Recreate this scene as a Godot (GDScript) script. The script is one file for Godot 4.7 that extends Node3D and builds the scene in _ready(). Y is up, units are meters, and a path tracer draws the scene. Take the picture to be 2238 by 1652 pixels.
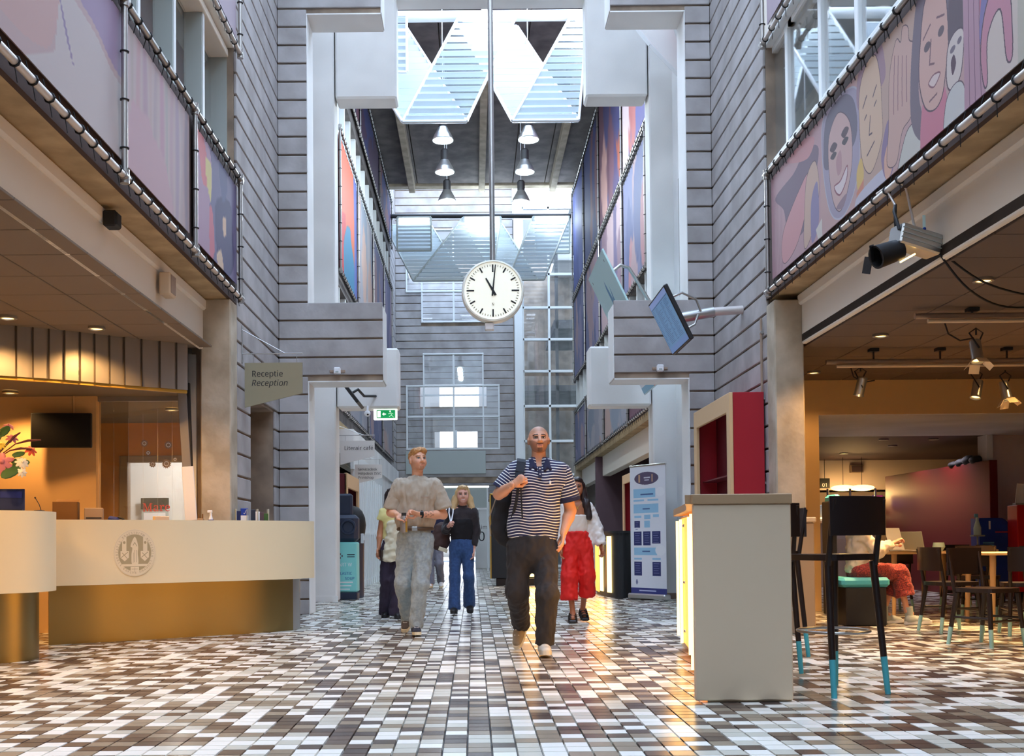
extends Node3D
# An atrium with grooved concrete piers, a reception desk on the left, a café on the right, people walking towards the camera.

var mat := {}
var used := {}
var boxes := {}
var noise_img := {}
const LX := -2.47
const RX := 3.1

class G:
	var v := PackedVector3Array()
	var n := PackedVector3Array()
	var t := PackedVector2Array()
	var c := PackedColorArray()
	var i := PackedInt32Array()
	var col = null
	func put(p: Vector3, nn: Vector3, uv := Vector2.ZERO):
		v.append(p); n.append(nn); t.append(uv)
		if col != null: c.append(col)
	func quad(a: Vector3, b: Vector3, cc: Vector3, d: Vector3, out := Vector3.ZERO):
		var nn := (b - a).cross(d - a).normalized()
		if out != Vector3.ZERO and nn.dot(out) < 0:
			var s := b; b = d; d = s; nn = -nn
		var k := v.size()
		put(a, nn, Vector2(0, 1)); put(b, nn, Vector2(1, 1)); put(cc, nn, Vector2(1, 0)); put(d, nn, Vector2(0, 0))
		i.append_array(PackedInt32Array([k, k + 2, k + 1, k, k + 3, k + 2]))
	func tri(a: Vector3, b: Vector3, cc: Vector3, out := Vector3.ZERO):
		var nn := (b - a).cross(cc - a).normalized()
		if out != Vector3.ZERO and nn.dot(out) < 0:
			var s := b; b = cc; cc = s; nn = -nn
		var k := v.size()
		put(a, nn); put(b, nn); put(cc, nn)
		i.append_array(PackedInt32Array([k, k + 2, k + 1]))
	func box(p: Vector3, s: Vector3, bs := Basis(), e := 0.0):
		var h := s / 2.0
		var ax := [bs.x, bs.y, bs.z]
		var hh := [h.x, h.y, h.z]
		for a in 3:
			var u := (a + 1) % 3
			var w := (a + 2) % 3
			for sg in [-1.0, 1.0]:
				var ce: Vector3 = p + ax[a] * hh[a] * sg
				var uu: Vector3 = ax[u] * (hh[u] - e)
				var ww: Vector3 = ax[w] * (hh[w] - e)
				quad(ce - uu - ww, ce + uu - ww, ce + uu + ww, ce - uu + ww, ax[a] * sg)
		if e > 0:
			for a in 3:
				var b2 := (a + 1) % 3
				var w := (a + 2) % 3
				for sa in [-1.0, 1.0]:
					for sb in [-1.0, 1.0]:
						var p1: Vector3 = p + ax[a] * hh[a] * sa + ax[b2] * (hh[b2] - e) * sb
						var p2: Vector3 = p + ax[a] * (hh[a] - e) * sa + ax[b2] * hh[b2] * sb
						var ww: Vector3 = ax[w] * (hh[w] - e)
						quad(p1 - ww, p2 - ww, p2 + ww, p1 + ww, ax[a] * sa + ax[b2] * sb)
			for sx in [-1.0, 1.0]:
				for sy in [-1.0, 1.0]:
					for sz in [-1.0, 1.0]:
						var o: Vector3 = ax[0] * sx * (hh[0] - e) + ax[1] * sy * (hh[1] - e) + ax[2] * sz * (hh[2] - e)
						tri(p + o + ax[0] * sx * e, p + o + ax[1] * sy * e, p + o + ax[2] * sz * e, ax[0] * sx + ax[1] * sy + ax[2] * sz)
	func bar(a: Vector3, b: Vector3, w: float, d: float, e := 0.0, up := Vector3.UP):
		var y := (b - a).normalized()
		var x := up.cross(y)
		if x.length() < 0.01: x = Vector3.RIGHT
		x = x.normalized()
		box((a + b) / 2.0, Vector3(w, (b - a).length(), d), Basis(x, y, x.cross(y)), e)
	func tube(pts: Array, r, seg := 8, caps := true):
		var k0 := v.size()
		var m := pts.size()
		var nrm := Vector3.ZERO
		var run := 0.0
		for q in m:
			var tan: Vector3 = (pts[min(q + 1, m - 1)] - pts[max(q - 1, 0)]).normalized()
			if nrm == Vector3.ZERO:
				nrm = tan.cross(Vector3.UP if absf(tan.y) < 0.9 else Vector3.RIGHT).normalized()
			nrm = (nrm - tan * nrm.dot(tan)).normalized()
			var bi := tan.cross(nrm)
			var rr: float = r[q] if r is Array else r
			if q > 0: run += (pts[q] - pts[q - 1]).length()
			for s in seg + 1:
				var an := TAU * s / seg
				var dir := nrm * cos(an) + bi * sin(an)
				put(pts[q] + dir * rr, dir, Vector2(float(s) / seg, run))
		for q in m - 1:
			for s in seg:
				var a := k0 + q * (seg + 1) + s
				var b := a + seg + 1
				i.append_array(PackedInt32Array([a, b, a + 1, a + 1, b, b + 1]))
		if caps:
			for e in [0, m - 1]:
				var tan: Vector3 = (pts[1] - pts[0]).normalized() * -1.0 if e == 0 else (pts[m - 1] - pts[m - 2]).normalized()
				var k := v.size()
				put(pts[e], tan)
				for s in seg + 1: put(v[k0 + e * (seg + 1) + s], tan)
				for s in seg:
					if e == 0: i.append_array(PackedInt32Array([k, k + 1 + s, k + 2 + s]))
					else: i.append_array(PackedInt32Array([k, k + 2 + s, k + 1 + s]))
	func lathe(prof: Array, seg := 16, xf := Transform3D()):
		for q in prof.size() - 1:
			var a: Vector2 = prof[q]
			var b: Vector2 = prof[q + 1]
			var d := (b - a).normalized()
			var k := v.size()
			for s in seg + 1:
				var an := TAU * s / seg
				var nn := xf.basis * Vector3(d.y * cos(an), -d.x, d.y * sin(an))
				put(xf * Vector3(a.x * cos(an), a.y, a.x * sin(an)), nn, Vector2(float(s) / seg, 0))
				put(xf * Vector3(b.x * cos(an), b.y, b.x * sin(an)), nn, Vector2(float(s) / seg, 1))
			for s in seg:
				var o := k + s * 2
				i.append_array(PackedInt32Array([o, o + 2, o + 1, o + 1, o + 2, o + 3]))
	func prism(poly: PackedVector2Array, depth: float, xf := Transform3D()):
		if Geometry2D.is_polygon_clockwise(poly) == false:
			pass
		var area := 0.0
		for q in poly.size():
			area += poly[q].cross(poly[(q + 1) % poly.size()])
		if area < 0: poly.reverse()
		var ids := Geometry2D.triangulate_polygon(poly)
		var fz := xf.basis.z.normalized()
		for s in [1.0, -1.0]:
			var k := v.size()
			for p in poly: put(xf * Vector3(p.x, p.y, depth / 2 * s), fz * s, p)
			for q in range(0, ids.size(), 3):
				var a := poly[ids[q]]
				var b := poly[ids[q + 1]]
				var cc := poly[ids[q + 2]]
				var ccw := (b - a).cross(cc - a) > 0
				if ccw == (s > 0): i.append_array(PackedInt32Array([k + ids[q], k + ids[q + 2], k + ids[q + 1]]))
				else: i.append_array(PackedInt32Array([k + ids[q], k + ids[q + 1], k + ids[q + 2]]))
		for q in poly.size():
			var a := poly[q]
			var b := poly[(q + 1) % poly.size()]
			quad(xf * Vector3(a.x, a.y, depth / 2), xf * Vector3(a.x, a.y, -depth / 2), xf * Vector3(b.x, b.y, -depth / 2), xf * Vector3(b.x, b.y, depth / 2))
	func ball(p: Vector3, r: Vector3, b := Basis(), rings := 8, seg := 12):
		var k := v.size()
		for q in rings + 1:
			var la := PI * q / rings
			for s in seg + 1:
				var lo := TAU * s / seg
				var d := Vector3(sin(la) * cos(lo), cos(la), sin(la) * sin(lo))
				put(p + b * (d * r), (b * (d / r)).normalized(), Vector2(float(s) / seg, float(q) / rings))
		for q in rings:
			for s in seg:
				var a := k + q * (seg + 1) + s
				var d := a + seg + 1
				i.append_array(PackedInt32Array([a, d, a + 1, a + 1, d, d + 1]))
	func mesh() -> ArrayMesh:
		var arr := []
		arr.resize(Mesh.ARRAY_MAX)
		arr[Mesh.ARRAY_VERTEX] = v
		arr[Mesh.ARRAY_NORMAL] = n
		arr[Mesh.ARRAY_TEX_UV] = t
		if c.size() == v.size() and c.size(): arr[Mesh.ARRAY_COLOR] = c
		arr[Mesh.ARRAY_INDEX] = i
		var m := ArrayMesh.new()
		m.add_surface_from_arrays(Mesh.PRIMITIVE_TRIANGLES, arr)
		return m

func numbered(s: String) -> String:
	used[s] = used.get(s, 0) + 1
	return s if used[s] == 1 else "%s_%03d" % [s, used[s] - 1]
func ob(called: String, m, ma, par: Node = self, p := Vector3.ZERO, b := Basis()) -> MeshInstance3D:
	var o := MeshInstance3D.new()
	o.name = numbered(called) if par == self else called
	o.mesh = m.mesh() if m is G else m
	o.material_override = mat[ma] if ma is String else ma
	o.transform = Transform3D(b, p)
	par.add_child(o, true)
	return o
func thing(called: String, label: String, category: String, p := Vector3.ZERO, turn := 0.0, group := "") -> Node3D:
	var o := Node3D.new()
	o.name = numbered(called)
	o.position = p
	o.rotation.y = turn
	add_child(o, true)
	return tag(o, label, category, group)
func tag(o: Node3D, label: String, category: String, group := "") -> Node3D:
	o.set_meta("label", label); o.set_meta("category", category)
	if group: o.set_meta("group", group)
	return o
func struct(called: String, m, ma, label := "", p := Vector3.ZERO, b := Basis()) -> MeshInstance3D:
	var o := ob(called, m, ma, self, p, b)
	o.set_meta("kind", "structure")
	if label: o.set_meta("label", label)
	return o
func dup(o: Node3D, called: String, label: String, p: Vector3, turn := 0.0) -> Node3D:
	var r: Node3D = o.duplicate()
	r.name = numbered(called)
	r.position = p
	r.rotation.y = turn
	add_child(r)
	r.set_meta("label", label)
	return r
func bm(s: Vector3, e := 0.0) -> ArrayMesh:
	var key := "%.4f %.4f %.4f %.4f" % [s.x, s.y, s.z, e]
	if not boxes.has(key):
		var g := G.new(); g.box(Vector3.ZERO, s, Basis(), e); boxes[key] = g.mesh()
	return boxes[key]
func span(x0: float, x1: float, y0: float, y1: float, z0: float, z1: float, e := 0.0) -> G:
	var g := G.new()
	g.box(Vector3((x0 + x1) / 2, (y0 + y1) / 2, (z0 + z1) / 2), Vector3(absf(x1 - x0), absf(y1 - y0), absf(z1 - z0)), Basis(), e)
	return g
func addspan(g: G, x0: float, x1: float, y0: float, y1: float, z0: float, z1: float, e := 0.0) -> G:
	g.box(Vector3((x0 + x1) / 2, (y0 + y1) / 2, (z0 + z1) / 2), Vector3(absf(x1 - x0), absf(y1 - y0), absf(z1 - z0)), Basis(), e)
	return g
func basis_of(z: Vector3, up := Vector3.UP) -> Basis:
	var x := up.cross(z).normalized()
	return Basis(x, z.cross(x).normalized(), z.normalized())

# ---- textures and materials
func noise_tex(freq: float, sd: int, lo: Color, hi: Color, oct := 4, mid = null, size := 512) -> NoiseTexture2D:
	var f := FastNoiseLite.new()
	f.seed = sd; f.frequency = freq; f.fractal_octaves = oct; f.noise_type = FastNoiseLite.TYPE_SIMPLEX_SMOOTH
	var r := Gradient.new()
	r.set_color(0, lo); r.set_color(1, hi)
	r.set_offset(0, 0.2); r.set_offset(1, 0.8)
	if mid != null: r.add_point(0.5, mid)
	var t := NoiseTexture2D.new()
	t.width = size; t.height = size; t.seamless = true; t.noise = f; t.color_ramp = r
	return t
func M(called: String, c: Color, rough := 0.7, metal := 0.0, spec := 0.5) -> StandardMaterial3D:
	var m := StandardMaterial3D.new()
	m.resource_name = called
	m.albedo_color = c; m.roughness = rough; m.metallic = metal; m.metallic_specular = spec
	mat[called] = m
	return m
func grain(m: StandardMaterial3D, t: Texture2D, s: float, bump: Texture2D = null, hs := 0.1):
	m.albedo_texture = t
	m.uv1_triplanar = true; m.uv1_world_triplanar = true; m.uv1_scale = Vector3(s, s, s)
	if bump:
		m.heightmap_enabled = true; m.heightmap_texture = bump; m.heightmap_scale = hs
func glow(called: String, c: Color, e: float) -> StandardMaterial3D:
	var m := M(called, c, 0.5)
	m.emission_enabled = true; m.emission = c; m.emission_energy_multiplier = e
	return m
func pane(called: String, c: Color, a: float) -> StandardMaterial3D:
	var m := M(called, Color(c.r, c.g, c.b, a), 0.02)
	m.transparency = BaseMaterial3D.TRANSPARENCY_ALPHA
	return m
func g8(x: int) -> float: return x / 255.0
func rgb(r: int, g: int, b: int) -> Color: return Color8(r, g, b)

func materials():
	var pits := noise_tex(0.03, 5, Color.BLACK, Color.WHITE, 5)
	var cloud := noise_tex(0.006, 3, Color(0.78, 0.78, 0.79), Color(1, 1, 1), 5)
	grain(M("concrete", rgb(180, 176, 175), 0.85), noise_tex(0.008, 11, Color(0.88, 0.87, 0.86), Color(1, 1, 1), 5), 0.35, pits, 0.15)
	grain(M("groove", rgb(168, 148, 128), 0.9), cloud, 0.5)
	grain(M("bare_concrete", rgb(196, 184, 164), 0.85), noise_tex(0.01, 21, Color(0.86, 0.85, 0.83), Color(1, 1, 1), 5), 0.45, pits, 0.2)
	grain(M("dark_concrete", rgb(126, 120, 118), 0.85), cloud, 0.4, pits, 0.2)
	grain(M("slab_edge", rgb(190, 165, 126), 0.85), noise_tex(0.012, 31, Color(0.86, 0.85, 0.83), Color(1, 1, 1), 5), 0.4, pits, 0.2)
	grain(M("plaster", rgb(246, 245, 242), 0.75), noise_tex(0.004, 8, Color(0.94, 0.94, 0.94), Color(1, 1, 1), 3), 0.3)
	M("beam_white", rgb(240, 232, 218), 0.7)
	M("beige_wall", rgb(222, 188, 138), 0.75)
	M("brown_wall", rgb(214, 172, 118), 0.75)
	M("pink_wall", rgb(226, 206, 198), 0.75)
	grain(M("ceiling_tile", rgb(132, 118, 104), 0.9), noise_tex(0.15, 4, Color(0.86, 0.86, 0.86), Color(1, 1, 1), 2), 3.0)
	M("ceiling_gap", rgb(70, 60, 52), 0.9)
	M("cafe_tile", rgb(104, 90, 82), 0.9)
	M("grout", rgb(66, 62, 60), 0.8)
	for k in 5:
		var c: Color = [rgb(242, 243, 236), rgb(202, 202, 190), rgb(146, 134, 116), rgb(98, 82, 72), rgb(78, 66, 62)][k]
		M("tile%d" % k, c, 0.24, 0.0, 0.45)
	var tm := M("tile_any", Color.WHITE, 0.24, 0.0, 0.45)
	tm.vertex_color_use_as_albedo = true
	M("steel", rgb(190, 190, 188), 0.3, 0.9)
	M("brushed", rgb(150, 144, 140), 0.5, 0.6)
	M("plinth_metal", rgb(146, 128, 84), 0.34, 0.85)
	M("pipe", rgb(176, 172, 168), 0.32, 0.85)
	M("pale_pipe", rgb(214, 206, 200), 0.4, 0.5)
	M("black", rgb(26, 25, 27), 0.5)
	M("black_gloss", rgb(14, 13, 14), 0.25)
	M("rubber", rgb(30, 29, 30), 0.7)
	M("frame_grey", rgb(176, 184, 180), 0.5)
	M("frame_white", rgb(236, 240, 240), 0.45)
	pane("glass", Color(0.9, 0.95, 0.95), 0.06)
	pane("tinted_glass", rgb(120, 110, 90), 0.25)
	M("parapet_brown", rgb(66, 48, 42), 0.85)
	pane("dull_glass", Color(0.9, 0.95, 0.95), 0.06).metallic_specular = 0.16
	M("curtain_red", rgb(96, 58, 54), 0.8)
	M("cream", rgb(242, 226, 188), 0.42)
	M("cream_side", rgb(222, 200, 170), 0.6)
	M("oak", rgb(176, 144, 108), 0.5)
	M("pale_wood", rgb(226, 190, 144), 0.55)
	M("door_wood", rgb(164, 124, 92), 0.6)
	M("orange_wood", rgb(222, 146, 62), 0.5)
	M("red_panel", rgb(170, 22, 40), 0.5)
	M("deep_red", rgb(104, 14, 32), 0.5)
	M("maroon", rgb(112, 26, 30), 0.45)
	M("purple_wall", rgb(92, 70, 78), 0.7)
	M("turquoise", rgb(72, 172, 186), 0.6)
	M("dark_wood", rgb(34, 24, 23), 0.32)
	M("clock_white", rgb(250, 252, 240), 0.4)
	glow("clock_face", Color(1.0, 1.0, 0.93), 0.35)
	M("ink", rgb(30, 32, 36), 0.6)
	M("grey_ink", rgb(86, 80, 72), 0.6)
	M("sign_grey", rgb(150, 143, 118), 0.6)
	M("sign_pale", rgb(226, 224, 220), 0.6)
	M("crest", rgb(176, 160, 126), 0.5)
	M("green", rgb(0, 150, 80), 0.5)
	glow("green_lit", rgb(10, 165, 90), 0.5)
	glow("white_lit", Color(1, 1, 0.97), 1.1)
	glow("lamp_warm", Color(1.0, 0.82, 0.5), 5.0)
	glow("lamp_cool", Color(0.85, 0.97, 1.0), 3.2)
	glow("tube_cool", Color(0.95, 0.98, 1.0), 1.8)
	glow("bar_glow", Color(1.0, 0.72, 0.32), 1.25)
	glow("bar_tube", Color(1.0, 0.86, 0.56), 3.0)
	M("navy", rgb(26, 40, 92), 0.5)
	M("post_blue", rgb(16, 58, 160), 0.4)
	M("post_red", rgb(214, 24, 24), 0.4)
	M("paper", rgb(240, 240, 242), 0.6)
	M("bin_blue", rgb(30, 44, 68), 0.45)
	M("aqua", rgb(138, 218, 214), 0.5)
	M("ice", rgb(206, 240, 240), 0.4)
	M("sky_blue", rgb(112, 186, 222), 0.5)
	M("coral", rgb(214, 66, 72), 0.5)
	M("chair_blue", rgb(24, 44, 130), 0.7)
	M("carton", rgb(120, 82, 40), 0.7)
	M("taupe", rgb(160, 138, 120), 0.7)
	M("grey_door", rgb(128, 138, 150), 0.6)
	M("gold", rgb(196, 156, 70), 0.4, 0.5)
	var lam := M("louvre", rgb(226, 236, 240), 0.4)
	lam.backlight_enabled = true; lam.backlight = Color(0.55, 0.6, 0.62)
	M("louvre_frame", rgb(238, 242, 244), 0.4)
	var haze := M("louvre_glass", Color(0.88, 0.95, 0.98, 0.12), 0.2)
	haze.transparency = BaseMaterial3D.TRANSPARENCY_ALPHA

# ---- camera, sky, exposure
func set_camera_and_light():
	var cam := Camera3D.new()
	cam.name = "camera"
	cam.projection = Camera3D.PROJECTION_FRUSTUM
	cam.near = 0.1; cam.far = 200.0
	# 2238 x 1652 pixels, focal length 2400 pixels, optical axis through pixel (1034.52, 1130.54)
	cam.size = 0.1 * 1652.0 / 2400.0
	cam.frustum_offset = Vector2((1119.0 - 1034.52) / 2400.0, (1130.54 - 826.0) / 2400.0) * 0.1
	cam.transform = Transform3D(Basis(Vector3.RIGHT, deg_to_rad(1.3)) * Basis(Vector3.BACK, deg_to_rad(-0.5)), Vector3(0, 0.9, 0))
	cam.current = true
	add_child(cam)
	var sky := ProceduralSkyMaterial.new()
	sky.sky_top_color = Color(0.77, 0.865, 1.0)
	sky.sky_horizon_color = Color(0.95, 0.97, 1.0)
	sky.ground_bottom_color = Color(0.4, 0.4, 0.4)
	sky.ground_horizon_color = Color(0.7, 0.72, 0.75)
	sky.sky_energy_multiplier = 2.5
	var env := Environment.new()
	env.background_mode = Environment.BG_SKY
	env.sky = Sky.new()
	env.sky.sky_material = sky
	env.tonemap_mode = Environment.TONE_MAPPER_LINEAR
	env.tonemap_exposure = 1.0
	env.sdfgi_enabled = true; env.ssao_enabled = true; env.ssil_enabled = true
	var we := WorldEnvironment.new()
	we.name = "world"
	we.environment = env
	add_child(we)
func omni(p: Vector3, c: Color, e: float, size := 0.05) -> OmniLight3D:
	var l := OmniLight3D.new()
	l.name = "lamp_light"
	l.light_color = c; l.light_energy = e; l.omni_range = 40.0; l.omni_attenuation = 2.0; l.light_size = size; l.shadow_enabled = true
	l.position = p
	add_child(l, true)
	return l
func spot(p: Vector3, to: Vector3, c: Color, e: float, angle := 40.0, size := 0.04):
	var l := SpotLight3D.new()
	l.name = "spot_light"
	l.light_color = c; l.light_energy = e; l.spot_range = 40.0; l.spot_attenuation = 2.0; l.spot_angle = angle; l.spot_angle_attenuation = 0.5
	l.light_size = size; l.shadow_enabled = true
	l.look_at_from_position(p, to, Vector3.UP if absf((to - p).normalized().y) < 0.98 else Vector3.BACK)
	add_child(l, true)
func area(p: Vector3, to: Vector3, w: float, h: float, c: Color, e: float):
	var l := AreaLight3D.new()
	l.name = "panel_light"
	l.area_size = Vector2(w, h)
	l.light_color = c; l.light_energy = e; l.area_range = 40.0; l.area_attenuation = 2.0; l.shadow_enabled = true
	l.look_at_from_position(p, to, Vector3.UP if absf((to - p).normalized().y) < 0.98 else Vector3.BACK)
	add_child(l, true)

# ---- grooved concrete: a body with a course of concrete between each pair of grooves
func courses(par: Node3D, xf: Transform3D, y0: float, y1: float, spans: Callable, ma := "concrete", pitch := 0.2375, first := 3.045):
	var k := int(ceil((y0 - first) / pitch)) - 1
	while first + k * pitch < y1:
		var a := maxf(first + k * pitch + 0.012, y0)
		var b := minf(first + (k + 1) * pitch - 0.012, y1)
		k += 1
		if b - a < 0.02: continue
		for s in spans.call((a + b) / 2):
			var sz := Vector3(s.y - s.x, b - a, 0.03)
			if sz.x < 0.02: continue
			ob("concrete_course", bm(sz, 0.006), ma, par, xf * Vector3((s.x + s.y) / 2, (a + b) / 2, -0.015), xf.basis)

func build_floor():
	var fl := struct("floor", span(-9, 14, -0.3, -0.014, 5, -56), "grout", "glossy floor of small white, grey and brown tiles in straight rows")
	var rng := RandomNumberGenerator.new()
	rng.seed = 77
	var P := 0.1075
	var g := G.new()
	var s := P - 0.004
	var h := s / 2
	var e := 0.0025
	g.quad(Vector3(-h + e, 0, h - e), Vector3(h - e, 0, h - e), Vector3(h - e, 0, -h + e), Vector3(-h + e, 0, -h + e), Vector3.UP)
	for q in 4:
		var b := Basis(Vector3.UP, q * PI / 2)
		g.quad(b * Vector3(-h, -0.014, h), b * Vector3(h, -0.014, h), b * Vector3(h - e, 0, h - e), b * Vector3(-h + e, 0, h - e), b * Vector3(0, 1, 1))
	var tile := g.mesh()
	var cols := [rgb(242, 243, 236), rgb(202, 202, 190), rgb(146, 134, 116), rgb(98, 82, 72), rgb(78, 66, 62)]
	var xs: Array[Transform3D] = []
	var cs: Array[Color] = []
	var singles := 0
	for zone in [[-6.2, 8.6, -4.5, -17.2], [-2.6, 3.2, -17.2, -50.0], [3.2, 9.0, -17.2, -22.0]]:
		var z0: int = int(floor(zone[2] / P))
		var z1: int = int(floor(zone[3] / P))
		for zi in range(z0, z1, -1):
			for xi in range(int(floor(zone[0] / P)), int(floor(zone[1] / P))):
				var x := (xi + 0.5) * P - 0.035
				var z := (zi + 0.5) * P
				var r := rng.randf()
				var k := 0 if r < 0.27 else 1 if r < 0.46 else 2 if r < 0.68 else 3 if r < 0.84 else 4
				var tilt := Basis.from_euler(Vector3(rng.randf_range(-1, 1), 0, rng.randf_range(-1, 1)) * 0.0022)
				if singles < 300 and z > -5.5 and absf(x - 0.16) < 2.2 * z / -4.7 and z < -4.55:
					singles += 1
					ob("tile", tile, "tile%d" % k, fl, Vector3(x, 0, z), tilt)
				else:
					xs.append(Transform3D(tilt, Vector3(x, 0, z)))
					cs.append(cols[k].srgb_to_linear() * rng.randf_range(0.9, 1.06))
	var mm := MultiMesh.new()
	mm.transform_format = MultiMesh.TRANSFORM_3D
	mm.use_colors = true
	mm.mesh = tile
	mm.instance_count = xs.size()
	for q in xs.size():
		mm.set_instance_transform(q, xs[q])
		mm.set_instance_color(q, cs[q])
	var mi := MultiMeshInstance3D.new()
	mi.name = "tile_field"
	mi.multimesh = mm
	mi.material_override = mat["tile_any"]
	mi.set_meta("kind", "stuff")
	fl.add_child(mi)

func build_shell():
	# front hall: left and right walls of grooved concrete between z = -11.2 and -14
	var wl := struct("wall_left", addspan(addspan(span(-2.95, LX - 0.03, 2.55, 12, -11.52, -14.5), -2.95, LX - 0.03, 0, 2.55, -11.52, -12.2), -2.95, LX - 0.03, 0, 2.55, -13.72, -14.5), "groove", "grooved grey concrete wall beside the reception with a door recess")
	var xl := Transform3D(Basis(Vector3.UP, PI / 2), Vector3(LX, 0, 0))   # local x runs to -z
	courses(wl, xl, 0, 9.2, func(y): return [Vector2(11.5, 12.2), Vector2(13.72, 13.995)] if y < 2.55 else [Vector2(11.52, 13.995)])
	var wr := struct("wall_right", span(RX + 0.03, 3.42, 0, 12, -11.5, -14.5), "groove", "grooved grey concrete wall behind the red display cabinet")
	var xr := Transform3D(Basis(Vector3.UP, -PI / 2), Vector3(RX, 0, 0))  # local x runs to +z
	courses(wr, xr, 0, 9.2, func(y): return [Vector2(-13.995, -11.5)])
	# door recess in the left wall
	var d := struct("door_1", span(-2.86, -2.82, 0, 2.5, -12.2, -13.72), "door_wood", "brown wooden door in the recess of the grooved wall")
	ob("door_frame", span(-2.82, -2.74, 0, 2.5, -12.2, -12.34, 0.005), "door_wood", d)
	ob("door_frame", span(-2.82, -2.78, 0, 2.5, -12.62, -12.66, 0.004), "pale_pipe", d)
	ob("door_panel", span(-2.825, -2.8, 1.1, 2.2, -12.85, -13.5, 0.006), "door_wood", d)
	ob("door_panel", span(-2.825, -2.8, 0.2, 0.95, -12.85, -13.5, 0.006), "door_wood", d)
	# grooved portal with brackets at z = -14
	for side in [[-1, LX, -2.1, -1.14, "pier_left"], [1, RX, 2.78, 1.82, "pier_right"]]:
		var o: float = side[1]
		var i: float = side[2]
		var t: float = side[3]
		var w := struct("wall_" + side[4], addspan(addspan(span(o, i, 0, 12, -14.03, -14.5), i, t, 2.98, 3.93, -14.03, -14.5), i, t, 7.73, 8.68, -14.03, -14.5), "groove", "grooved concrete pier on the %s with square brackets reaching over the hall" % ("left" if side[0] < 0 else "right"))
		courses(w, Transform3D(Basis(), Vector3(0, 0, -14)), 0, 9.2, func(y): return [Vector2(minf(o, t), maxf(o, t))] if (y > 2.98 and y < 3.93) or (y > 7.73 and y < 8.68) else [Vector2(minf(o, i), maxf(o, i))])
		var sg: float = -side[0]
		var cap := addspan(span(t, t + 0.012 * sg, 2.98, 3.93, -14.0, -14.5, 0.004), t, t + 0.012 * sg, 7.73, 8.68, -14.0, -14.5, 0.004)
		addspan(cap, minf(i, t), maxf(i, t), 2.965, 2.98, -14.0, -14.5)
		addspan(cap, minf(i, t), maxf(i, t), 7.715, 7.73, -14.0, -14.5)
		addspan(cap, i, i + 0.012 * sg, 0, 2.965, -14.0, -14.5, 0.004)
		addspan(cap, i, i + 0.012 * sg, 3.93, 7.715, -14.0, -14.5, 0.004)
		ob("pier_end", cap, "plaster", w)
		# white portal behind
		var pw := G.new()
		var wo: float = -3.0 if side[0] < 0 else 3.6
		addspan(pw, wo, i + 0.02 * side[0], 0, 12, -17, -17.45, 0.02)
		addspan(pw, i, t, 3.0, 3.93, -17, -17.45, 0.03)
		addspan(pw, i, t, 7.85, 9.7, -17, -17.45, 0.03)
		struct("wall_portal_left" if side[0] < 0 else "wall_portal_right", pw, "plaster", "white painted portal pier on the %s, with brackets at two heights" % ("left" if side[0] < 0 else "right"))
		# skirting
		struct("baseboard_left" if side[0] < 0 else "baseboard_right", span(minf(wo, i), maxf(wo, i) + 0.0, 0, 0.09, -16.985, -17.0), "taupe" if side[0] > 0 else "plaster")
		# side walls between the two portals
		var ox := -2.55 if side[0] < 0 else 3.16
		var wn := G.new()
		addspan(wn, ox, ox + 0.3 * side[0], 0, 4.6, -14.5, -17)
		addspan(wn, ox, ox + 0.3 * side[0], 6.4, 12, -14.5, -17)
		addspan(wn, ox, ox + 0.3 * side[0], 4.6, 6.4, -14.5, -15.2)
		addspan(wn, ox, ox + 0.3 * side[0], 4.6, 6.4, -16.6, -17)
		struct("wall_between_left" if side[0] < 0 else "wall_between_right", wn, "plaster")
	struct("trim_1", span(-3, 3.6, 9.45, 9.9, -17, -17.45, 0.02), "plaster", "white crossbeam over the white portal")
	# side roofs, plus unseen baffles and cover slabs added to cut the sky light
	var roof := G.new()
	for k in 13: addspan(roof, -3, 3.7, 11.3, 12.3, 3.9 - k * 1.42, 3.78 - k * 1.42)  # unseen deep baffles, added to block low sky light on the brackets
	addspan(roof, -3.3, 4.5, 12.0, 12.3, -37.6, -43.6)  # unseen cover slab, added to dim the second hall
	addspan(roof, -3.3, 3.6, 13.0, 13.3, -35.5, -36.4)  # unseen cover, added to halve the sky light on the far facade
	addspan(roof, -3.0, 3.7, 12.0, 12.3, -13.6, -16.2)  # unseen slab over the portals, added to dim the white brackets
	addspan(roof, -9, -2.6, 12.0, 12.3, 5, -50)
	addspan(roof, 3.3, 14, 12.0, 12.3, 5, -50)
	struct("ceiling", roof, "plaster", "roof over the hall with added baffles and cover slabs that dim the daylight")
	# closing walls round the building
	struct("wall_rear", span(-9, 14, -0.3, 12.3, 5, 5.3), "plaster")
	struct("wall_outer_left", span(-9.3, -9, -0.3, 12.3, 5.3, -56), "plaster")
	struct("wall_outer_right", span(14, 14.3, -0.3, 12.3, 5.3, -56), "plaster")

func ceiling_tiles(par: Node3D, ma: String, x0: float, x1: float, z0: float, z1: float, y: float):
	var m := bm(Vector3(0.588, 0.02, 0.588), 0.003)
	var x := x0
	while x < x1 - 0.3:
		var z := z0
		while z > z1 + 0.3:
			ob("ceiling_tile", m, ma, par, Vector3(x + 0.3, y + 0.01, z - 0.3))
			z -= 0.6
		x += 0.6

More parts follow.
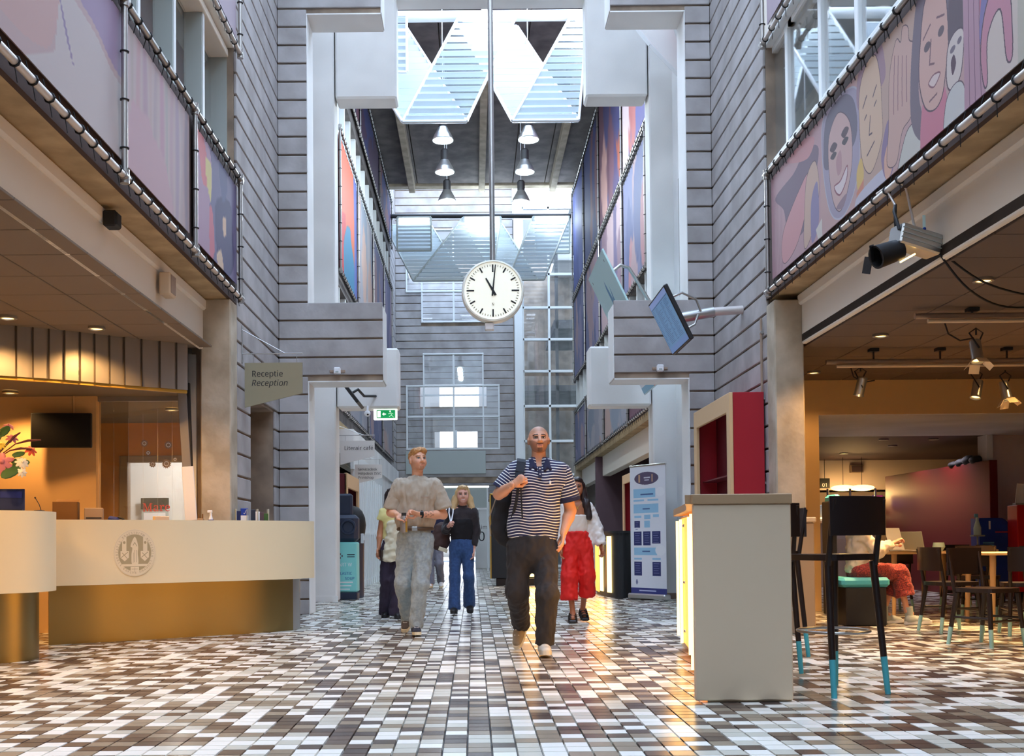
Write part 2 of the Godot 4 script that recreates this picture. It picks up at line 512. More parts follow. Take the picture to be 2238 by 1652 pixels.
func build_galleries():
	# columns that carry the galleries
	struct("wall_column_left", span(-2.78, LX, 0, 3.42, -11.2, -11.51, 0.012), "bare_concrete", "bare concrete column beside the reception desk")
	struct("wall_column_right", span(RX, 3.4, 0, 3.36, -11.2, -11.5, 0.012), "bare_concrete", "bare concrete column between the café and the red cabinet")
	for sd in [-1.0, 1.0]:
		var edge: float = LX if sd < 0 else RX
		var far_x: float = -9.0 if sd < 0 else 14.0
		var nm := "left" if sd < 0 else "right"
		var inn: float = edge + 0.28 * sd
		# slab with its visible edge and soffit strip
		struct("ceiling_slab_" + nm, addspan(span(edge + 0.04 * sd, far_x, 3.42, 3.75, 5, -11.5), edge + 0.04 * sd, edge + 0.12 * sd, 3.75, 4.78, 5, -11.5), "slab_edge", "raw concrete edge of the gallery slab above the %s" % ("reception" if sd < 0 else "café"))
		struct("trim_beam_" + nm, addspan(span(inn, inn + 0.05 * sd, 2.9, 3.42, 5, -11.2, 0.01), inn - 0.03 * sd, inn + 0.02 * sd, 3.3, 3.42, 5, -11.25, 0.02), "beam_white", "white painted beam under the gallery slab above the %s" % ("reception" if sd < 0 else "café"))
		# dark band behind the banner foot
		struct("wall_parapet_" + nm, span(edge, edge + 0.04 * sd, 3.42, 4.75, 5, -11.5), "parapet_brown")
		# upper floor: head beam over the windows and a second parapet
		struct("wall_upper_" + nm, addspan(addspan(span(edge + 0.02 * sd, edge + 0.5 * sd, 6.15, 8.7, 5, -11.5), edge + 1.6 * sd, edge + 1.7 * sd, 3.7, 6.15, 5, -11.5), edge + 0.02 * sd, edge + 0.5 * sd, 8.7, 12, 5, -11.5), "beam_white")
		struct("wall_upper_floor_" + nm, addspan(span(edge + 0.3 * sd, edge + 2.0 * sd, 6.0, 6.15, 5, -11.5), edge + 0.1 * sd, edge + 1.7 * sd, 3.75, 6.1, -11.51, -11.6), "frame_grey")
	# windows of the left gallery: deep grey fins, dark red curtains behind
	var wi := struct("window_1", span(-2.62, -2.74, 4.72, 4.82, 5, -11.5, 0.005), "frame_grey", "gallery window on the left with deep grey fins and dark red curtains")
	for k in 8:
		var z := -11.6 + k * 1.03
		ob("fin", span(-2.58, -2.76, 4.8, 6.05, z, z + 0.07, 0.006), "frame_grey", wi)
		ob("fin_edge", span(-2.572, -2.582, 4.8, 6.05, z + 0.005, z + 0.065), "frame_white", wi)
		ob("pane", span(-2.735, -2.741, 4.82, 6.05, z + 0.08, z + 1.02), "dull_glass", wi)
		ob("curtain", span(-2.95, -3.0, 4.7, 6.05, z + 0.03, z + 1.0), "curtain_red", wi)
	ob("window_head", span(-2.55, -2.76, 6.05, 6.13, 5, -11.5, 0.006), "beam_white", wi)
	var w2 := struct("window_2", span(RX + 0.04, RX + 0.22, 4.7, 4.84, 5, -11.75, 0.006), "frame_white", "white framed gallery windows above the comic style banner")
	for z in [-11.75, -11.0, -9.95, -9.0, -8.0, -7.0]:
		ob("mullion", span(RX + 0.09, RX + 0.17, 4.84, 6.12, z, z + 0.08, 0.006), "frame_white", w2)
		ob("sash", addspan(span(RX + 0.1, RX + 0.16, 4.84, 4.92, z + 0.1, z + 0.95), RX + 0.1, RX + 0.16, 6.04, 6.12, z + 0.1, z + 0.95), "frame_white", w2)
		ob("pane", span(RX + 0.125, RX + 0.131, 4.88, 6.08, z + 0.1, z + 0.95), "glass", w2)
	ob("window_head", span(RX + 0.02, RX + 0.2, 6.1, 6.2, 5, -11.75, 0.006), "frame_white", w2)
	struct("wall_gallery_room", span(RX + 1.5, RX + 1.55, 3.8, 6.1, 5, -11.5), "dark_concrete")
	# suspended ceilings
	var cl := struct("ceiling_reception", span(-9, -2.76, 2.925, 3.0, 5, -11.3), "ceiling_gap", "suspended ceiling of square tiles above the reception")
	ceiling_tiles(cl, "ceiling_tile", -6.23, -2.82, -3.3, -11.2, 2.9)
	struct("trim_2", span(-6.2, -9, 2.9, 2.92, 5, -11.3), "ceiling_tile")
	struct("trim_3", span(-2.82, -6.2, 2.9, 2.92, 5, -3.3), "ceiling_tile")
	var cr := struct("ceiling_cafe", span(3.38, 14, 2.925, 3.0, 5, -13.8), "ceiling_gap", "brown suspended ceiling of square tiles above the café")
	ceiling_tiles(cr, "cafe_tile", 3.45, 9.4, -4.2, -13.7, 2.9)
	struct("trim_4", span(3.45, 14, 2.9, 2.92, 5, -4.2), "cafe_tile")
	struct("trim_5", span(9.4, 14, 2.9, 2.92, -4.2, -13.8), "cafe_tile")

func banner_frame(sd: float, z0: float, z1: float, y0: float, y1: float, ups: Array, label: String):
	var x: float = LX + 0.06 if sd < 0 else RX - 0.06
	var t := thing("scaffold_frame", label, "frame", Vector3(x, 0, 0), 0, "tube frames that carry the banners")
	for y in [y0, y1]:
		var g := G.new(); g.tube([Vector3(0, y, z0), Vector3(0, y, z1)], 0.024, 10)
		ob("pipe", g, "pale_pipe" if y == y0 else "pipe", t)
	for z in ups:
		var g := G.new(); g.tube([Vector3(0, y0, z), Vector3(0, y1, z)], 0.022, 10)
		for y in [y0, y1]:
			g.tube([Vector3(0, y, z - 0.05), Vector3(0, y, z + 0.05)], 0.033, 10)
			g.tube([Vector3(0, y - 0.05, z), Vector3(0, y + 0.05, z)], 0.033, 10)
		ob("upright", g, "pipe", t)
	var ties := G.new()
	for y in [y0, y1]:
		var z := maxf(z0, z1) - 0.12
		while z > minf(z0, z1) + 0.05:
			var ring := []
			for q in 9: ring.append(Vector3(0.03 * cos(TAU * q / 8), y + 0.03 * sin(TAU * q / 8), z))
			ties.tube(ring, 0.006, 5, false)
			var s := 1.0 if y == y0 else -1.0
			ties.tube([Vector3(0.01 * sd, y, z), Vector3(0.03 * sd, y + 0.1 * s, z + 0.02)], 0.004, 4)
			ties.tube([Vector3(0.0, y - 0.02, z), Vector3(0.01, y - 0.11, z - 0.015)], 0.003, 4)
			z -= 0.24
	for z in ups:
		var y := y0 + 0.2
		while y < y1 - 0.1:
			var ring := []
			for q in 9: ring.append(Vector3(0.028 * cos(TAU * q / 8), y, z + 0.028 * sin(TAU * q / 8)))
			ties.tube(ring, 0.006, 5, false)
			y += 0.34
	var o := ob("elastic_tie", ties, "rubber", t)
	o.set_meta("kind", "stuff")
	return t
func banner(sd: float, z0: float, z1: float, y0: float, y1: float, tex: Texture2D, label: String, u0 := 0.0, u1 := 1.0):
	var x: float = LX + 0.025 if sd < 0 else RX - 0.025
	var g := G.new()
	var n := 24
	var far := maxf(absf(z0), absf(z1))
	var near := minf(absf(z0), absf(z1))
	for k in n:   # a thin cloth with a slight bulge; picture upright, left to right as the viewer reads it
		for face in [0, 1]:
			for q in 1:
				pass
	var m := 8
	for face in [1.0, -1.0]:
		var k0 := g.v.size()
		for a in n + 1:
			for b in m + 1:
				var u := float(a) / n
				var w := float(b) / m
				# on the left wall the viewer reads near to far, on the right wall far to near
				var z := -(lerpf(near, far, u) if sd < 0 else lerpf(far, near, u))
				var bulge := 0.012 * sin(u * PI * n / 3.0) * sin(w * PI)
				g.put(Vector3(x - sd * (0.004 * face + bulge), lerpf(y1, y0, w), z), Vector3(-sd * face, 0, 0), Vector2(lerpf(u0, u1, u), w))
		for a in n:
			for b in m:
				var p := k0 + a * (m + 1) + b
				if face > 0: g.i.append_array(PackedInt32Array([p, p + m + 1, p + 1, p + 1, p + m + 1, p + m + 2]))
				else: g.i.append_array(PackedInt32Array([p, p + 1, p + m + 1, p + 1, p + m + 2, p + m + 1]))
	var ma := StandardMaterial3D.new()
	ma.resource_name = "printed_cloth"
	ma.albedo_texture = tex; ma.roughness = 0.65; ma.albedo_color = rgb(216, 202, 198)
	return tag(ob("banner", g, ma), label, "banner", "printed banners on the galleries")

# ---- printed pictures, drawn flat
class Art:
	var im: Image
	var w: int
	var h: int
	func _init(ww: int, hh: int, bg: Color):
		w = ww; h = hh
		im = Image.create(w, h, false, Image.FORMAT_RGB8)
		im.fill(bg)
	func poly(p: Array, c: Color):   # x, y, x, y ... in parts of the picture
		var pts := PackedVector2Array()
		for k in range(0, p.size(), 2): pts.append(Vector2(p[k] * w, p[k + 1] * h))
		fill(pts, c)
	func fill(pts: PackedVector2Array, c: Color):
		var lo := h
		var hi := 0
		for q in pts:
			lo = mini(lo, int(q.y)); hi = maxi(hi, int(q.y) + 1)
		for y in range(maxi(lo, 0), mini(hi, h)):
			var cut := []
			var yy := y + 0.5
			for k in pts.size():
				var a := pts[k]
				var b := pts[(k + 1) % pts.size()]
				if (a.y <= yy) != (b.y <= yy): cut.append(a.x + (yy - a.y) / (b.y - a.y) * (b.x - a.x))
			cut.sort()
			for k in range(0, cut.size() - 1, 2):
				var x0 := maxi(int(round(cut[k])), 0)
				var x1 := mini(int(round(cut[k + 1])), w)
				if x1 > x0: im.fill_rect(Rect2i(x0, y, x1 - x0, 1), c)
	func smooth(p: Array, c: Color, edge = null, ew := 3.0):   # closed curve through the points
		var pts := PackedVector2Array()
		var n := p.size() / 2
		for k in n:
			var q := []
			for j in [-1, 0, 1, 2]:
				var id: int = posmod(k + j, n) * 2
				q.append(Vector2(p[id] * w, p[id + 1] * h))
			for s in 6: pts.append(q[1].cubic_interpolate(q[2], q[0], q[3], s / 6.0))
		fill(pts, c)
		if edge != null:
			for k in pts.size(): stroke(pts[k], pts[(k + 1) % pts.size()], ew, edge)
	func stroke(a: Vector2, b: Vector2, ew: float, c: Color):
		var n := int((b - a).length() / maxf(ew * 0.4, 0.7)) + 1
		for k in n + 1:
			var q := a.lerp(b, float(k) / n)
			im.fill_rect(Rect2i(int(q.x - ew / 2), int(q.y - ew / 2), maxi(int(ew), 1), maxi(int(ew), 1)), c)
	func line(p: Array, ew: float, c: Color):
		for k in range(0, p.size() - 2, 2): stroke(Vector2(p[k] * w, p[k + 1] * h), Vector2(p[k + 2] * w, p[k + 3] * h), ew, c)
	func ell(cx: float, cy: float, rx: float, ry: float, c: Color):
		var pts := PackedVector2Array()
		for k in 40: pts.append(Vector2((cx + rx * cos(TAU * k / 40)) * w, (cy + ry * sin(TAU * k / 40)) * h))
		fill(pts, c)
	func rect(x0: float, y0: float, x1: float, y1: float, c: Color):
		im.fill_rect(Rect2i(int(x0 * w), int(y0 * h), maxi(int((x1 - x0) * w), 1), maxi(int((y1 - y0) * h), 1)), c)
	func soft(nw: int, nh: int, small := 8) -> ImageTexture:   # an out of focus picture
		im.resize(maxi(w / small, 4), maxi(h / small, 4), Image.INTERPOLATE_TRILINEAR)
		im.resize(nw, nh, Image.INTERPOLATE_CUBIC)
		return ImageTexture.create_from_image(im)
	func tex() -> ImageTexture:
		return ImageTexture.create_from_image(im)

func art_right() -> ImageTexture:
	var a := Art.new(1800, 330, rgb(206, 178, 178))
	var ln := rgb(92, 72, 88)
	var skin := rgb(216, 188, 178)
	var grey := rgb(128, 118, 134)
	a.poly([0.42, 0, 0.62, 0, 0.6, 0.6, 0.52, 0.95, 0.43, 0.9], rgb(204, 182, 168))
	a.poly([0.0, 0, 0.28, 0, 0.26, 1, 0, 1], rgb(200, 170, 180))
	for k in 7: a.line([0.02 + k * 0.008, 0.2 + 0.03 * k, 0.01 + k * 0.009, 1.0], 2, rgb(146, 116, 138))
	a.smooth([0.029, 0.245, 0.13, 0.2, 0.193, 0.103, 0.26, 0.235, 0.223, 0.545, 0.174, 0.813, 0.1, 0.7, 0.08, 0.45], rgb(134, 116, 140))
	a.smooth([0.1, 0.03, 0.18, 0.0, 0.24, 0.1, 0.2, 0.2], rgb(214, 160, 168))
	a.smooth([0.074, 0.658, 0.179, 0.349, 0.215, 0.416, 0.15, 0.854, 0.071, 0.945], rgb(222, 170, 178), ln, 2.0)
	a.smooth([0.19, 0.4, 0.24, 0.3, 0.26, 0.6, 0.22, 0.9, 0.18, 0.95], rgb(216, 192, 176), ln, 2.0)
	a.smooth([0.215, 0.62, 0.25, 0.5, 0.255, 0.85, 0.22, 0.98], rgb(150, 144, 190))
	a.poly([0.24, 0.9, 0.27, 0.85, 0.27, 1, 0.25, 1], rgb(226, 230, 224))
	a.smooth([0.276, 0.268, 0.289, 0.001, 0.36, 0.0, 0.42, 0.1, 0.427, 0.342, 0.417, 0.784, 0.364, 0.99, 0.307, 0.85], rgb(176, 174, 200), rgb(196, 204, 226), 4.0)
	a.smooth([0.285, 0.3, 0.3, 0.05, 0.37, 0.03, 0.412, 0.2, 0.405, 0.5, 0.3, 0.5], rgb(120, 116, 138))
	a.smooth([0.312, 0.231, 0.35, 0.13, 0.392, 0.3, 0.398, 0.6, 0.38, 0.82, 0.35, 0.93, 0.323, 0.8, 0.308, 0.465], rgb(216, 190, 188), ln, 2.0)
	a.smooth([0.314, 0.36, 0.33, 0.33, 0.345, 0.38, 0.33, 0.41], ln); a.smooth([0.36, 0.33, 0.375, 0.3, 0.388, 0.34, 0.372, 0.38], ln)
	a.smooth([0.316, 0.43, 0.33, 0.41, 0.342, 0.44, 0.33, 0.47], rgb(80, 70, 84)); a.smooth([0.362, 0.4, 0.374, 0.38, 0.386, 0.41, 0.373, 0.44], rgb(80, 70, 84))
	a.smooth([0.34, 0.5, 0.357, 0.45, 0.36, 0.6, 0.345, 0.63], rgb(196, 160, 166))
	a.smooth([0.33, 0.7, 0.355, 0.69, 0.38, 0.62, 0.376, 0.73, 0.35, 0.8], rgb(236, 232, 238), rgb(150, 92, 110), 4.0)
	a.smooth([0.335, 0.88, 0.36, 0.84, 0.378, 0.84, 0.36, 0.92], rgb(160, 140, 156))
	a.smooth([0.42, 0.1, 0.45, -0.1, 0.5, -0.1, 0.525, 0.2, 0.51, 0.3, 0.43, 0.3], rgb(172, 146, 164))
	a.smooth([0.427, 0.206, 0.455, 0.02, 0.49, 0.02, 0.507, 0.24, 0.511, 0.454, 0.51, 0.679, 0.467, 0.85, 0.432, 0.655], rgb(226, 204, 178), ln, 2.5)
	for q in [[0.44, 0.3, 0.455, 0.24], [0.478, 0.3, 0.492, 0.25], [0.445, 0.4, 0.452, 0.38], [0.482, 0.38, 0.49, 0.36], [0.466, 0.42, 0.46, 0.55, 0.472, 0.56], [0.452, 0.69, 0.48, 0.64]]: a.line(q, 4, ln)
	a.smooth([0.413, 0.75, 0.43, 0.66, 0.44, 0.82, 0.42, 0.9], rgb(232, 206, 120)); a.poly([0.413, 0.9, 0.44, 0.84, 0.44, 0.98, 0.415, 1.0], rgb(220, 150, 124))
	a.smooth([0.413, 0.944, 0.486, 0.9, 0.525, 0.93, 0.5, 1.1, 0.42, 1.1], rgb(206, 214, 234))
	a.smooth([0.505, 0.8, 0.53, 0.6, 0.55, 0.7, 0.545, 0.95, 0.52, 1.0], rgb(150, 132, 172)); a.smooth([0.515, 0.85, 0.535, 0.75, 0.54, 0.95, 0.52, 1.0], rgb(230, 190, 170))
	a.smooth([0.534, 0.658, 0.54, 0.3, 0.56, 0.1, 0.575, 0.15, 0.58, 0.06, 0.596, 0.1, 0.6, 0.2, 0.614, 0.3, 0.607, 0.693, 0.576, 0.775, 0.554, 0.95, 0.525, 0.9], skin, ln, 2.5)
	for k in 4: a.line([0.556 + k * 0.012, 0.2 + k * 0.03, 0.552 + k * 0.013, 0.6], 3, rgb(140, 100, 120))
	a.smooth([0.56, 0.98, 0.59, 0.8, 0.62, 0.8, 0.641, 0.882, 0.63, 1.1, 0.55, 1.1], rgb(214, 224, 218), ln, 2.0)
	a.smooth([0.6, 0.7, 0.61, 0.2, 0.635, -0.1, 0.7, -0.1, 0.712, 0.292, 0.705, 0.5, 0.66, 0.3, 0.63, 0.45, 0.623, 0.641, 0.641, 0.95, 0.615, 0.9], grey)
	a.smooth([0.632, 0.72, 0.667, 0.7, 0.69, 0.75, 0.7, 1.1, 0.63, 1.1], rgb(216, 140, 164))
	a.smooth([0.628, 0.341, 0.645, 0.06, 0.69, 0.06, 0.699, 0.425, 0.693, 0.607, 0.682, 0.78, 0.661, 0.82, 0.638, 0.75, 0.625, 0.558], rgb(224, 192, 182), ln, 3.0)
	for q in [[0.637, 0.3, 0.655, 0.25], [0.672, 0.25, 0.69, 0.28], [0.656, 0.35, 0.651, 0.5, 0.662, 0.52], [0.65, 0.74, 0.668, 0.73]]: a.line(q, 4, rgb(130, 98, 110))
	a.ell(0.646, 0.37, 0.008, 0.03, rgb(110, 94, 104)); a.ell(0.681, 0.36, 0.008, 0.03, rgb(110, 94, 104))
	a.smooth([0.648, 0.62, 0.661, 0.59, 0.677, 0.62, 0.661, 0.67], rgb(236, 226, 226), rgb(140, 96, 110), 3.0)
	a.smooth([0.7, 0.3, 0.71, 0.1, 0.735, 0.1, 0.74, 0.4, 0.735, 0.53, 0.7, 0.5], rgb(106, 92, 104)); a.smooth([0.705, 0.12, 0.72, -0.05, 0.738, 0.02, 0.735, 0.2], rgb(176, 160, 200))
	a.smooth([0.697, 0.514, 0.715, 0.46, 0.737, 0.5, 0.736, 0.653, 0.726, 0.777, 0.702, 0.79, 0.693, 0.69], rgb(228, 226, 222), ln, 3.0)
	a.smooth([0.704, 0.62, 0.712, 0.59, 0.717, 0.66, 0.708, 0.71], rgb(92, 62, 82)); a.ell(0.709, 0.55, 0.007, 0.02, grey); a.ell(0.727, 0.54, 0.006, 0.02, grey)
	a.smooth([0.692, 0.85, 0.715, 0.78, 0.738, 0.85, 0.735, 1.1, 0.69, 1.1], rgb(216, 226, 226), ln, 2.5)
	a.poly([0.738, 1.0, 0.737, 0.1, 0.75, 0, 0.79, 0, 0.775, 0.6, 0.79, 1.0], rgb(196, 162, 182))
	for k in 3: a.line([0.752 + k * 0.013, 0.0, 0.75 + k * 0.013, 1.0], 3, rgb(138, 104, 130))
	a.poly([0.79, 0, 0.9, 0, 0.88, 1, 0.785, 1], rgb(226, 222, 214))
	a.smooth([0.778, 0.5, 0.782, 0.1, 0.81, -0.1, 0.836, 0.1, 0.834, 0.4, 0.806, 0.5, 0.785, 0.66], rgb(206, 128, 150))
	a.smooth([0.776, 0.62, 0.79, 0.35, 0.82, 0.2, 0.838, 0.3, 0.834, 0.5, 0.805, 0.55, 0.785, 0.75], rgb(140, 136, 194))
	a.smooth([0.778, 0.75, 0.79, 0.55, 0.822, 0.38, 0.84, 0.5, 0.842, 0.9, 0.83, 0.92, 0.822, 0.62, 0.795, 0.7, 0.79, 0.95, 0.782, 0.95], rgb(212, 156, 178), ln, 3.0)
	a.poly([0.86, 0, 1, 0, 1, 1, 0.85, 1], rgb(206, 210, 196))
	for k in 6: a.line([0.875 + k * 0.01, 0.1, 0.865 + k * 0.012, 0.35, 0.872 + k * 0.012, 0.6], 3, rgb(150, 130, 150))
	return a.tex()

func banners_near():
	# left gallery: three cloths
	banner_frame(-1, -11.42, -4.2, 3.47, 4.72, [-11.42, -9.55, -7.6, -5.2], "tube frame with elastic ties round the pale banners of the left gallery")
	var a := Art.new(640, 400, rgb(200, 184, 186))
	a.smooth([0.0, 0.0, 0.62, 0.0, 0.66, 0.35, 0.62, 0.7, 0.56, 0.86, 0.4, 0.9, 0.2, 0.75, 0, 0.6], rgb(208, 182, 180))
	a.smooth([0.1, 0.1, 0.3, 0.0, 0.4, 0.5, 0.3, 0.7], rgb(188, 160, 162))
	a.poly([0.6, 0, 1, 0, 1, 0.45, 0.75, 0.3], rgb(170, 156, 192))
	a.poly([0.66, 0.3, 1, 0.5, 1, 1, 0.5, 1, 0.62, 0.8], rgb(206, 206, 208))
	a.smooth([0.62, 0.3, 0.67, 0.5, 0.72, 0.75, 0.68, 0.6], rgb(150, 138, 178))
	banner(-1, -7.68, -4.3, 3.6, 4.63, a.soft(640, 256, 5), "pale banner printed with a blurred pink hand, nearest on the left gallery")
	a = Art.new(400, 250, rgb(200, 190, 194))
	for k in 12: a.rect(k / 12.0, 0.0, (k + 0.6) / 12.0, 1, rgb(204 - (k * 37 % 24), 192 - (k * 29 % 22), 196 - (k * 13 % 14)))
	a.smooth([0.1, 0.5, 0.5, 0.6, 0.7, 1, 0.1, 1.1], rgb(204, 180, 192))
	banner(-1, -9.47, -7.68, 3.6, 4.63, a.soft(400, 256, 10), "blank lilac grey banner in the middle of the left gallery")
	a = Art.new(320, 250, rgb(120, 116, 160))
	a.smooth([0.02, 0.0, 0.3, 0.0, 0.4, 0.3, 0.3, 0.6, 0.35, 1, 0.05, 1], rgb(186, 160, 190))
	a.smooth([0.05, 0.05, 0.2, 0.0, 0.3, 0.25, 0.22, 0.42], rgb(224, 138, 150))
	a.smooth([0.25, 0.15, 0.38, 0.2, 0.34, 0.5, 0.27, 0.4], rgb(226, 222, 150))
	a.smooth([0.3, 0.6, 0.42, 0.55, 0.45, 0.9, 0.34, 1.0], rgb(214, 128, 150))
	a.smooth([0.5, 0.4, 0.85, 0.3, 0.95, 0.8, 0.7, 1.05, 0.5, 0.9], rgb(84, 82, 130))
	a.smooth([0.55, 0.02, 0.75, 0.0, 0.72, 0.3, 0.6, 0.3], rgb(96, 100, 150))
	a.smooth([0.66, 0.5, 0.74, 0.46, 0.72, 0.65, 0.67, 0.62], rgb(232, 206, 180)); a.smooth([0.5, 0.9, 0.6, 0.84, 0.66, 1.0, 0.52, 1.0], rgb(226, 206, 180))
	banner(-1, -11.36, -9.63, 3.6, 4.63, a.soft(320, 256, 6), "violet banner with red and yellow streaks at the far end of the left gallery")
	banner_frame(-1, -11.44, -6.0, 6.06, 8.5, [-11.44, -8.0], "upper tube frame on the left gallery, by the ceiling")
	a = Art.new(64, 64, rgb(196, 190, 206))
	banner(-1, -11.38, -7.0, 6.2, 8.4, a.soft(64, 64, 8), "plain lilac banner on the upper storey of the left gallery")
	# right gallery: one long cloth
	banner_frame(1, -11.2, -4.0, 3.44, 4.65, [-11.2], "tube frame with elastic ties round the comic style banner")
	banner(1, -11.14, -5.2, 3.55, 4.58, art_right(), "long banner with drawn faces in pastel comic style on the right gallery")
	banner_frame(1, -11.27, -6.0, 6.04, 8.5, [-11.27, -8.0], "upper tube frame on the right gallery, by the ceiling")
	banner(1, -11.2, -7.0, 6.2, 8.4, a.soft(64, 64, 8), "plain lilac banner on the upper storey of the right gallery")

func far_banner(sd: float, y0: float, y1: float, zs: Array, arts: Array, words: Array):
	banner_frame(sd, zs[0], zs[-1], y0, y1, zs, "far tube frame %s metres up on the %s side of the passage" % [["three", "six", "nine"][0 if y0 < 4 else 1 if y0 < 8 else 2], "left" if sd < 0 else "right"])
	for k in zs.size() - 1:
		banner(sd, zs[k] + 0.06 * signf(zs[k + 1] - zs[k]), zs[k + 1] - 0.06 * signf(zs[k + 1] - zs[k]), y0 + 0.06, y1 - 0.06, arts[k], words[k])
func blur_art(cols: Array, sd: int) -> ImageTexture:
	var r := RandomNumberGenerator.new()
	r.seed = sd
	var a := Art.new(96, 96, cols[0])
	for k in 14:
		var c: Color = cols[r.randi() % cols.size()]
		var x := r.randf()
		var y := r.randf()
		a.smooth([x - 0.15, y, x, y - 0.4, x + 0.16, y - 0.05, x + 0.05, y + 0.45], c)
	return a.soft(128, 128, 4)

func banners_far():
	var or_bl := Art.new(96, 128, rgb(206, 110, 70))
	or_bl.poly([0, 0, 0.75, 0, 0.8, 0.55, 0.2, 0.62, 0, 0.5], rgb(214, 106, 78))
	or_bl.poly([0, 0.55, 0.3, 0.5, 0.36, 1, 0, 1], rgb(206, 52, 62))
	or_bl.smooth([0.25, 0.7, 0.55, 0.52, 0.8, 0.75, 0.8, 1.1, 0.3, 1.1], rgb(50, 136, 182))
	or_bl.poly([0.8, 0, 1, 0, 1, 1, 0.82, 1], rgb(90, 110, 190))
	var blues := [rgb(120, 130, 176), rgb(150, 150, 190), rgb(96, 108, 160), rgb(180, 160, 170)]
	var pales := [rgb(170, 180, 196), rgb(190, 196, 206), rgb(150, 170, 190), rgb(206, 186, 178)]
	var warm := [rgb(124, 90, 110), rgb(186, 106, 84), rgb(90, 80, 130), rgb(206, 170, 166), rgb(84, 86, 140)]
	var dark := [rgb(70, 84, 150), rgb(90, 70, 110), rgb(60, 70, 120), rgb(140, 100, 110)]
	far_banner(-1, 3.4, 4.75, [-17.6, -21.5, -25.5, -29.5, -33.3], [blur_art(pales, 1), blur_art(pales, 2), blur_art(blues, 3), blur_art(pales, 4)], ["pale blue banner low on the left, first behind the white portal", "pale blue banner low on the left, second behind the white portal", "pale blue banner low on the left, third behind the white portal", "pale blue banner low on the left, nearest the far facade"])
	far_banner(-1, 5.95, 8.62, [-20.2, -23.4, -27.0, -30.3, -33.3], [or_bl.soft(192, 256, 2), blur_art(pales, 6), blur_art(blues, 7), blur_art(blues, 8)], ["orange banner with a turquoise figure high on the left", "grey blue banner beside the orange one high on the left", "blue banner high on the left, third from the portal", "blue banner high on the left, nearest the far facade"])
	far_banner(-1, 9.9, 11.3, [-18.0, -24.0, -29.0, -33.3], [blur_art(warm, 9), blur_art(dark, 10), blur_art(dark, 11)], ["orange and violet banner under the ceiling on the left", "dark violet banner under the ceiling on the left", "blue banner under the ceiling on the left, nearest the far facade"])
	far_banner(1, 3.2, 4.75, [-17.6, -21.5, -25.5, -29.5, -32.8], [blur_art(warm, 12), blur_art(pales, 13), blur_art(pales, 14), blur_art(blues, 15)], ["reddish banner low on the right, first behind the white portal", "pale banner low on the right, second behind the white portal", "pale banner low on the right, third behind the white portal", "blue banner low on the right, nearest the far facade"])
	far_banner(1, 5.7, 8.1, [-19.0, -22.0, -26.0, -29.5, -32.8], [blur_art(blues + [rgb(190, 140, 150)], 16), blur_art([rgb(116, 110, 150), rgb(150, 130, 150), rgb(196, 180, 190)], 17), blur_art(blues, 18), blur_art(blues, 19)], ["violet and pink banner halfway up on the right, nearest the white portal", "grey violet banner halfway up on the right, second from the portal", "blue violet banner halfway up on the right, third from the portal", "blue banner halfway up on the right, nearest the far facade"])
	far_banner(1, 8.2, 11.3, [-18.6, -22.0, -26.0, -29.5, -32.8], [blur_art([rgb(110, 110, 170), rgb(186, 120, 120), rgb(216, 206, 214), rgb(80, 90, 150)], 20), blur_art(warm, 21), blur_art(dark, 22), blur_art([rgb(60, 80, 160), rgb(90, 110, 190)], 23)], ["tall banner with white streaks under the ceiling on the right", "orange and violet banner under the ceiling on the right", "dark violet banner under the ceiling on the right", "deep blue banner under the ceiling on the right, nearest the far facade"])

func parallelogram(t: Node3D, a: Vector3, b: Vector3, c: Vector3, d: Vector3, n: int, fr := "louvre_frame", bl := "louvre"):
	# a b bottom left and right, c d top right and left; slats between, a thin frame round them
	var side := (b - a).normalized()
	var up := ((d - a) + (c - b)).normalized()
	var nn := side.cross(up).normalized()
	for k in n:
		var q := (k + 0.5) / n
		var l := a.lerp(d, q)
		var r := b.lerp(c, q)
		var tall := (d - a).length() / n * 0.56
		var g := G.new()
		var y := (up + nn * 0.7).normalized()
		var x := (r - l).normalized()
		g.box((l + r) / 2, Vector3((r - l).length(), tall, 0.012), Basis(x, y, x.cross(y)), 0.003)
		ob("slat", g, bl, t)
	for e in [[a, b], [b, c], [c, d], [d, a]]:
		var g := G.new()
		g.bar(e[0], e[1], 0.045, 0.06, 0.008, nn)
		ob("frame_bar", g, fr, t)
	var sh := G.new()
	sh.quad(a - nn * 0.05, b - nn * 0.05, c - nn * 0.05, d - nn * 0.05, nn)
	ob("glass_sheet", sh, "louvre_glass", t)

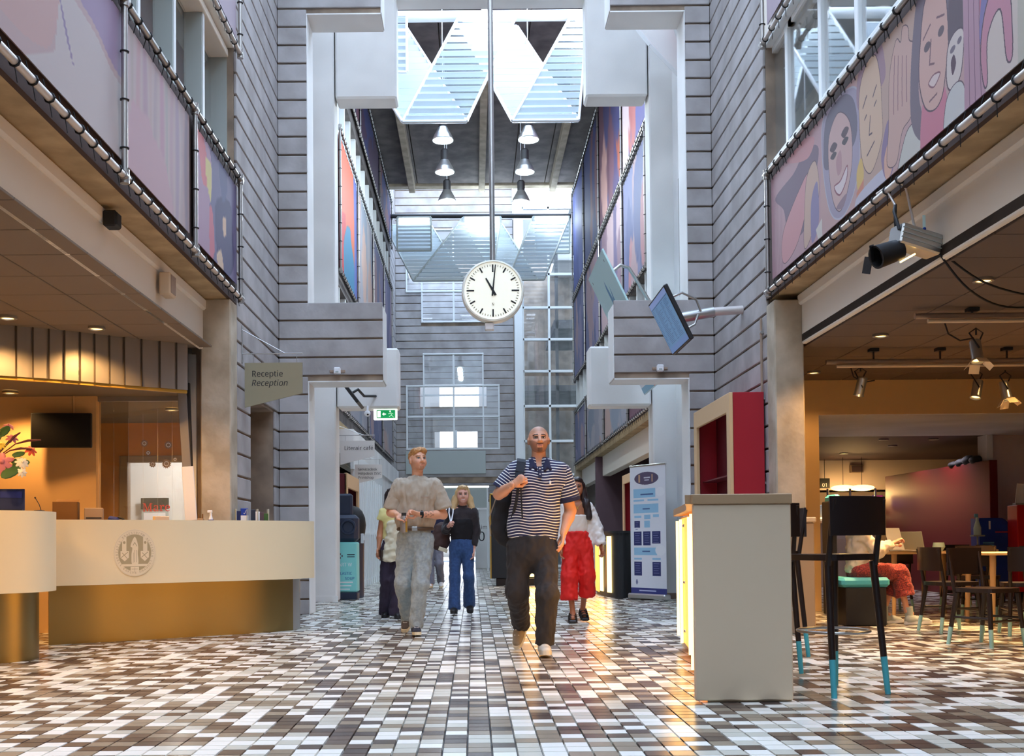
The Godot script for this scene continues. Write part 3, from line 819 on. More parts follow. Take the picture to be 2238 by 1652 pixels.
func louvres():
	var sc := func(x: float, y: float, d0: float, d: float) -> Vector3: return Vector3(x * d / d0, 0.9 + (y - 0.9) * d / d0, -d)
	for s in 2:
		var d0: float = [20.0, 33.0][s]
		var dn: float = d0 - 0.6 * (1 + s * 0.4)
		var dm: float = d0
		var df: float = d0 + 1.0
		var w: Array = [["white", "near the white portal"], ["bluish", "far"]][s]
		var yb: float = [8.63, 8.81][s]
		var yt: float = [10.6, 10.72][s]
		var fr := "louvre_frame" if s == 0 else "frame_grey"
		var sets: Array = [
			[[-1.24, -0.06, 0.885, -0.168], true, "first forward leaning slatted deflector of the %s row left of the pole" % w[1]],
			[[-1.24, -0.06, -1.155, -2.3], false, "first backward leaning slatted light deflector of the %s row" % w[1]],
			[[0.78, 2.0, 2.19, 1.896] if s == 0 else [1.106, 2.2, 2.99, 1.885], true, "second forward leaning slatted deflector of the %s row right of the pole" % w[1]],
			[[0.78, 2.0, 0.885, -0.16], false, "second backward leaning slatted light deflector of the %s row" % w[1]]]
		if s == 1:
			sets[0][0] = [-1.75, 0.62, 0.916, -0.233]
			sets[1][0] = [-1.75, -0.2, -1.2, -2.6]
			sets[3][0] = [0.75, 2.0, 0.95, -0.2]
		for q in sets:
			var p: Array = q[0]
			var dt: float = dm if q[1] else df
			var t := thing("light_deflector", q[2], "light deflector", Vector3.ZERO, 0, "slatted light deflectors under the roof")
			parallelogram(t, sc.call(p[0], yb, d0, dn), sc.call(p[1], yb, d0, dn), sc.call(p[2], yt - (0.0 if q[1] else 0.22), d0, dt), sc.call(p[3], yt - (0.0 if q[1] else 0.22), d0, dt), 15 if s == 0 else 16, fr)
			if q[1]:
				var a: Vector3 = sc.call(p[3], yt - 0.1, d0, dm) + Vector3(0.05, 0, 0.12)
				var b: Vector3 = sc.call(p[2], yt - 0.1, d0, dm) + Vector3(-0.05, 0, 0.12)
				var g := G.new(); g.bar(a, b, 0.16, 0.06, 0.01, Vector3.BACK)
				ob("light_tube", g, "tube_cool", t)
				omni((a + b) / 2 + Vector3(0, -0.1, 0.35), Color(0.9, 0.96, 1), 1.5, 0.2)
		var ends: Array = [[-1.36, -1.15, 9.55, 10.6]] if s == 0 else [[-2.23, -1.2, 9.72, 10.74], [1.95, 2.98, 9.61, 10.7]]
		for e in ends:
			var t := thing("light_deflector", "upright %s slatted light deflector of the %s row at its %s end" % ["narrow" if s == 0 else "square", w[1], "left" if e[0] < 0 else "right"], "light deflector", Vector3.ZERO, 0, "slatted light deflectors under the roof")
			var dz: float = d0 - 0.3 if e[0] < 0 else df
			parallelogram(t, sc.call(e[0], e[2], d0, dz), sc.call(e[1], e[2], d0, dz), sc.call(e[1], e[3], d0, dz), sc.call(e[0], e[3], d0, dz), 8 if s == 0 else 9, fr)
			if e[0] < 0 and s == 1:
				var g := G.new(); g.bar(sc.call(e[0] + 0.05, e[3] - 0.12, d0, dz - 0.1), sc.call(e[1] - 0.05, e[3] - 0.12, d0, dz - 0.1), 0.2, 0.05, 0.01, Vector3.BACK)
				ob("light_tube", g, "tube_cool", t)
		var bar := thing("ceiling_beam", "white round beam that carries the near row of light deflectors" if s == 0 else "dark steel beam that carries the far row of light deflectors", "beam")
		var g := G.new(); g.tube([sc.call(-2.45, yt - 0.02 + s * 0.08, d0, dm + 0.3), sc.call(2.95 + s * 0.1, yt - 0.02 + s * 0.04, d0, dm + 0.3)], 0.1 if s == 0 else 0.07, 12)
		ob("beam_tube", g, "frame_white" if s == 0 else "black", bar)

func pendants():
	var k := 0
	for p in [Vector3(-0.523, 8.66, -21), Vector3(1.127, 8.66, -21), Vector3(-0.533, 8.62, -22.7), Vector3(1.135, 8.61, -22.7), Vector3(-0.527, 8.54, -24.4), Vector3(1.131, 8.51, -24.4)]:
		var t := thing("pendant_lamp", "%s bell shaped pendant lamp in the %s row under the concrete ceiling" % [["nearest", "middle", "farthest"][k / 2], "left" if p.x < 0 else "right"], "lamp", p, 0, "bell pendant lamps in two rows")
		k += 1
		var g := G.new()
		g.lathe([Vector2(0.2, -0.02), Vector2(0.205, 0.0), Vector2(0.17, 0.09), Vector2(0.12, 0.18), Vector2(0.09, 0.24), Vector2(0.0, 0.25)], 20)
		ob("shade", g, "steel", t)
		g = G.new(); g.lathe([Vector2(0.085, 0.24), Vector2(0.085, 0.44), Vector2(0.06, 0.47), Vector2(0.0, 0.47)], 16)
		ob("gear_box", g, "black", t)
		g = G.new(); g.tube([Vector3(0, 0.46, 0), Vector3(0, 11.5 - p.y, 0)], 0.012, 6)
		ob("rod", g, "steel", t)
		g = G.new(); g.lathe([Vector2(0.0, -0.03), Vector2(0.15, -0.022), Vector2(0.195, -0.01), Vector2(0.195, 0.0)], 20)
		ob("lens", g, "lamp_cool", t)
		omni(p + Vector3(0, -0.12, 0), Color(0.9, 0.97, 1), 3.5, 0.1)

func clock():
	var t := thing("hall_clock", "round white station clock on a long steel pole showing eleven o'clock", "clock", Vector3(0.235, 3.646, -12))
	var g := G.new()
	var turn := Transform3D(Basis(Vector3.RIGHT, PI / 2), Vector3.ZERO)
	g.lathe([Vector2(0.31, -0.11), Vector2(0.335, -0.1), Vector2(0.342, -0.06), Vector2(0.342, 0.04), Vector2(0.333, 0.075), Vector2(0.318, 0.08), Vector2(0.312, 0.066)], 64, turn)
	ob("case", g, "clock_white", t)
	g = G.new(); g.lathe([Vector2(0.316, 0.066), Vector2(0.0, 0.066)], 64, turn)
	g.lathe([Vector2(0.0, -0.11), Vector2(0.316, -0.11)], 64, turn)
	ob("dial", g, "clock_face", t)
	for k in 60:
		var big := k % 5 == 0
		var quarter := k % 15 == 0
		var l := 0.084 if quarter else 0.062 if big else 0.022
		var w := 0.017 if big else 0.006
		var an := TAU * k / 60.0
		ob("hour_mark" if big else "minute_mark", bm(Vector3(w, l, 0.003)), "ink", t, Vector3(sin(an), cos(an), 0) * (0.288 - l / 2) + Vector3(0, 0, 0.067), Basis(Vector3.BACK, -an))
	for q in [[-0.51, 0.155, 0.02, 0.06, "hour_hand"], [0.105, 0.285, 0.014, 0.06, "minute_hand"]]:
		g = G.new()
		g.prism(PackedVector2Array([Vector2(-q[2] * 0.7, -q[3]), Vector2(q[2] * 0.7, -q[3]), Vector2(q[2] * 0.42, q[1]), Vector2(-q[2] * 0.42, q[1])]), 0.004)
		ob(q[4], g, "ink", t, Vector3(0, 0, 0.072 if q[1] < 0.2 else 0.077), Basis(Vector3.BACK, -q[0]))
	text(t, "maker_mark", "N", 0.04, Vector3(0.0, -0.15, 0.067), "grey_ink", Basis(), true)
	g = G.new(); g.tube([Vector3(0, 0.33, 0), Vector3(0, 8.4, 0)], 0.029, 16)
	ob("pole", g, "steel", t)
	ob("sensor", bm(Vector3(0.1, 0.08, 0.08), 0.008), "paper", t, Vector3(-0.04, -0.385, 0))

func text(par: Node3D, called: String, s: String, size: float, p: Vector3, ma, b := Basis(), centre := false, italic := false, fam := "Droid Sans", depth := 0.003) -> MeshInstance3D:
	var f := SystemFont.new()
	f.font_names = PackedStringArray([fam])
	f.font_italic = italic
	var m := TextMesh.new()
	m.font = f
	m.text = s
	m.font_size = 64
	m.pixel_size = size / 64.0
	m.depth = depth
	m.curve_step = 1.0
	m.horizontal_alignment = HORIZONTAL_ALIGNMENT_CENTER if centre else HORIZONTAL_ALIGNMENT_LEFT
	if italic: b = b * Basis(Vector3(1, 0, 0), Vector3(0.2, 1, 0), Vector3(0, 0, 1))
	return ob(called, m, ma, par, p, b)

# ---- the passage behind the portals and the facade at its end
func passage():
	for sd in [-1.0, 1.0]:
		var e: float = LX if sd < 0 else RX
		var nm := "left" if sd < 0 else "right"
		var zf := -33.6
		# wall bands with window strips between them
		var g := G.new()
		for b in [[3.2, 4.75], [5.75, 8.6], [9.7, 12.0]]: addspan(g, e + 0.02 * sd, e + 0.3 * sd, b[0], b[1], -17.45, zf)
		struct("wall_passage_" + nm, g, "dark_concrete", "gallery parapets along the %s side of the passage" % nm)
		for b in [[4.75, 5.75], [8.6, 9.7]]:
			var w := struct("window_3" if sd < 0 and b[0] < 6 else "window_4" if sd < 0 else "window_5" if b[0] < 6 else "window_6", span(e + 0.06 * sd, e + 0.22 * sd, b[0], b[0] + 0.06, -17.45, zf), "frame_white", "band of white framed gallery windows on the %s side of the passage" % nm)
			var z := -17.6
			while z > zf + 0.3:
				ob("mullion", span(e + 0.03 * sd, e + 0.22 * sd, b[0] + 0.06, b[1], z, z - 0.09, 0.005), "frame_white", w)
				ob("pane", span(e + 0.12 * sd, e + 0.126 * sd, b[0] + 0.06, b[1], z - 0.09, z - 1.02), "glass", w)
				z -= 1.02
		struct("wall_gallery_" + nm, span(e + 1.6 * sd, e + 1.65 * sd, 3.2, 12, -17.45, zf), "pink_wall")
		struct("ceiling_gallery_" + nm, addspan(addspan(span(e + 0.02 * sd, e + 3.4 * sd, 3.05, 3.2, -17.45, zf), e + 0.3 * sd, e + 1.6 * sd, 6.6, 6.7, -17.45, zf), e + 0.3 * sd, e + 1.6 * sd, 11.0, 11.1, -17.45, zf), "slab_edge")
		struct("trim_gallery_" + nm, span(e + 0.2 * sd, e + 0.4 * sd, 2.55, 3.06, -17.45, zf, 0.01), "beam_white", "white beam under the gallery on the %s side of the passage" % nm)
		struct("wall_column_far_" + nm, span(e, e + 0.35 * sd, 0, 3.2, zf + 0.4, zf, 0.01), "bare_concrete", "concrete column at the far end of the %s gallery" % nm)
	# left ground floor: white doors with narrow panes
	var dr := struct("door_2", span(-2.3, -2.24, 2.3, 2.6, -20.6, -27.2), "frame_white", "row of white doors with narrow panes under the left gallery")
	var z := -20.7
	while z > -27.0:
		ob("door_stile", span(-2.31, -2.22, 0, 2.3, z, z - 0.1, 0.006), "frame_white", dr)
		ob("door_bar", span(-2.29, -2.24, 0, 0.14, z - 0.1, z - 0.5, 0.004), "frame_white", dr)
		ob("door_bar", span(-2.29, -2.24, 1.08, 1.13, z - 0.1, z - 0.5, 0.004), "frame_white", dr)
		ob("pane", span(-2.275, -2.269, 0.14, 2.3, z - 0.1, z - 0.5), "glass", dr)
		z -= 0.5
	struct("wall_ground_left", addspan(addspan(span(-2.28, -2.9, 0, 2.6, -27.2, -33.1), -4.2, -4.3, 0, 3.05, -17.45, -33.3), -2.24, -2.9, 2.6, 3.05, -20.6, -33.1), "plaster")
	struct("wall_ground_right", addspan(span(4.6, 4.7, 0, 3.05, -17.45, -33.3), 3.12, 4.6, 0, 3.05, -27.9, -28.0), "purple_wall", "dark purple wall under the right gallery")
	struct("wall_counter_right", span(1.95, 3.1, 0, 1.02, -20.6, -20.8, 0.01), "pink_wall", "low beige wall behind the lit counter on the right")
	struct("wall_gallery_ends", addspan(span(3.45, 14, 0, 12, -33.6, -33.8), -9, -2.9, 0, 12, -33.6, -33.8), "plaster")
	# concrete ceiling with ribs over the passage
	var cl := struct("ceiling_concrete", span(-2.9, 3.5, 11.62, 11.9, -21.3, -32.3), "groove", "dark concrete ceiling of long slabs with ribs between them")
	for k in 6: ob("ceiling_panel", span(-2.5 + k * 0.94, -2.5 + (k + 1) * 0.94 - 0.02, 11.5, 11.62, -21.3, -32.2, 0.01), "dark_concrete", cl)
	for x in [-1.72, 0.33, 2.42]: ob("rib", span(x - 0.09, x + 0.09, 11.22, 11.5, -21.3, -32.2, 0.015), "bare_concrete", cl)
	ob("end_beam", span(-2.9, 3.5, 11.42, 11.9, -32.2, -32.5, 0.02), "bare_concrete", cl)
	# far facade
	var hole := func(y: float) -> Array:
		var out := []
		if y < 3.0: return out
		if y > 3.98 and y < 6.07: out = [Vector2(-2.5, -2.18), Vector2(0.9, 1.37)]
		elif y >= 6.07 and y < 7.13: out = [Vector2(-2.5, -1.62), Vector2(0.38, 1.37)]
		elif y > 8.13 and y < 9.17: out = [Vector2(-2.5, -1.66), Vector2(0.46, 1.37)]
		elif y >= 9.17 and y < 10.23: out = [Vector2(-2.5, -2.16), Vector2(0.46, 1.37)]
		elif y >= 10.23 and y < 11.27: out = [Vector2(-2.5, -1.64), Vector2(0.46, 1.37)]
		else: out = [Vector2(-2.5, 1.37)]
		return out
	var body := G.new()
	for b in [[2.86, 3.98, -2.8, 1.37], [7.13, 8.13, -2.8, 1.37], [11.27, 13.6, -2.8, 1.37], [3.98, 11.27, -2.8, -2.18], [3.98, 11.27, 0.9, 1.37], [6.07, 7.13, -2.2, -1.62], [6.07, 7.13, 0.38, 0.92], [8.13, 9.17, -2.2, -1.66], [10.23, 11.27, -2.2, -1.64], [8.13, 11.27, 0.46, 0.92]]:
		addspan(body, b[2], b[3], b[0], b[1], -36.03, -36.35)
	var fc := struct("wall_facade", body, "groove", "grooved blue grey facade with stepped windows at the end of the passage")
	courses(fc, Transform3D(Basis(), Vector3(0, 0, -36)), 2.88, 13.0, hole, "concrete", 0.25, 3.03)
	ob("blank_panel", span(-2.2, 0.42, 3.15, 3.9, -35.95, -36.0, 0.006), "frame_grey", fc)
	var wl := struct("wall_far_left", span(-2.53, -2.9, 0, 13.6, -33.6, -36.3), "groove")
	courses(wl, Transform3D(Basis(Vector3.UP, PI / 2), Vector3(-2.5, 0, 0)), 0.2, 13.0, func(_y): return [Vector2(33.62, 35.98)], "concrete", 0.25, 3.03)
	var w1 := struct("window_7", span(-2.16, -1.64, 9.13, 9.18, -35.98, -36.1), "frame_white", "stepped white window high in the far facade")
	var w2 := struct("window_8", span(-2.18, 0.9, 3.95, 4.0, -35.98, -36.1), "frame_white", "stepped white window low in the far facade")
	for q in [[w1, -2.16, -2.12, 9.18, 10.22], [w1, -1.66, -1.61, 8.13, 11.27], [w1, -0.62, -0.56, 8.13, 11.27], [w1, 0.4, 0.46, 8.13, 11.27], [w2, -2.18, -2.13, 4, 6.07], [w2, -1.62, -1.57, 4, 7.13], [w2, -0.64, -0.58, 4, 7.13], [w2, 0.33, 0.38, 4, 7.13], [w2, 0.85, 0.9, 4, 6.07]]:
		ob("mullion", span(q[1], q[2], q[3], q[4], -35.97, -36.12, 0.005), "frame_white", q[0])
	for q in [[w1, -2.16, 0.46, 9.17], [w1, -1.64, 0.46, 8.16], [w1, -1.64, 0.46, 11.22], [w1, -2.16, -1.64, 10.2], [w2, -2.18, 0.9, 5.03], [w2, -2.18, 0.9, 6.05], [w2, -1.62, 0.38, 7.1]]:
		ob("transom", span(q[1], q[2], q[3] - 0.025, q[3] + 0.025, -35.96, -36.11, 0.005), "frame_white", q[0])
	for q in [[w1, -2.12, -1.66, 9.2, 10.2], [w1, -1.6, -0.62, 8.2, 9.15], [w1, -0.56, 0.4, 8.2, 9.15], [w1, -1.6, -0.62, 9.2, 11.2], [w1, -0.56, 0.4, 9.2, 11.2], [w2, -2.13, -1.62, 4, 5], [w2, -1.57, -0.64, 4, 5], [w2, -0.58, 0.33, 4, 5], [w2, 0.38, 0.85, 4, 5], [w2, -2.13, -1.62, 5.05, 6.05], [w2, -1.57, -0.64, 5.05, 6.05], [w2, -0.58, 0.33, 5.05, 6.05], [w2, 0.38, 0.85, 5.05, 6.05], [w2, -1.57, -0.64, 6.07, 7.1], [w2, -0.58, 0.33, 6.07, 7.1]]:
		ob("pane", span(q[1], q[2], q[3], q[4], -36.05, -36.056), "glass", q[0])
	# glazed stairwell on the right of the facade
	struct("wall_stair_post", span(1.4, 1.68, 0, 13.6, -35.8, -36.3, 0.02), "frame_white", "white post between the facade and the glazed stairwell")
	var gw := struct("window_9", span(1.66, 1.72, 3, 13, -35.95, -36.1), "frame_white", "tall glazed stairwell wall in white frames")
	for x in [2.55, 3.5]: ob("mullion", span(x - 0.035, x + 0.035, 0, 13, -35.95, -36.1, 0.006), "frame_white", gw)
	var k2 := 0
	for y in [0.1, 2.0, 3.1, 4.2, 5.35, 6.5, 7.55, 8.6, 9.7, 10.8, 11.9, 13.0]:
		ob("transom", span(1.66, 3.55, y - 0.04, y + 0.04, -35.95, -36.08, 0.006), "frame_white", gw)
		if k2 < 11:
			ob("pane", span(1.72, 2.52, y + 0.04, y + 1.0, -36.02, -36.026), "glass", gw)
			ob("pane", span(2.59, 3.47, y + 0.04, y + 1.0, -36.02, -36.026), "glass", gw)
		k2 += 1
	# the second hall behind the facade
	struct("wall_second_left", span(-3.2, -3.3, 0, 13.6, -36.35, -50), "plaster")
	struct("wall_second_right", addspan(span(4.4, 4.5, 0, 13.6, -36.35, -50), 3.55, 4.4, 0, 13.6, -36.0, -36.3), "plaster")
	struct("wall_stair_flight", addspan(addspan(addspan(span(1.75, 4.4, 3.0, 3.2, -38.5, -43), 1.75, 4.4, 6.2, 6.4, -38.5, -43), 2.9, 4.4, 8.4, 8.7, -38.5, -43), 2.95, 3.05, 0, 12, -38.5, -38.7), "dark_concrete")
	var bk := G.new()
	addspan(bk, -3.3, 4.5, 2.6, 4.2, -46, -46.3); addspan(bk, -3.3, -1.6, 4.2, 5.6, -46, -46.3); addspan(bk, 0.2, 4.5, 4.2, 5.6, -46, -46.3)
	addspan(bk, -3.3, 4.5, 5.6, 6.6, -46, -46.3); addspan(bk, -3.3, -2.2, 6.6, 7.6, -46, -46.3); addspan(bk, 0.6, 4.5, 6.6, 7.6, -46, -46.3); addspan(bk, -3.3, 4.5, 7.6, 13.6, -46, -46.3)
	var bw := struct("wall_second_back", bk, "groove", "grooved end wall of the second hall seen through the far windows")
	var gap := func(y: float) -> Array:
		if y > 4.2 and y < 5.6: return [Vector2(-3.2, -1.6), Vector2(0.2, 1.6)]
		if y > 6.6 and y < 7.6: return [Vector2(-3.2, -2.2), Vector2(0.6, 1.6)]
		return [Vector2(-3.2, 1.6)]
	courses(bw, Transform3D(Basis(), Vector3(0, 0, -45.97)), 2.7, 12.0, gap, "concrete", 0.25, 3.03)
	ob("window_bar", addspan(span(-0.75, -0.65, 4.2, 5.6, -45.95, -46.1), -2.2, 0.6, 7.05, 7.12, -45.95, -46.1), "frame_white", bw)
	# far end of the ground floor: a glazed entrance, open to daylight
	struct("wall_far_end", addspan(addspan(addspan(span(-3.3, -1.5, 0, 13.6, -50, -50.3), 0.3, 4.5, 0, 13.6, -50, -50.3), -1.5, 0.3, 2.5, 4.0, -50, -50.3), -1.5, 0.3, 8.0, 13.6, -50, -50.3), "plaster", "white end wall round the far glazed entrance")
	var en := struct("door_3", span(-1.5, 0.3, 2.42, 2.5, -49.95, -50.1), "frame_white", "far glazed entrance doors full of daylight")
	for x in [-1.5, -0.9, -0.3, 0.24]: ob("door_frame", span(x, x + 0.06, 0, 2.42, -49.95, -50.1), "frame_white", en)
	for x in [-1.44, -0.84, -0.24]: ob("pane", span(x, x + 0.54, 0, 2.42, -50.02, -50.026), "glass", en)
	struct("ground", span(-30, 30, -0.35, -0.3, -56, -90), "plaster")
	var sc := thing("hanging_screen", "grey hanging panel with a lit white rail above the far end of the floor", "screen", Vector3(0, 0, -34.2))
	ob("panel", span(-1.5, 0.45, 1.98, 2.6, -0.02, 0.02, 0.006), "frame_grey", sc)
	ob("rail", span(-1.5, 0.5, 2.6, 2.66, -0.04, 0.04, 0.01), "white_lit", sc)
	for x in [-1.5, 0.42]: ob("end_post", span(x, x + 0.05, 0, 2.6, -0.03, 0.03, 0.008), "frame_white", sc)
	var pt := thing("partition_wall", "low white partition wall with small print behind the far counter", "partition", Vector3(0, 0, -38))
	ob("panel", span(0.06, 1.1, 0, 2.05, -0.06, 0.06, 0.01), "plaster", pt)
	text(pt, "lettering", "Lim wor", 0.2, Vector3(0.16, 1.42, 0.064), "grey_ink")
	text(pt, "lettering", "0", 0.45, Vector3(0.16, 1.1, 0.064), "ink")
	text(pt, "lettering", "1 27", 0.2, Vector3(0.45, 1.1, 0.064), "grey_ink")

func build_scene():
	materials()
	set_camera_and_light()
	build_floor()
	build_shell()
	build_galleries()
	passage()
	banners_near()
	banners_far()
	louvres()
	pendants()
	clock()
	reception()
	desk_items()
	signs()
	hall_furniture()
	cafe()
	people()

# ---- plan shapes: x and depth (-z) pairs, swept through height
const PLAN := Basis(Vector3(1, 0, 0), Vector3(0, 0, -1), Vector3(0, 1, 0))
func curve2(p: Array, per := 8) -> PackedVector2Array:
	var out := PackedVector2Array()
	var n := p.size()
	for k in n - 1:
		var a: Vector2 = p[maxi(k - 1, 0)]
		var d: Vector2 = p[mini(k + 2, n - 1)]
		for s in per: out.append(p[k].cubic_interpolate(p[k + 1], a, d, float(s) / per))
	out.append(p[n - 1])
	return out
func offset2(c: PackedVector2Array, d: float) -> PackedVector2Array:
	var out := PackedVector2Array()
	for k in c.size():
		var t := (c[mini(k + 1, c.size() - 1)] - c[maxi(k - 1, 0)]).normalized()
		out.append(c[k] + Vector2(-t.y, t.x) * d)
	return out
func ribbon(c: PackedVector2Array, thick: float, y0: float, y1: float) -> G:   # a curved upright sheet with smooth faces
	var g := G.new()
	var b := offset2(c, thick)
	for face in 2:
		var q := c if face == 0 else b
		var k0 := g.v.size()
		for k in q.size():
			var t := (q[mini(k + 1, q.size() - 1)] - q[maxi(k - 1, 0)]).normalized()
			var nn := Vector3(t.y, 0, t.x) * (1.0 if face == 0 else -1.0)
			if thick < 0: nn = -nn
			g.put(Vector3(q[k].x, y0, -q[k].y), nn, Vector2(k, 1)); g.put(Vector3(q[k].x, y1, -q[k].y), nn, Vector2(k, 0))
		for k in q.size() - 1:
			var a := k0 + k * 2
			if face == 0: g.i.append_array(PackedInt32Array([a, a + 1, a + 2, a + 2, a + 1, a + 3]))
			else: g.i.append_array(PackedInt32Array([a, a + 2, a + 1, a + 2, a + 3, a + 1]))
	for k in c.size() - 1:
		for y in [y0, y1]:
			g.quad(Vector3(c[k].x, y, -c[k].y), Vector3(c[k + 1].x, y, -c[k + 1].y), Vector3(b[k + 1].x, y, -b[k + 1].y), Vector3(b[k].x, y, -b[k].y), Vector3.UP if y == y1 else Vector3.DOWN)
	for k in [0, c.size() - 1]:
		g.quad(Vector3(c[k].x, y0, -c[k].y), Vector3(b[k].x, y0, -b[k].y), Vector3(b[k].x, y1, -b[k].y), Vector3(c[k].x, y1, -c[k].y))
	return g
func slab(front: PackedVector2Array, back: PackedVector2Array, y0: float, y1: float) -> G:
	var p := front.duplicate()
	var r := back.duplicate()
	r.reverse()
	p.append_array(r)
	var g := G.new()
	g.prism(p, y1 - y0, Transform3D(PLAN, Vector3(0, (y0 + y1) / 2, 0)))
	return g
func cut2(c: PackedVector2Array, a: float, b: float) -> PackedVector2Array:
	return c.slice(int(a * (c.size() - 1)), int(b * (c.size() - 1)) + 1)

func reception():
	# right desk: cream curved front over a recessed metal plinth
	var c := curve2([Vector2(-3.78, 9.86), Vector2(-3.45, 10.07), Vector2(-3.17, 10.27), Vector2(-2.84, 10.49), Vector2(-2.51, 10.73), Vector2(-2.2, 10.95), Vector2(-1.96, 11.16), Vector2(-1.78, 11.4), Vector2(-1.69, 11.62), Vector2(-1.75, 11.86)])
	var t := thing("reception_desk", "long cream curved reception desk with a round seal on its front", "desk")
	ob("front_panel", ribbon(cut2(c, 0, 0.3), 0.05, 0.54, 1.12), "cream", t)
	ob("front_panel", ribbon(cut2(c, 0.3, 1.0), 0.05, 0.54, 1.12), "cream", t)
	ob("top_rim", ribbon(c, 0.14, 1.12, 1.137), "cream", t)
	var pl := offset2(c, 0.15)
	ob("plinth_panel", ribbon(cut2(pl, 0, 0.45), 0.03, 0, 0.54), "plinth_metal", t)
	ob("plinth_panel", ribbon(cut2(pl, 0.455, 0.8), 0.03, 0, 0.54), "plinth_metal", t)
	ob("plinth_panel", ribbon(cut2(pl, 0.805, 1.0), 0.03, 0, 0.54), "steel", t)
	ob("worktop", slab(cut2(offset2(c, 0.06), 0, 0.42), cut2(offset2(c, 0.5), 0, 0.42), 0.72, 0.76), "cream_side", t)
	# seal on the front
	var p := Vector3(-3.165, 0.83, -10.262)
	var bs := basis_of(Vector3(0.555, 0, 0.832))
	var a := Art.new(512, 512, rgb(243, 231, 206))
	var dk := rgb(176, 162, 128)
	var lt := rgb(236, 222, 192)
	a.ell(0.5, 0.5, 0.5, 0.5, rgb(243, 231, 206)); a.ell(0.5, 0.5, 0.495, 0.495, rgb(222, 208, 176)); a.ell(0.5, 0.5, 0.485, 0.485, lt)
	a.ell(0.5, 0.5, 0.4, 0.4, rgb(214, 200, 166)); a.ell(0.5, 0.5, 0.39, 0.39, dk)
	a.poly([0.2, 0.25, 0.3, 0.14, 0.3, 0.52, 0.2, 0.5], lt); a.poly([0.8, 0.25, 0.7, 0.14, 0.7, 0.52, 0.8, 0.5], lt)
	a.ell(0.5, 0.3, 0.19, 0.19, dk)
	a.smooth([0.5, 0.16, 0.44, 0.24, 0.4, 0.36, 0.44, 0.4, 0.42, 0.55, 0.44, 0.76, 0.58, 0.74, 0.57, 0.5, 0.58, 0.38, 0.55, 0.24], lt)
	a.line([0.46, 0.34, 0.5, 0.28, 0.55, 0.36], 6, dk); a.line([0.5, 0.45, 0.49, 0.7], 5, dk); a.line([0.54, 0.45, 0.54, 0.7], 5, dk); a.line([0.47, 0.5, 0.46, 0.72], 4, dk)
	for s in [0.16, 0.64]:
		a.poly([s, 0.46, s + 0.2, 0.46, s + 0.2, 0.6, s + 0.1, 0.68, s, 0.6], lt)
		a.line([s + 0.02, 0.6, s + 0.17, 0.49], 7, dk); a.line([s + 0.04, 0.5, s + 0.16, 0.62], 6, dk)
	a.poly([0.1, 0.74, 0.9, 0.74, 0.88, 0.79, 0.12, 0.79], lt)
	a.poly([0.4, 0.8, 0.6, 0.8, 0.6, 0.9, 0.5, 0.96, 0.4, 0.9], lt); a.line([0.43, 0.85, 0.57, 0.85], 4, dk); a.line([0.5, 0.82, 0.5, 0.92], 4, dk)
	a.ell(0.25, 0.28, 0.03, 0.03, dk); a.ell(0.75, 0.28, 0.03, 0.03, dk)
	var g := G.new()
	var k0 := g.v.size()
	g.put(Vector3.ZERO, Vector3.BACK, Vector2(0.5, 0.5))
	for k in 65: g.put(Vector3(cos(TAU * k / 64) * 0.195, sin(TAU * k / 64) * 0.218, 0), Vector3.BACK, Vector2(0.5 + 0.5 * cos(TAU * k / 64), 0.5 - 0.5 * sin(TAU * k / 64)))
	for k in 64: g.i.append_array(PackedInt32Array([0, k + 2, k + 1]))
	var ma := StandardMaterial3D.new()
	ma.resource_name = "seal_print"; ma.albedo_texture = a.tex(); ma.roughness = 0.45
	var seal := ob("seal", g, ma, t, p, bs)
	seal.set_meta("label", "round printed seal with a standing figure, shields and a ring of letters")
	var words := "ACADEMIA LVGDVNO BATAVA LIBERTATIS PRAESIDIVM "
	for k in words.length():
		if words[k] == " ": continue
		var an := TAU * 0.55 - TAU * k / words.length() - PI * 0.85
		text(seal, "letter", words[k], 0.026, Vector3(cos(an) * 0.166, sin(an) * 0.186, 0.0005), "crest", Basis(Vector3.BACK, an - PI / 2), true, false, "Droid Serif", 0.001)
	# left desk
	var c2 := curve2([Vector2(-4.9, 8.3), Vector2(-4.3, 8.17), Vector2(-3.85, 8.22), Vector2(-3.52, 8.42), Vector2(-3.38, 8.66), Vector2(-3.4, 8.95), Vector2(-3.6, 9.3), Vector2(-3.85, 9.62)])
	t = thing("reception_desk", "bulging cream reception desk at the left edge with flowers standing on it", "desk")
	ob("front_panel", ribbon(c2, 0.05, 0.54, 1.155), "cream", t)
	ob("top_rim", ribbon(c2, 0.5, 1.155, 1.175), "cream", t)
	ob("plinth_panel", ribbon(offset2(c2, 0.13), 0.03, 0, 0.54), "plinth_metal", t)
	ob("worktop", slab(offset2(c2, 0.06), offset2(c2, 0.5), 0.72, 0.76), "cream_side", t)
	# metal bulkhead of curved sheets under the ceiling
	var b := curve2([Vector2(-4.9, 9.45), Vector2(-4.27, 9.85), Vector2(-3.78, 10.16), Vector2(-3.34, 10.52), Vector2(-2.83, 10.9)], 8)
	t = thing("bulkhead_panels", "curved row of brushed metal sheets hanging under the reception ceiling", "bulkhead")
	for k in 16:
		ob("sheet", ribbon(cut2(offset2(b, 0.006 * (k % 2)), k / 16.0, (k + 1) / 16.0), 0.012, 2.44, 2.9), "brushed", t)
		var q := b[k * 2]
		ob("joint", bm(Vector3(0.009, 0.46, 0.03)), "ceiling_gap", t, Vector3(q.x, 2.67, -q.y))
	ob("rail", ribbon(offset2(b, 0.02), 0.04, 2.41, 2.45), "gold", t)
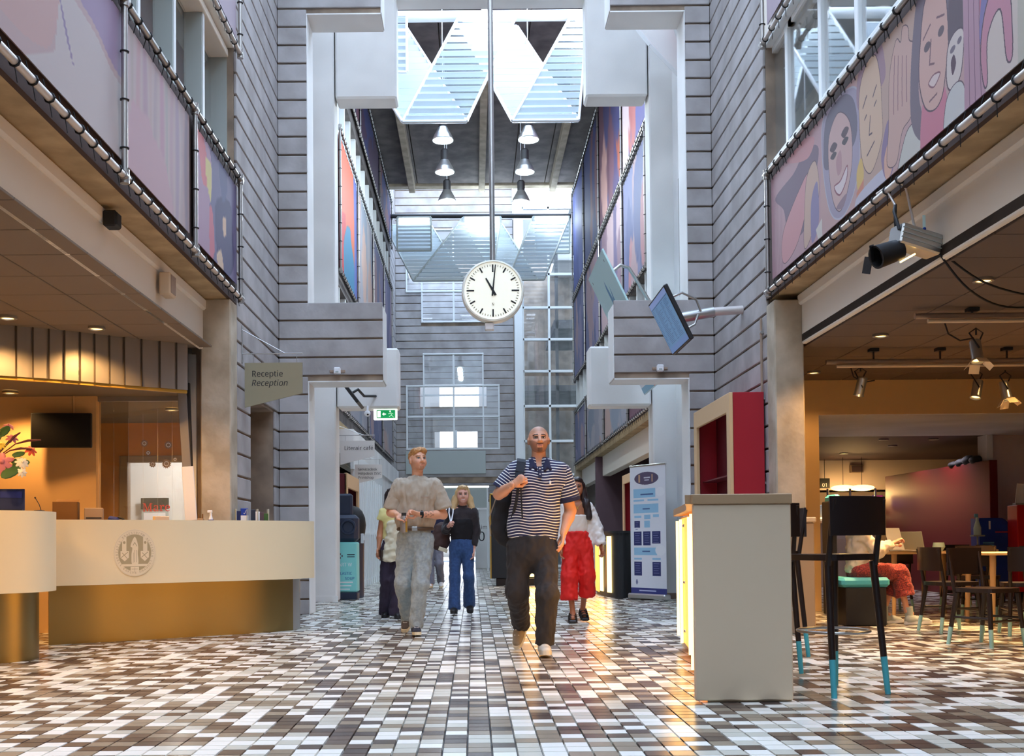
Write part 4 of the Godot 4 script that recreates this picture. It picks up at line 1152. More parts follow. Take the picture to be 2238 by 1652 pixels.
	struct("ceiling_back_office", slab(offset2(b, 0.05), PackedVector2Array([Vector2(-6.5, 11.0), Vector2(-6.5, 14.2), Vector2(-2.98, 14.2), Vector2(-2.98, 11.1)]), 2.45, 2.5), "ceiling_tile")
	# back wall, television, glazed partition and the room behind it
	struct("wall_reception_back", span(-9, -3.9, 0, 2.9, -11.35, -11.5), "brown_wall", "warm beige wall behind the reception")
	t = thing("television", "black flat television on the beige wall behind the reception", "television", Vector3(-4.2, 2.08, -11.2), 0.12)
	ob("casing", bm(Vector3(0.6, 0.355, 0.045), 0.008), "black", t)
	ob("screen", bm(Vector3(0.58, 0.335, 0.004)), "black_gloss", t, Vector3(0, 0, 0.023))
	ob("bracket", bm(Vector3(0.2, 0.15, 0.1), 0.01), "black", t, Vector3(0, 0, -0.07))
	ob("cable_duct", bm(Vector3(0.014, 0.42, 0.014), 0.003), "brown_wall", t, Vector3(0.09, 0.4, -0.12))
	var gl := struct("window_10", span(-3.9, -2.98, 2.4, 2.45, -11.4, -11.46), "brushed", "glazed partition of narrow panes with gear stickers beside the reception wall")
	for k in 6: ob("pane", span(-3.89 + k * 0.152, -3.89 + k * 0.152 + 0.148, 0.02, 2.4, -11.42, -11.432), "glass" if k > 1 else "tinted_glass", gl)
	for q in [[-3.335, 1.74, 0.035, 9], [-3.19, 1.745, 0.05, 14], [-3.38, 1.86, 0.03, 8], [-3.17, 1.94, 0.045, 12], [-3.42, 1.96, 0.04, 12], [-3.1, 1.79, 0.028, 10]]:
		g = G.new()
		var pts := PackedVector2Array()
		for k in q[3] * 4:
			var rr: float = q[2] * (1.0 if k % 4 < 2 else 0.78)
			pts.append(Vector2(cos(TAU * k / (q[3] * 4)), sin(TAU * k / (q[3] * 4))) * rr)
		g.prism(pts, 0.002)
		ob("gear_sticker", g, "taupe", gl, Vector3(q[0], q[1], -11.417))
		g = G.new(); g.tube(Array(range(21)).map(func(k): return Vector3(cos(TAU * k / 20), sin(TAU * k / 20), 0) * q[2] * 0.45), 0.004, 4, false)
		ob("gear_ring", g, "paper", gl, Vector3(q[0], q[1], -11.415))
	struct("wall_orange", addspan(addspan(span(-4.9, -4.42, 0, 2.5, -13.9, -14.0), -4.42, -2.98, 1.98, 2.5, -13.9, -14.0), -5.6, -4.9, 0, 2.5, -13.9, -14.0), "orange_wood", "orange wooden wall with a white opening behind the glazed partition")
	struct("trim_6", addspan(span(-4.47, -4.37, 0, 2.03, -13.86, -14.0, 0.005), -4.37, -2.98, 1.95, 2.03, -13.86, -14.0, 0.005), "taupe")
	struct("wall_white_room", addspan(addspan(span(-7, -2.98, 0, 2.5, -16.8, -16.9), -2.98, -2.9, 0, 2.9, -11.5, -16.9), -7, -6.9, 0, 2.9, -11.5, -16.9), "plaster", "white room lit brightly behind the orange wall")
	struct("door_4", span(-4.33, -3.6, 0, 1.75, -16.7, -16.78), "grey_door", "grey door in the white room behind the reception glass")
	t = thing("poster_case", "black headed poster case with red lettering on the white wall", "poster", Vector3(-4.78, 0, -16.65))
	ob("header", bm(Vector3(0.42, 0.17, 0.03), 0.004), "ink", t, Vector3(-0.05, 1.53, 0))
	text(t, "lettering", "Mare", 0.17, Vector3(-0.235, 1.47, 0.016), "post_red", Basis(), false, false, "Droid Serif")
	ob("sheet_frame", bm(Vector3(0.4, 0.6, 0.03), 0.004), "frame_grey", t, Vector3(-0.05, 1.12, 0))
	ob("sheet", bm(Vector3(0.33, 0.54, 0.004)), "paper", t, Vector3(-0.05, 1.12, 0.016))
	omni(Vector3(-4.0, 2.3, -15.4), Color(1, 0.98, 0.95), 2.2, 0.15)
	# a leaning mirror beside the column
	t = thing("leaning_board", "tall leaning reflective board beside the concrete column", "board", Vector3(-2.88, 0, -11.16), 0.0)
	ob("board", bm(Vector3(0.09, 1.0, 0.02), 0.004), "brushed", t, Vector3(-0.05, 2.0, 0), Basis(Vector3.BACK, 0.06))
	ob("board_edge", bm(Vector3(0.03, 2.3, 0.03), 0.004), "black", t, Vector3(0.02, 1.4, -0.01), Basis(Vector3.BACK, 0.03))
	ob("board_foot", bm(Vector3(0.12, 0.55, 0.02), 0.004), "paper", t, Vector3(0.0, 1.42, 0.02), Basis(Vector3.BACK, 0.07))
	# downlights
	for q in [[-4.03, -9.5, 2.885, "warm downlight in the reception ceiling on the left, close to the metal sheets", 2.6], [-3.43, -10.0, 2.885, "warm downlight in the reception ceiling on the right, close to the metal sheets", 2.6], [-5.2, -7.4, 2.885, "warm downlight in the reception ceiling beyond the left edge", 5.0], [-3.6, -7.0, 2.885, "warm downlight in the reception ceiling over the bulging desk", 4.5], [-5.0, -4.5, 2.885, "warm downlight in the reception ceiling nearest the viewer", 5.0], [-4.6, -10.9, 2.43, "warm downlight in the low ceiling by the television", 2.2], [-3.4, -12.4, 2.43, "warm downlight in the low ceiling behind the reception glass", 2.2]]:
		downlight(Vector3(q[0], q[2], q[1]), q[3], q[4])
func downlight(p: Vector3, label: String, e: float, c := Color(1.0, 0.76, 0.46), group := "ceiling downlights"):
	var d := thing("downlight", label, "lamp", p, 0, group)
	var g := G.new(); g.lathe([Vector2(0.075, 0.015), Vector2(0.078, -0.008), Vector2(0.06, -0.012), Vector2(0.055, 0.0)], 20)
	ob("rim", g, "steel", d)
	g = G.new(); g.lathe([Vector2(0.0, -0.004), Vector2(0.056, -0.002)], 20)
	ob("lens", g, "lamp_warm", d)
	spot(p + Vector3(0, -0.03, 0), p + Vector3(0, -2, 0), c, e, 70.0, 0.06)

func desk_items():
	# flowers on the left desk
	var rng := RandomNumberGenerator.new()
	rng.seed = 5
	var o := Vector3(-3.86, 1.175, -8.55)
	var v := thing("flower_vase", "glass vase holding the mixed bouquet on the left desk", "vase", o)
	var g := G.new(); g.lathe([Vector2(0, 0), Vector2(0.07, 0), Vector2(0.075, 0.02), Vector2(0.06, 0.16), Vector2(0.085, 0.3), Vector2(0.078, 0.3), Vector2(0.05, 0.16), Vector2(0.0, 0.02)], 20)
	ob("body", g, "ice", v)
	var t := thing("bouquet", "mixed bouquet of pink lilies, red, yellow and white flowers with green leaves", "flowers", o + Vector3(0, 0.28, 0))
	M("leaf", rgb(56, 96, 44), 0.6); M("leaf_blue", rgb(92, 124, 112), 0.6); M("petal_pink", rgb(214, 128, 138), 0.6); M("petal_red", rgb(206, 46, 44), 0.6)
	M("petal_orange", rgb(222, 84, 50), 0.6); M("petal_yellow", rgb(232, 202, 70), 0.6); M("petal_white", rgb(240, 232, 214), 0.6); M("spike", rgb(96, 44, 50), 0.7)
	var stems := G.new()
	var place := func(x: float, y: float, z: float) -> Vector3: return Vector3(x, y, z)
	for q in [[0.24, 0.1, 0.12, "petal_pink", 6, 0.11], [0.08, 0.26, 0.1, "petal_red", 9, 0.06], [0.2, 0.24, 0.05, "petal_yellow", 8, 0.045], [0.37, 0.1, 0.05, "petal_white", 9, 0.06], [0.42, 0.2, 0.0, "petal_orange", 7, 0.055], [0.12, 0.46, 0.05, "petal_pink", 7, 0.07], [0.16, 0.36, 0.08, "petal_yellow", 7, 0.05], [0.27, 0.3, 0.0, "petal_pink", 7, 0.055], [-0.1, 0.3, 0.1, "petal_white", 8, 0.07], [-0.2, 0.14, 0.12, "petal_pink", 6, 0.1], [-0.08, 0.48, 0.0, "petal_red", 8, 0.06], [0.0, 0.16, 0.15, "petal_orange", 8, 0.06], [0.22, 0.4, -0.05, "petal_pink", 8, 0.05], [0.02, 0.38, 0.08, "petal_white", 8, 0.05], [0.38, 0.02, 0.08, "petal_white", 8, 0.045]]:
		var p := Vector3(q[0], q[1], q[2])
		stems.tube([Vector3(0, -0.2, 0), Vector3(p.x * 0.4, p.y * 0.4, p.z * 0.4), p], 0.004, 5)
		g = G.new()
		var face := basis_of((p * Vector3(0.6, 0.5, 1) + Vector3(0, 0.1, 0.25)).normalized())
		for k in q[4]:
			var b: Basis = face * Basis(Vector3.BACK, TAU * k / q[4]) * Basis(Vector3.RIGHT, -0.5)
			g.ball(b * Vector3(0, q[5] * 0.5, 0), Vector3(q[5] * 0.24, q[5] * 0.55, q[5] * 0.07), b, 5, 7)
		g.ball(Vector3.ZERO, Vector3.ONE * q[5] * 0.2, Basis(), 5, 7)
		ob("flower_head", g, q[3], t, p)
	for q in [[0.12, 0.02, 0.15, 0.2], [0.3, 0.02, 0.1, 0.18], [0.34, 0.1, 0.02, 0.14], [0.05, -0.02, 0.2, 0.2], [-0.15, 0.0, 0.15, 0.2], [0.2, 0.34, 0.0, 0.14], [0.08, 0.34, 0.0, 0.16], [-0.12, 0.4, 0.0, 0.16], [0.33, 0.16, 0.03, 0.1], [0.12, -0.1, 0.2, 0.16]]:
		var p := Vector3(q[0], q[1], q[2])
		var b := basis_of(Vector3(q[0], 0.6, 0.8).normalized()) * Basis(Vector3.BACK, -q[0] * 4.0 + rng.randf_range(-0.6, 0.6))
		g = G.new(); g.ball(Vector3.ZERO, Vector3(q[3] * 0.28, q[3] * 0.5, 0.006), b, 6, 8)
		ob("leaf", g, "leaf_blue" if q[1] < 0.0 else "leaf", t, p)
	for q in [[0.3, 0.24, 0.5, 0.27], [0.26, 0.19, 0.43, 0.2], [0.24, 0.24, 0.34, 0.33]]:
		g = G.new(); g.tube([Vector3(0.1, 0.1, 0), Vector3(q[0], q[1], 0.02), Vector3((q[0] + q[2]) / 2, (q[1] + q[3]) / 2 + 0.012, 0.02), Vector3(q[2], q[3], 0.02)], [0.003, 0.005, 0.011, 0.005], 6)
		ob("seed_spike", g, "spike", t)
	ob("stem", stems, "leaf", t)
	t = thing("display_stand", "small blue picture display standing on the bulging desk beside the flowers", "display", Vector3(-3.62, 1.175, -8.6), 0.2)
	ob("board", bm(Vector3(0.2, 0.17, 0.012), 0.003), "navy", t, Vector3(0, 0.09, 0))
	ob("picture", bm(Vector3(0.16, 0.05, 0.003)), "chair_blue", t, Vector3(0, 0.13, 0.008))
	ob("foot", bm(Vector3(0.18, 0.012, 0.08), 0.003), "black", t, Vector3(0, 0.006, 0))
	t = thing("desk_microphone", "thin gooseneck microphone on the end of the bulging desk", "microphone", Vector3(-3.5, 1.175, -8.85))
	g = G.new(); g.tube([Vector3(0.02, 0, 0), Vector3(0.0, 0.06, 0), Vector3(-0.03, 0.11, 0)], 0.003, 6); g.ball(Vector3(-0.033, 0.115, 0), Vector3.ONE * 0.007)
	ob("neck", g, "ink", t)
	g = G.new(); g.lathe([Vector2(0, 0), Vector2(0.045, 0), Vector2(0.04, 0.012), Vector2(0, 0.015)], 16)
	ob("base", g, "ink", t)
	# on the long desk
	t = thing("carton", "open brown cardboard carton on the long desk, left of the grey tray", "box", Vector3(-3.82, 0.76, -10.3), 0.25)
	g = G.new(); addspan(g, -0.11, 0.11, 0, 0.55, 0.095, 0.1); addspan(g, -0.11, 0.11, 0, 0.55, -0.1, -0.095); addspan(g, -0.11, -0.105, 0, 0.55, -0.1, 0.1); addspan(g, 0.105, 0.11, 0, 0.55, -0.1, 0.1); addspan(g, -0.11, 0.11, 0.0, 0.005, -0.1, 0.1)
	ob("body", g, "carton", t)
	ob("flap", bm(Vector3(0.2, 0.004, 0.08)), "carton", t, Vector3(0, 0.565, -0.13), Basis(Vector3.RIGHT, 0.4))
	t = thing("document_tray", "grey brown document tray beside the carton on the long desk", "tray", Vector3(-3.6, 0.76, -10.42), 0.3)
	ob("body", bm(Vector3(0.17, 0.49, 0.2), 0.006), "taupe", t, Vector3(0, 0.25, 0))
	ob("slot", bm(Vector3(0.14, 0.012, 0.004)), "ink", t, Vector3(0, 0.4, 0.1))
	t = thing("office_chair", "blue high backed office chair behind the long desk", "chair", Vector3(-3.62, 0, -11.0), -0.4)
	g = G.new(); g.box(Vector3(0, 0.98, 0), Vector3(0.14, 0.42, 0.05), Basis(Vector3.BACK, -0.12), 0.02)
	ob("backrest", g, "chair_blue", t)
	g = G.new(); g.box(Vector3(0.05, 0.5, 0.1), Vector3(0.4, 0.07, 0.4), Basis(), 0.025)
	ob("seat", g, "chair_blue", t)
	g = G.new(); g.tube([Vector3(0.08, 0.55, 0.1), Vector3(0.14, 0.95, 0.05), Vector3(0.16, 1.16, 0.02), Vector3(0.1, 1.18, 0.02)], 0.012, 8)
	ob("armrest", g, "ink", t)
	g = G.new(); g.tube([Vector3(0.05, 0.06, 0.1), Vector3(0.05, 0.48, 0.1)], 0.025, 10)
	ob("stem", g, "ink", t)
	for k in 5:
		g = G.new(); g.tube([Vector3(0.05, 0.08, 0.1), Vector3(0.05 + 0.25 * cos(TAU * k / 5), 0.04, 0.1 + 0.25 * sin(TAU * k / 5))], 0.018, 8)
		ob("foot", g, "ink", t)
	t = thing("letter_box", "low cardboard box on the long desk in front of the poster case", "box", Vector3(-3.05, 0.76, -10.72), 0.5)
	ob("body", bm(Vector3(0.14, 0.42, 0.1), 0.004), "cream_side", t, Vector3(0, 0.21, 0))
	ob("label", bm(Vector3(0.05, 0.03, 0.002)), "ink", t, Vector3(0.0, 0.3, 0.051))
	t = thing("wooden_stand", "tiny wooden stand on the long desk left of the spray bottle", "stand", Vector3(-2.72, 0.76, -10.95))
	ob("body", bm(Vector3(0.06, 0.4, 0.05), 0.004), "oak", t, Vector3(0, 0.2, 0))
	ob("post", bm(Vector3(0.012, 0.05, 0.012)), "carton", t, Vector3(-0.02, 0.42, 0))
	ob("post", bm(Vector3(0.012, 0.05, 0.012)), "carton", t, Vector3(0.02, 0.42, 0))
	t = thing("spray_bottle", "white spray bottle with a blue band on the long desk before the column", "bottle", Vector3(-2.63, 0.76, -11.0))
	g = G.new(); g.lathe([Vector2(0, 0), Vector2(0.03, 0), Vector2(0.03, 0.36), Vector2(0.012, 0.43), Vector2(0.012, 0.46), Vector2(0, 0.46)], 14)
	ob("body", g, "paper", t)
	g = G.new(); g.lathe([Vector2(0.0305, 0.37), Vector2(0.029, 0.39), Vector2(0.0, 0.39)], 14)
	ob("band", g, "chair_blue", t)
	ob("trigger", bm(Vector3(0.05, 0.025, 0.02), 0.004), "paper", t, Vector3(-0.01, 0.47, 0))
	t = thing("brochure_rack", "clear brochure rack with blue and dark leaflets at the right end of the long desk", "rack", Vector3(-2.28, 0.76, -11.28), 0.35)
	for k in 4: ob("divider", bm(Vector3(0.008, 0.5, 0.1), 0.002), "frame_grey", t, Vector3(-0.16 + k * 0.11, 0.25, 0))
	ob("shelf", bm(Vector3(0.36, 0.01, 0.1)), "frame_grey", t, Vector3(0, 0.3, 0))
	var cols := ["navy", "post_blue", "bin_blue", "paper", "purple_wall", "leaf"]
	for k in 6:
		var x: float = [-0.13, -0.075, 0.015, 0.06, 0.1, 0.145][k]
		var h: float = [0.2, 0.24, 0.22, 0.19, 0.18, 0.16][k]
		var l := thing("leaflet", ["small dark leaflet at the left end of the brochure rack", "large blue leaflet with a white tick in the brochure rack", "dark blue leaflet in the middle of the brochure rack", "white leaflet in the middle of the brochure rack", "purple leaflet near the right end of the brochure rack", "green leaflet at the right end of the brochure rack"][k], "leaflet", Vector3(-2.28, 1.11, -11.28) + Basis(Vector3.UP, 0.35) * Vector3(x, 0, 0.02), 0.35, "leaflets in the brochure rack")
		ob("cover", bm(Vector3(0.075 if k == 1 else 0.045, h * 0.65, 0.02), 0.002), cols[k], l, Vector3(0, h * 0.33, 0))
		if k == 1:
			ob("foot_strip", bm(Vector3(0.076, 0.08, 0.003)), "paper", l, Vector3(0, 0.045, 0.0115))
			g = G.new(); g.bar(Vector3(-0.01, 0.11, 0), Vector3(0, 0.1, 0), 0.006, 0.003); g.bar(Vector3(0, 0.1, 0), Vector3(0.018, 0.14, 0), 0.006, 0.003)
			ob("tick", g, "paper", l, Vector3(0, 0, 0.012))

func hang_board(label: String, cat: String, x0: float, x1: float, yt: float, yb0: float, yb1: float, z: float, ma: String, lines: Array, size: float, wall: float):
	var t := thing("hanging_sign", label, "sign", Vector3(0, 0, z), 0, "hanging signs with a slanted lower edge")
	var g := G.new()
	g.prism(PackedVector2Array([Vector2(x0, yb0), Vector2(x1, yb1), Vector2(x1, yt), Vector2(x0, yt)]), 0.018)
	ob("board", g, ma, t)
	var y := yt - size * 1.35
	for l in lines:
		text(t, "lettering", l[0], size, Vector3(x0 + (x1 - x0) * 0.12, y, 0.0095), "ink", Basis(), false, l[1])
		y -= size * 1.12
	g = G.new()
	g.tube([Vector3(wall, yt + 0.1, 0), Vector3(x1, yt + 0.1, 0)], 0.007, 6)
	g.tube([Vector3(wall, yt + 0.36, 0), Vector3(x0 + (x1 - x0) * 0.7, yt + 0.1, 0)], 0.005, 6)
	for f in [0.15, 0.9]: g.tube([Vector3(lerpf(x0, x1, f), yt + 0.1, 0), Vector3(lerpf(x0, x1, f), yt, 0)], 0.004, 6)
	g.box(Vector3(wall, yt + 0.2, 0), Vector3(0.012, 0.4, 0.05))
	ob("wall_bracket", g, "steel", t)

func signs():
	hang_board("olive grey hanging sign for the reception beside the concrete column", "sign", -2.44, -1.82, 2.845, 2.365, 2.515, -11.75, "sign_grey", [["Receptie", false], ["Reception", true]], 0.088, LX)
	hang_board("white hanging sign for the literary café on the left of the passage", "sign", -2.42, -1.79, 2.77, 2.33, 2.49, -20, "sign_pale", [["Literair café", false]], 0.1, -2.68)
	hang_board("white hanging sign with three lines for the service desk, behind the café sign", "sign", -2.2, -1.69, 2.364, 2.0, 2.115, -20.4, "sign_pale", [["Servicedesk", false], ["Helpdesk ISSC", false], ["Printshop", false]], 0.068, -2.68)
	# emergency exit sign
	var t := thing("exit_sign", "lit green emergency exit sign with a running figure under the white bracket", "sign", Vector3(-1.365, 2.92, -17.2))
	ob("case", bm(Vector3(0.37, 0.18, 0.06), 0.008), "white_lit", t)
	ob("field", bm(Vector3(0.29, 0.13, 0.004)), "green_lit", t, Vector3(0.01, 0, 0.031))
	ob("doorway", bm(Vector3(0.05, 0.1, 0.003)), "white_lit", t, Vector3(-0.1, 0, 0.034))
	var g := G.new(); g.prism(PackedVector2Array([Vector2(-0.06, 0), Vector2(-0.03, 0.025), Vector2(-0.03, 0.008), Vector2(0.0, 0.008), Vector2(0.0, -0.008), Vector2(-0.03, -0.008), Vector2(-0.03, -0.025)]), 0.003)
	ob("arrow", g, "white_lit", t, Vector3(0.01, 0, 0.034))
	g = G.new(); g.bar(Vector3(0.08, 0.02, 0), Vector3(0.1, -0.02, 0), 0.022, 0.003); g.bar(Vector3(0.1, -0.02, 0), Vector3(0.13, -0.05, 0), 0.012, 0.003); g.bar(Vector3(0.095, -0.02, 0), Vector3(0.06, -0.04, 0), 0.012, 0.003); g.bar(Vector3(0.075, 0.018, 0), Vector3(0.045, 0.0, 0), 0.01, 0.003); g.bar(Vector3(0.09, 0.018, 0), Vector3(0.125, 0.0, 0), 0.01, 0.003); g.ball(Vector3(0.075, 0.042, 0), Vector3(0.012, 0.012, 0.002), Basis(), 5, 8)
	ob("running_figure", g, "white_lit", t, Vector3(0, 0, 0.034))
	g = G.new(); g.tube([Vector3(0, 0.08, 0), Vector3(0, 0.09, 0)], 0.01, 6)
	ob("hanger", g, "steel", t)
	# detectors on the grooved brackets
	for q in [[-1.72, "left"], [2.4, "right"]]:
		var d := thing("detector", "small white detector box on the %s grooved bracket" % q[1], "detector", Vector3(q[0], 3.1, -13.96), 0, "detectors on the brackets")
		ob("case", bm(Vector3(0.085, 0.085, 0.06), 0.01), "paper", d)
		ob("lens", bm(Vector3(0.04, 0.02, 0.006), 0.002), "frame_grey", d, Vector3(0, -0.015, 0.032))
		ob("screw_plate", bm(Vector3(0.2, 0.035, 0.012), 0.004), "taupe", d, Vector3(0, 0.0, -0.03))
	# speakers on the left beam
	for q in [[3.32, -8.12, "ink", "small black loudspeaker on the white beam over the reception"], [3.18, -9.6, "cream_side", "cream loudspeaker on the white beam over the reception, near the column"]]:
		var d := thing("loudspeaker", q[3], "loudspeaker", Vector3(-2.67, q[0], q[1]), 0, "loudspeakers on the beam")
		ob("case", bm(Vector3(0.1, 0.12 if q[2] == "ink" else 0.2, 0.13 if q[2] == "ink" else 0.19), 0.012), q[2], d)
		ob("grille", bm(Vector3(0.006, 0.09 if q[2] == "ink" else 0.16, 0.1 if q[2] == "ink" else 0.15), 0.002), "rubber" if q[2] == "ink" else "taupe", d, Vector3(0.052, 0, 0))
	# information screen on the right wall, leaning into the hall
	var a := Art.new(400, 248, rgb(112, 146, 206))
	a.rect(0, 0, 1, 0.1, rgb(136, 160, 220)); a.rect(0, 0.1, 1, 0.9, rgb(106, 152, 200)); a.rect(0.02, 0.11, 0.98, 0.125, rgb(60, 80, 130))
	var r := RandomNumberGenerator.new()
	r.seed = 9
	for row in 26:
		var y := 0.15 + row * 0.028
		for s in [[0.03, 0.14], [0.2, 0.5], [0.53, 0.66], [0.7, 0.95]]:
			a.rect(s[0], y, s[0] + (s[1] - s[0]) * r.randf_range(0.4, 1.0), y + 0.012, rgb(52, 84, 130))
	var sx := Vector3(0, 0, 1)
	t = thing("information_screen", "tilted blue timetable screen on an arm beside the right grooved pier", "screen", Vector3(2.27, 3.41, -12.5))
	var nn := Vector3(-0.9, -0.43, 0).normalized()
	var up := Vector3(-0.43, 0.9, 0).normalized()
	var bs := Basis(up.cross(nn), up, nn)
	ob("casing", bm(Vector3(1.04, 0.67, 0.05), 0.008), "black", t, Vector3.ZERO, bs)
	var ma := StandardMaterial3D.new()
	ma.resource_name = "timetable"; ma.albedo_color = Color.BLACK; ma.emission_enabled = true; ma.emission = Color.BLACK; ma.emission_texture = a.tex(); ma.emission_energy_multiplier = 0.55; ma.roughness = 0.3
	g = G.new(); g.quad(Vector3(-0.5, -0.315, 0), Vector3(0.5, -0.315, 0), Vector3(0.5, 0.315, 0), Vector3(-0.5, 0.315, 0))
	ob("display", g, ma, t, nn * 0.0262, bs)
	g = G.new(); g.tube([Vector3(0.03, 0.02, 0), Vector3(0.5, 0.1, 0)], 0.06, 14)
	ob("mount_arm", g, "steel", t)
	g = G.new(); g.tube([Vector3(0.0, 0.25, 0.1), Vector3(0.12, 0.3, 0.1), Vector3(0.28, 0.22, 0.1), Vector3(0.34, 0.1, 0.05)], 0.014, 8); g.tube([Vector3(0.15, -0.12, 0.1), Vector3(0.26, -0.06, 0.1), Vector3(0.3, 0.05, 0.1)], 0.014, 8)
	ob("cable", g, "steel", t)
	g = G.new(); g.tube([Vector3(0.48, 0.1, 0), Vector3(0.83, 0.12, 0)], 0.05, 12)
	ob("wall_mount", g, "pale_pipe", t)
	# tilted board behind the right grooved bracket
	a = Art.new(256, 282, rgb(198, 232, 234))
	a.poly([0, 0.52, 1, 0.4, 1, 1, 0, 1], rgb(238, 240, 248))
	a.rect(0, 0.95, 0.55, 1, rgb(104, 180, 216)); a.rect(0.55, 0.95, 1, 1, rgb(222, 62, 72))
	a.poly([0.5, 0.2, 0.55, 0.14, 0.58, 0.3, 0.66, 0.2, 0.62, 0.34, 0.5, 0.34], rgb(64, 134, 180))
	for k in 4: a.rect(0.42, 0.4 + k * 0.035, 0.42 + 0.08 * (2 + k % 3), 0.415 + k * 0.035, rgb(112, 150, 160))
	a.ell(0.1, 0.06, 0.012, 0.01, rgb(70, 90, 100)); a.ell(0.9, 0.06, 0.012, 0.01, rgb(70, 90, 100))
	t = thing("tilted_board", "pale turquoise tilted notice board on a bent steel tube behind the right bracket", "board", Vector3(2.21, 4.0, -15.75))
	nn = Vector3(-0.905, -0.425, 0).normalized()
	up = Vector3(-0.425, 0.905, 0).normalized()
	bs = Basis(up.cross(nn), up, nn)
	ob("panel", bm(Vector3(1.72, 1.96, 0.03), 0.005), "ice", t, Vector3.ZERO, bs)
	ma = StandardMaterial3D.new()
	ma.resource_name = "board_print"; ma.albedo_texture = a.tex(); ma.roughness = 0.3
	g = G.new(); g.quad(Vector3(-0.855, -0.975, 0), Vector3(0.855, -0.975, 0), Vector3(0.855, 0.975, 0), Vector3(-0.855, 0.975, 0))
	ob("print", g, ma, t, nn * 0.0165, bs)
	g = G.new(); g.tube([Vector3(-0.2, 0.72, 0.3), Vector3(-0.1, 0.8, 0.3), Vector3(0.02, 0.76, 0.3), Vector3(0.12, 0.6, 0.3), Vector3(0.5, -0.05, 0.3), Vector3(0.9, -0.3, 0.3)], 0.024, 10)
	ob("support_tube", g, "steel", t)
	t = thing("wall_conduit", "thin grey cable conduit beside the right concrete column", "conduit", Vector3(3.075, 0, -11.62))
	g = G.new(); g.tube([Vector3(0, 0.05, 0), Vector3(0, 3.25, 0)], 0.014, 8)
	ob("pipe", g, "taupe", t)
	for y in [0.6, 1.5, 2.4, 3.1]: ob("clip", bm(Vector3(0.05, 0.03, 0.045), 0.004), "steel", t, Vector3(0.01, y, 0))
	# screen on the left between the portals, seen on its edge
	t = thing("information_screen", "black screen seen edge on beside the left white bracket", "screen", Vector3(-1.8, 3.13, -16.3))
	up = Vector3(-0.6, 0.8, 0).normalized()
	nn = Vector3(0.8, 0.6, 0).normalized() * -1.0
	bs = Basis(up.cross(nn), up, nn)
	ob("casing", bm(Vector3(0.8, 0.45, 0.05), 0.008), "black", t, Vector3.ZERO, bs)
	g = G.new(); g.tube([Vector3(0, 0, 0), Vector3(0.1, 0.06, 0), Vector3(0.16, 0.0, -0.3), Vector3(0.3, 0.05, -0.7)], 0.02, 8)
	ob("mount_arm", g, "ink", t)
	t = thing("dome_camera", "small white dome camera under the black screen on the left bracket", "camera", Vector3(-1.62, 2.9, -16.9))
	g = G.new(); g.ball(Vector3.ZERO, Vector3.ONE * 0.05)
	ob("dome", g, "paper", t)
	ob("lens", bm(Vector3(0.03, 0.02, 0.02), 0.004), "black_gloss", t, Vector3(0.01, -0.02, 0.045))
	g = G.new(); g.tube([Vector3(0, 0.03, 0), Vector3(0, 0.12, -0.08)], 0.018, 8)
	ob("stalk", g, "paper", t)
	# triangular deflectors on the right between the portals
	for q in [[[Vector3(2.02, 9.15, -16.2), Vector3(2.6, 8.0, -15.6), Vector3(3.1, 7.2, -15.2), Vector3(3.1, 9.3, -15.6)], "plaster", "large white triangular light deflector between the right portal piers"], [[Vector3(2.7, 8.6, -15.2), Vector3(3.05, 7.35, -15.0), Vector3(3.12, 8.9, -15.1)], "coral", "small red triangular panel beside the right grooved pier"]]:
		var d := thing("light_deflector", q[2], "light deflector", Vector3.ZERO, 0, "triangular deflectors")
		g = G.new()
		var p: Array = q[0]
		var n3: Vector3 = (p[1] - p[0]).cross(p[2] - p[0]).normalized() * 0.015
		for k in range(1, p.size() - 1):
			g.tri(p[0] + n3, p[k] + n3, p[k + 1] + n3, n3); g.tri(p[0] - n3, p[k] - n3, p[k + 1] - n3, -n3)
		ob("sheet", g, q[1], d)
		for k in p.size():
			g = G.new(); g.bar(p[k], p[(k + 1) % p.size()], 0.04, 0.05, 0.006)
			ob("frame_bar", g, "frame_white", d)

func lit_bar(t: Node3D, front: PackedVector2Array, back: PackedVector2Array, y1: float, body: String, tubes: Array):
	# a standing bar: body, glowing translucent front sheets on pins, tubes behind them, a wooden top
	ob("body", slab(offset2(front, 0.06), back, 0.0, y1 - 0.055), body, t)
	ob("top", slab(offset2(front, -0.05), offset2(back, 0.0), y1 - 0.05, y1), "oak", t)
	var n := 3
	for k in n:
		ob("light_panel", ribbon(cut2(front, float(k) / n, (k + 1.0) / n), 0.012, 0.1, y1 - 0.08), "bar_glow", t)
		for y in [0.2, y1 * 0.5, y1 - 0.14]:
			var p := front[int((k + 0.02) / n * (front.size() - 1))]
			var g := G.new(); g.ball(Vector3(p.x, y, -p.y), Vector3.ONE * 0.013, Basis(), 6, 8)
			ob("pin", g, "steel", t)
	for f in tubes:
		var p := offset2(front, -0.02)[int(f * (front.size() - 1))]
		var g := G.new(); g.tube([Vector3(p.x, 0.1, -p.y), Vector3(p.x, y1 - 0.09, -p.y)], 0.012, 10)
		ob("light_tube", g, "bar_tube", t)

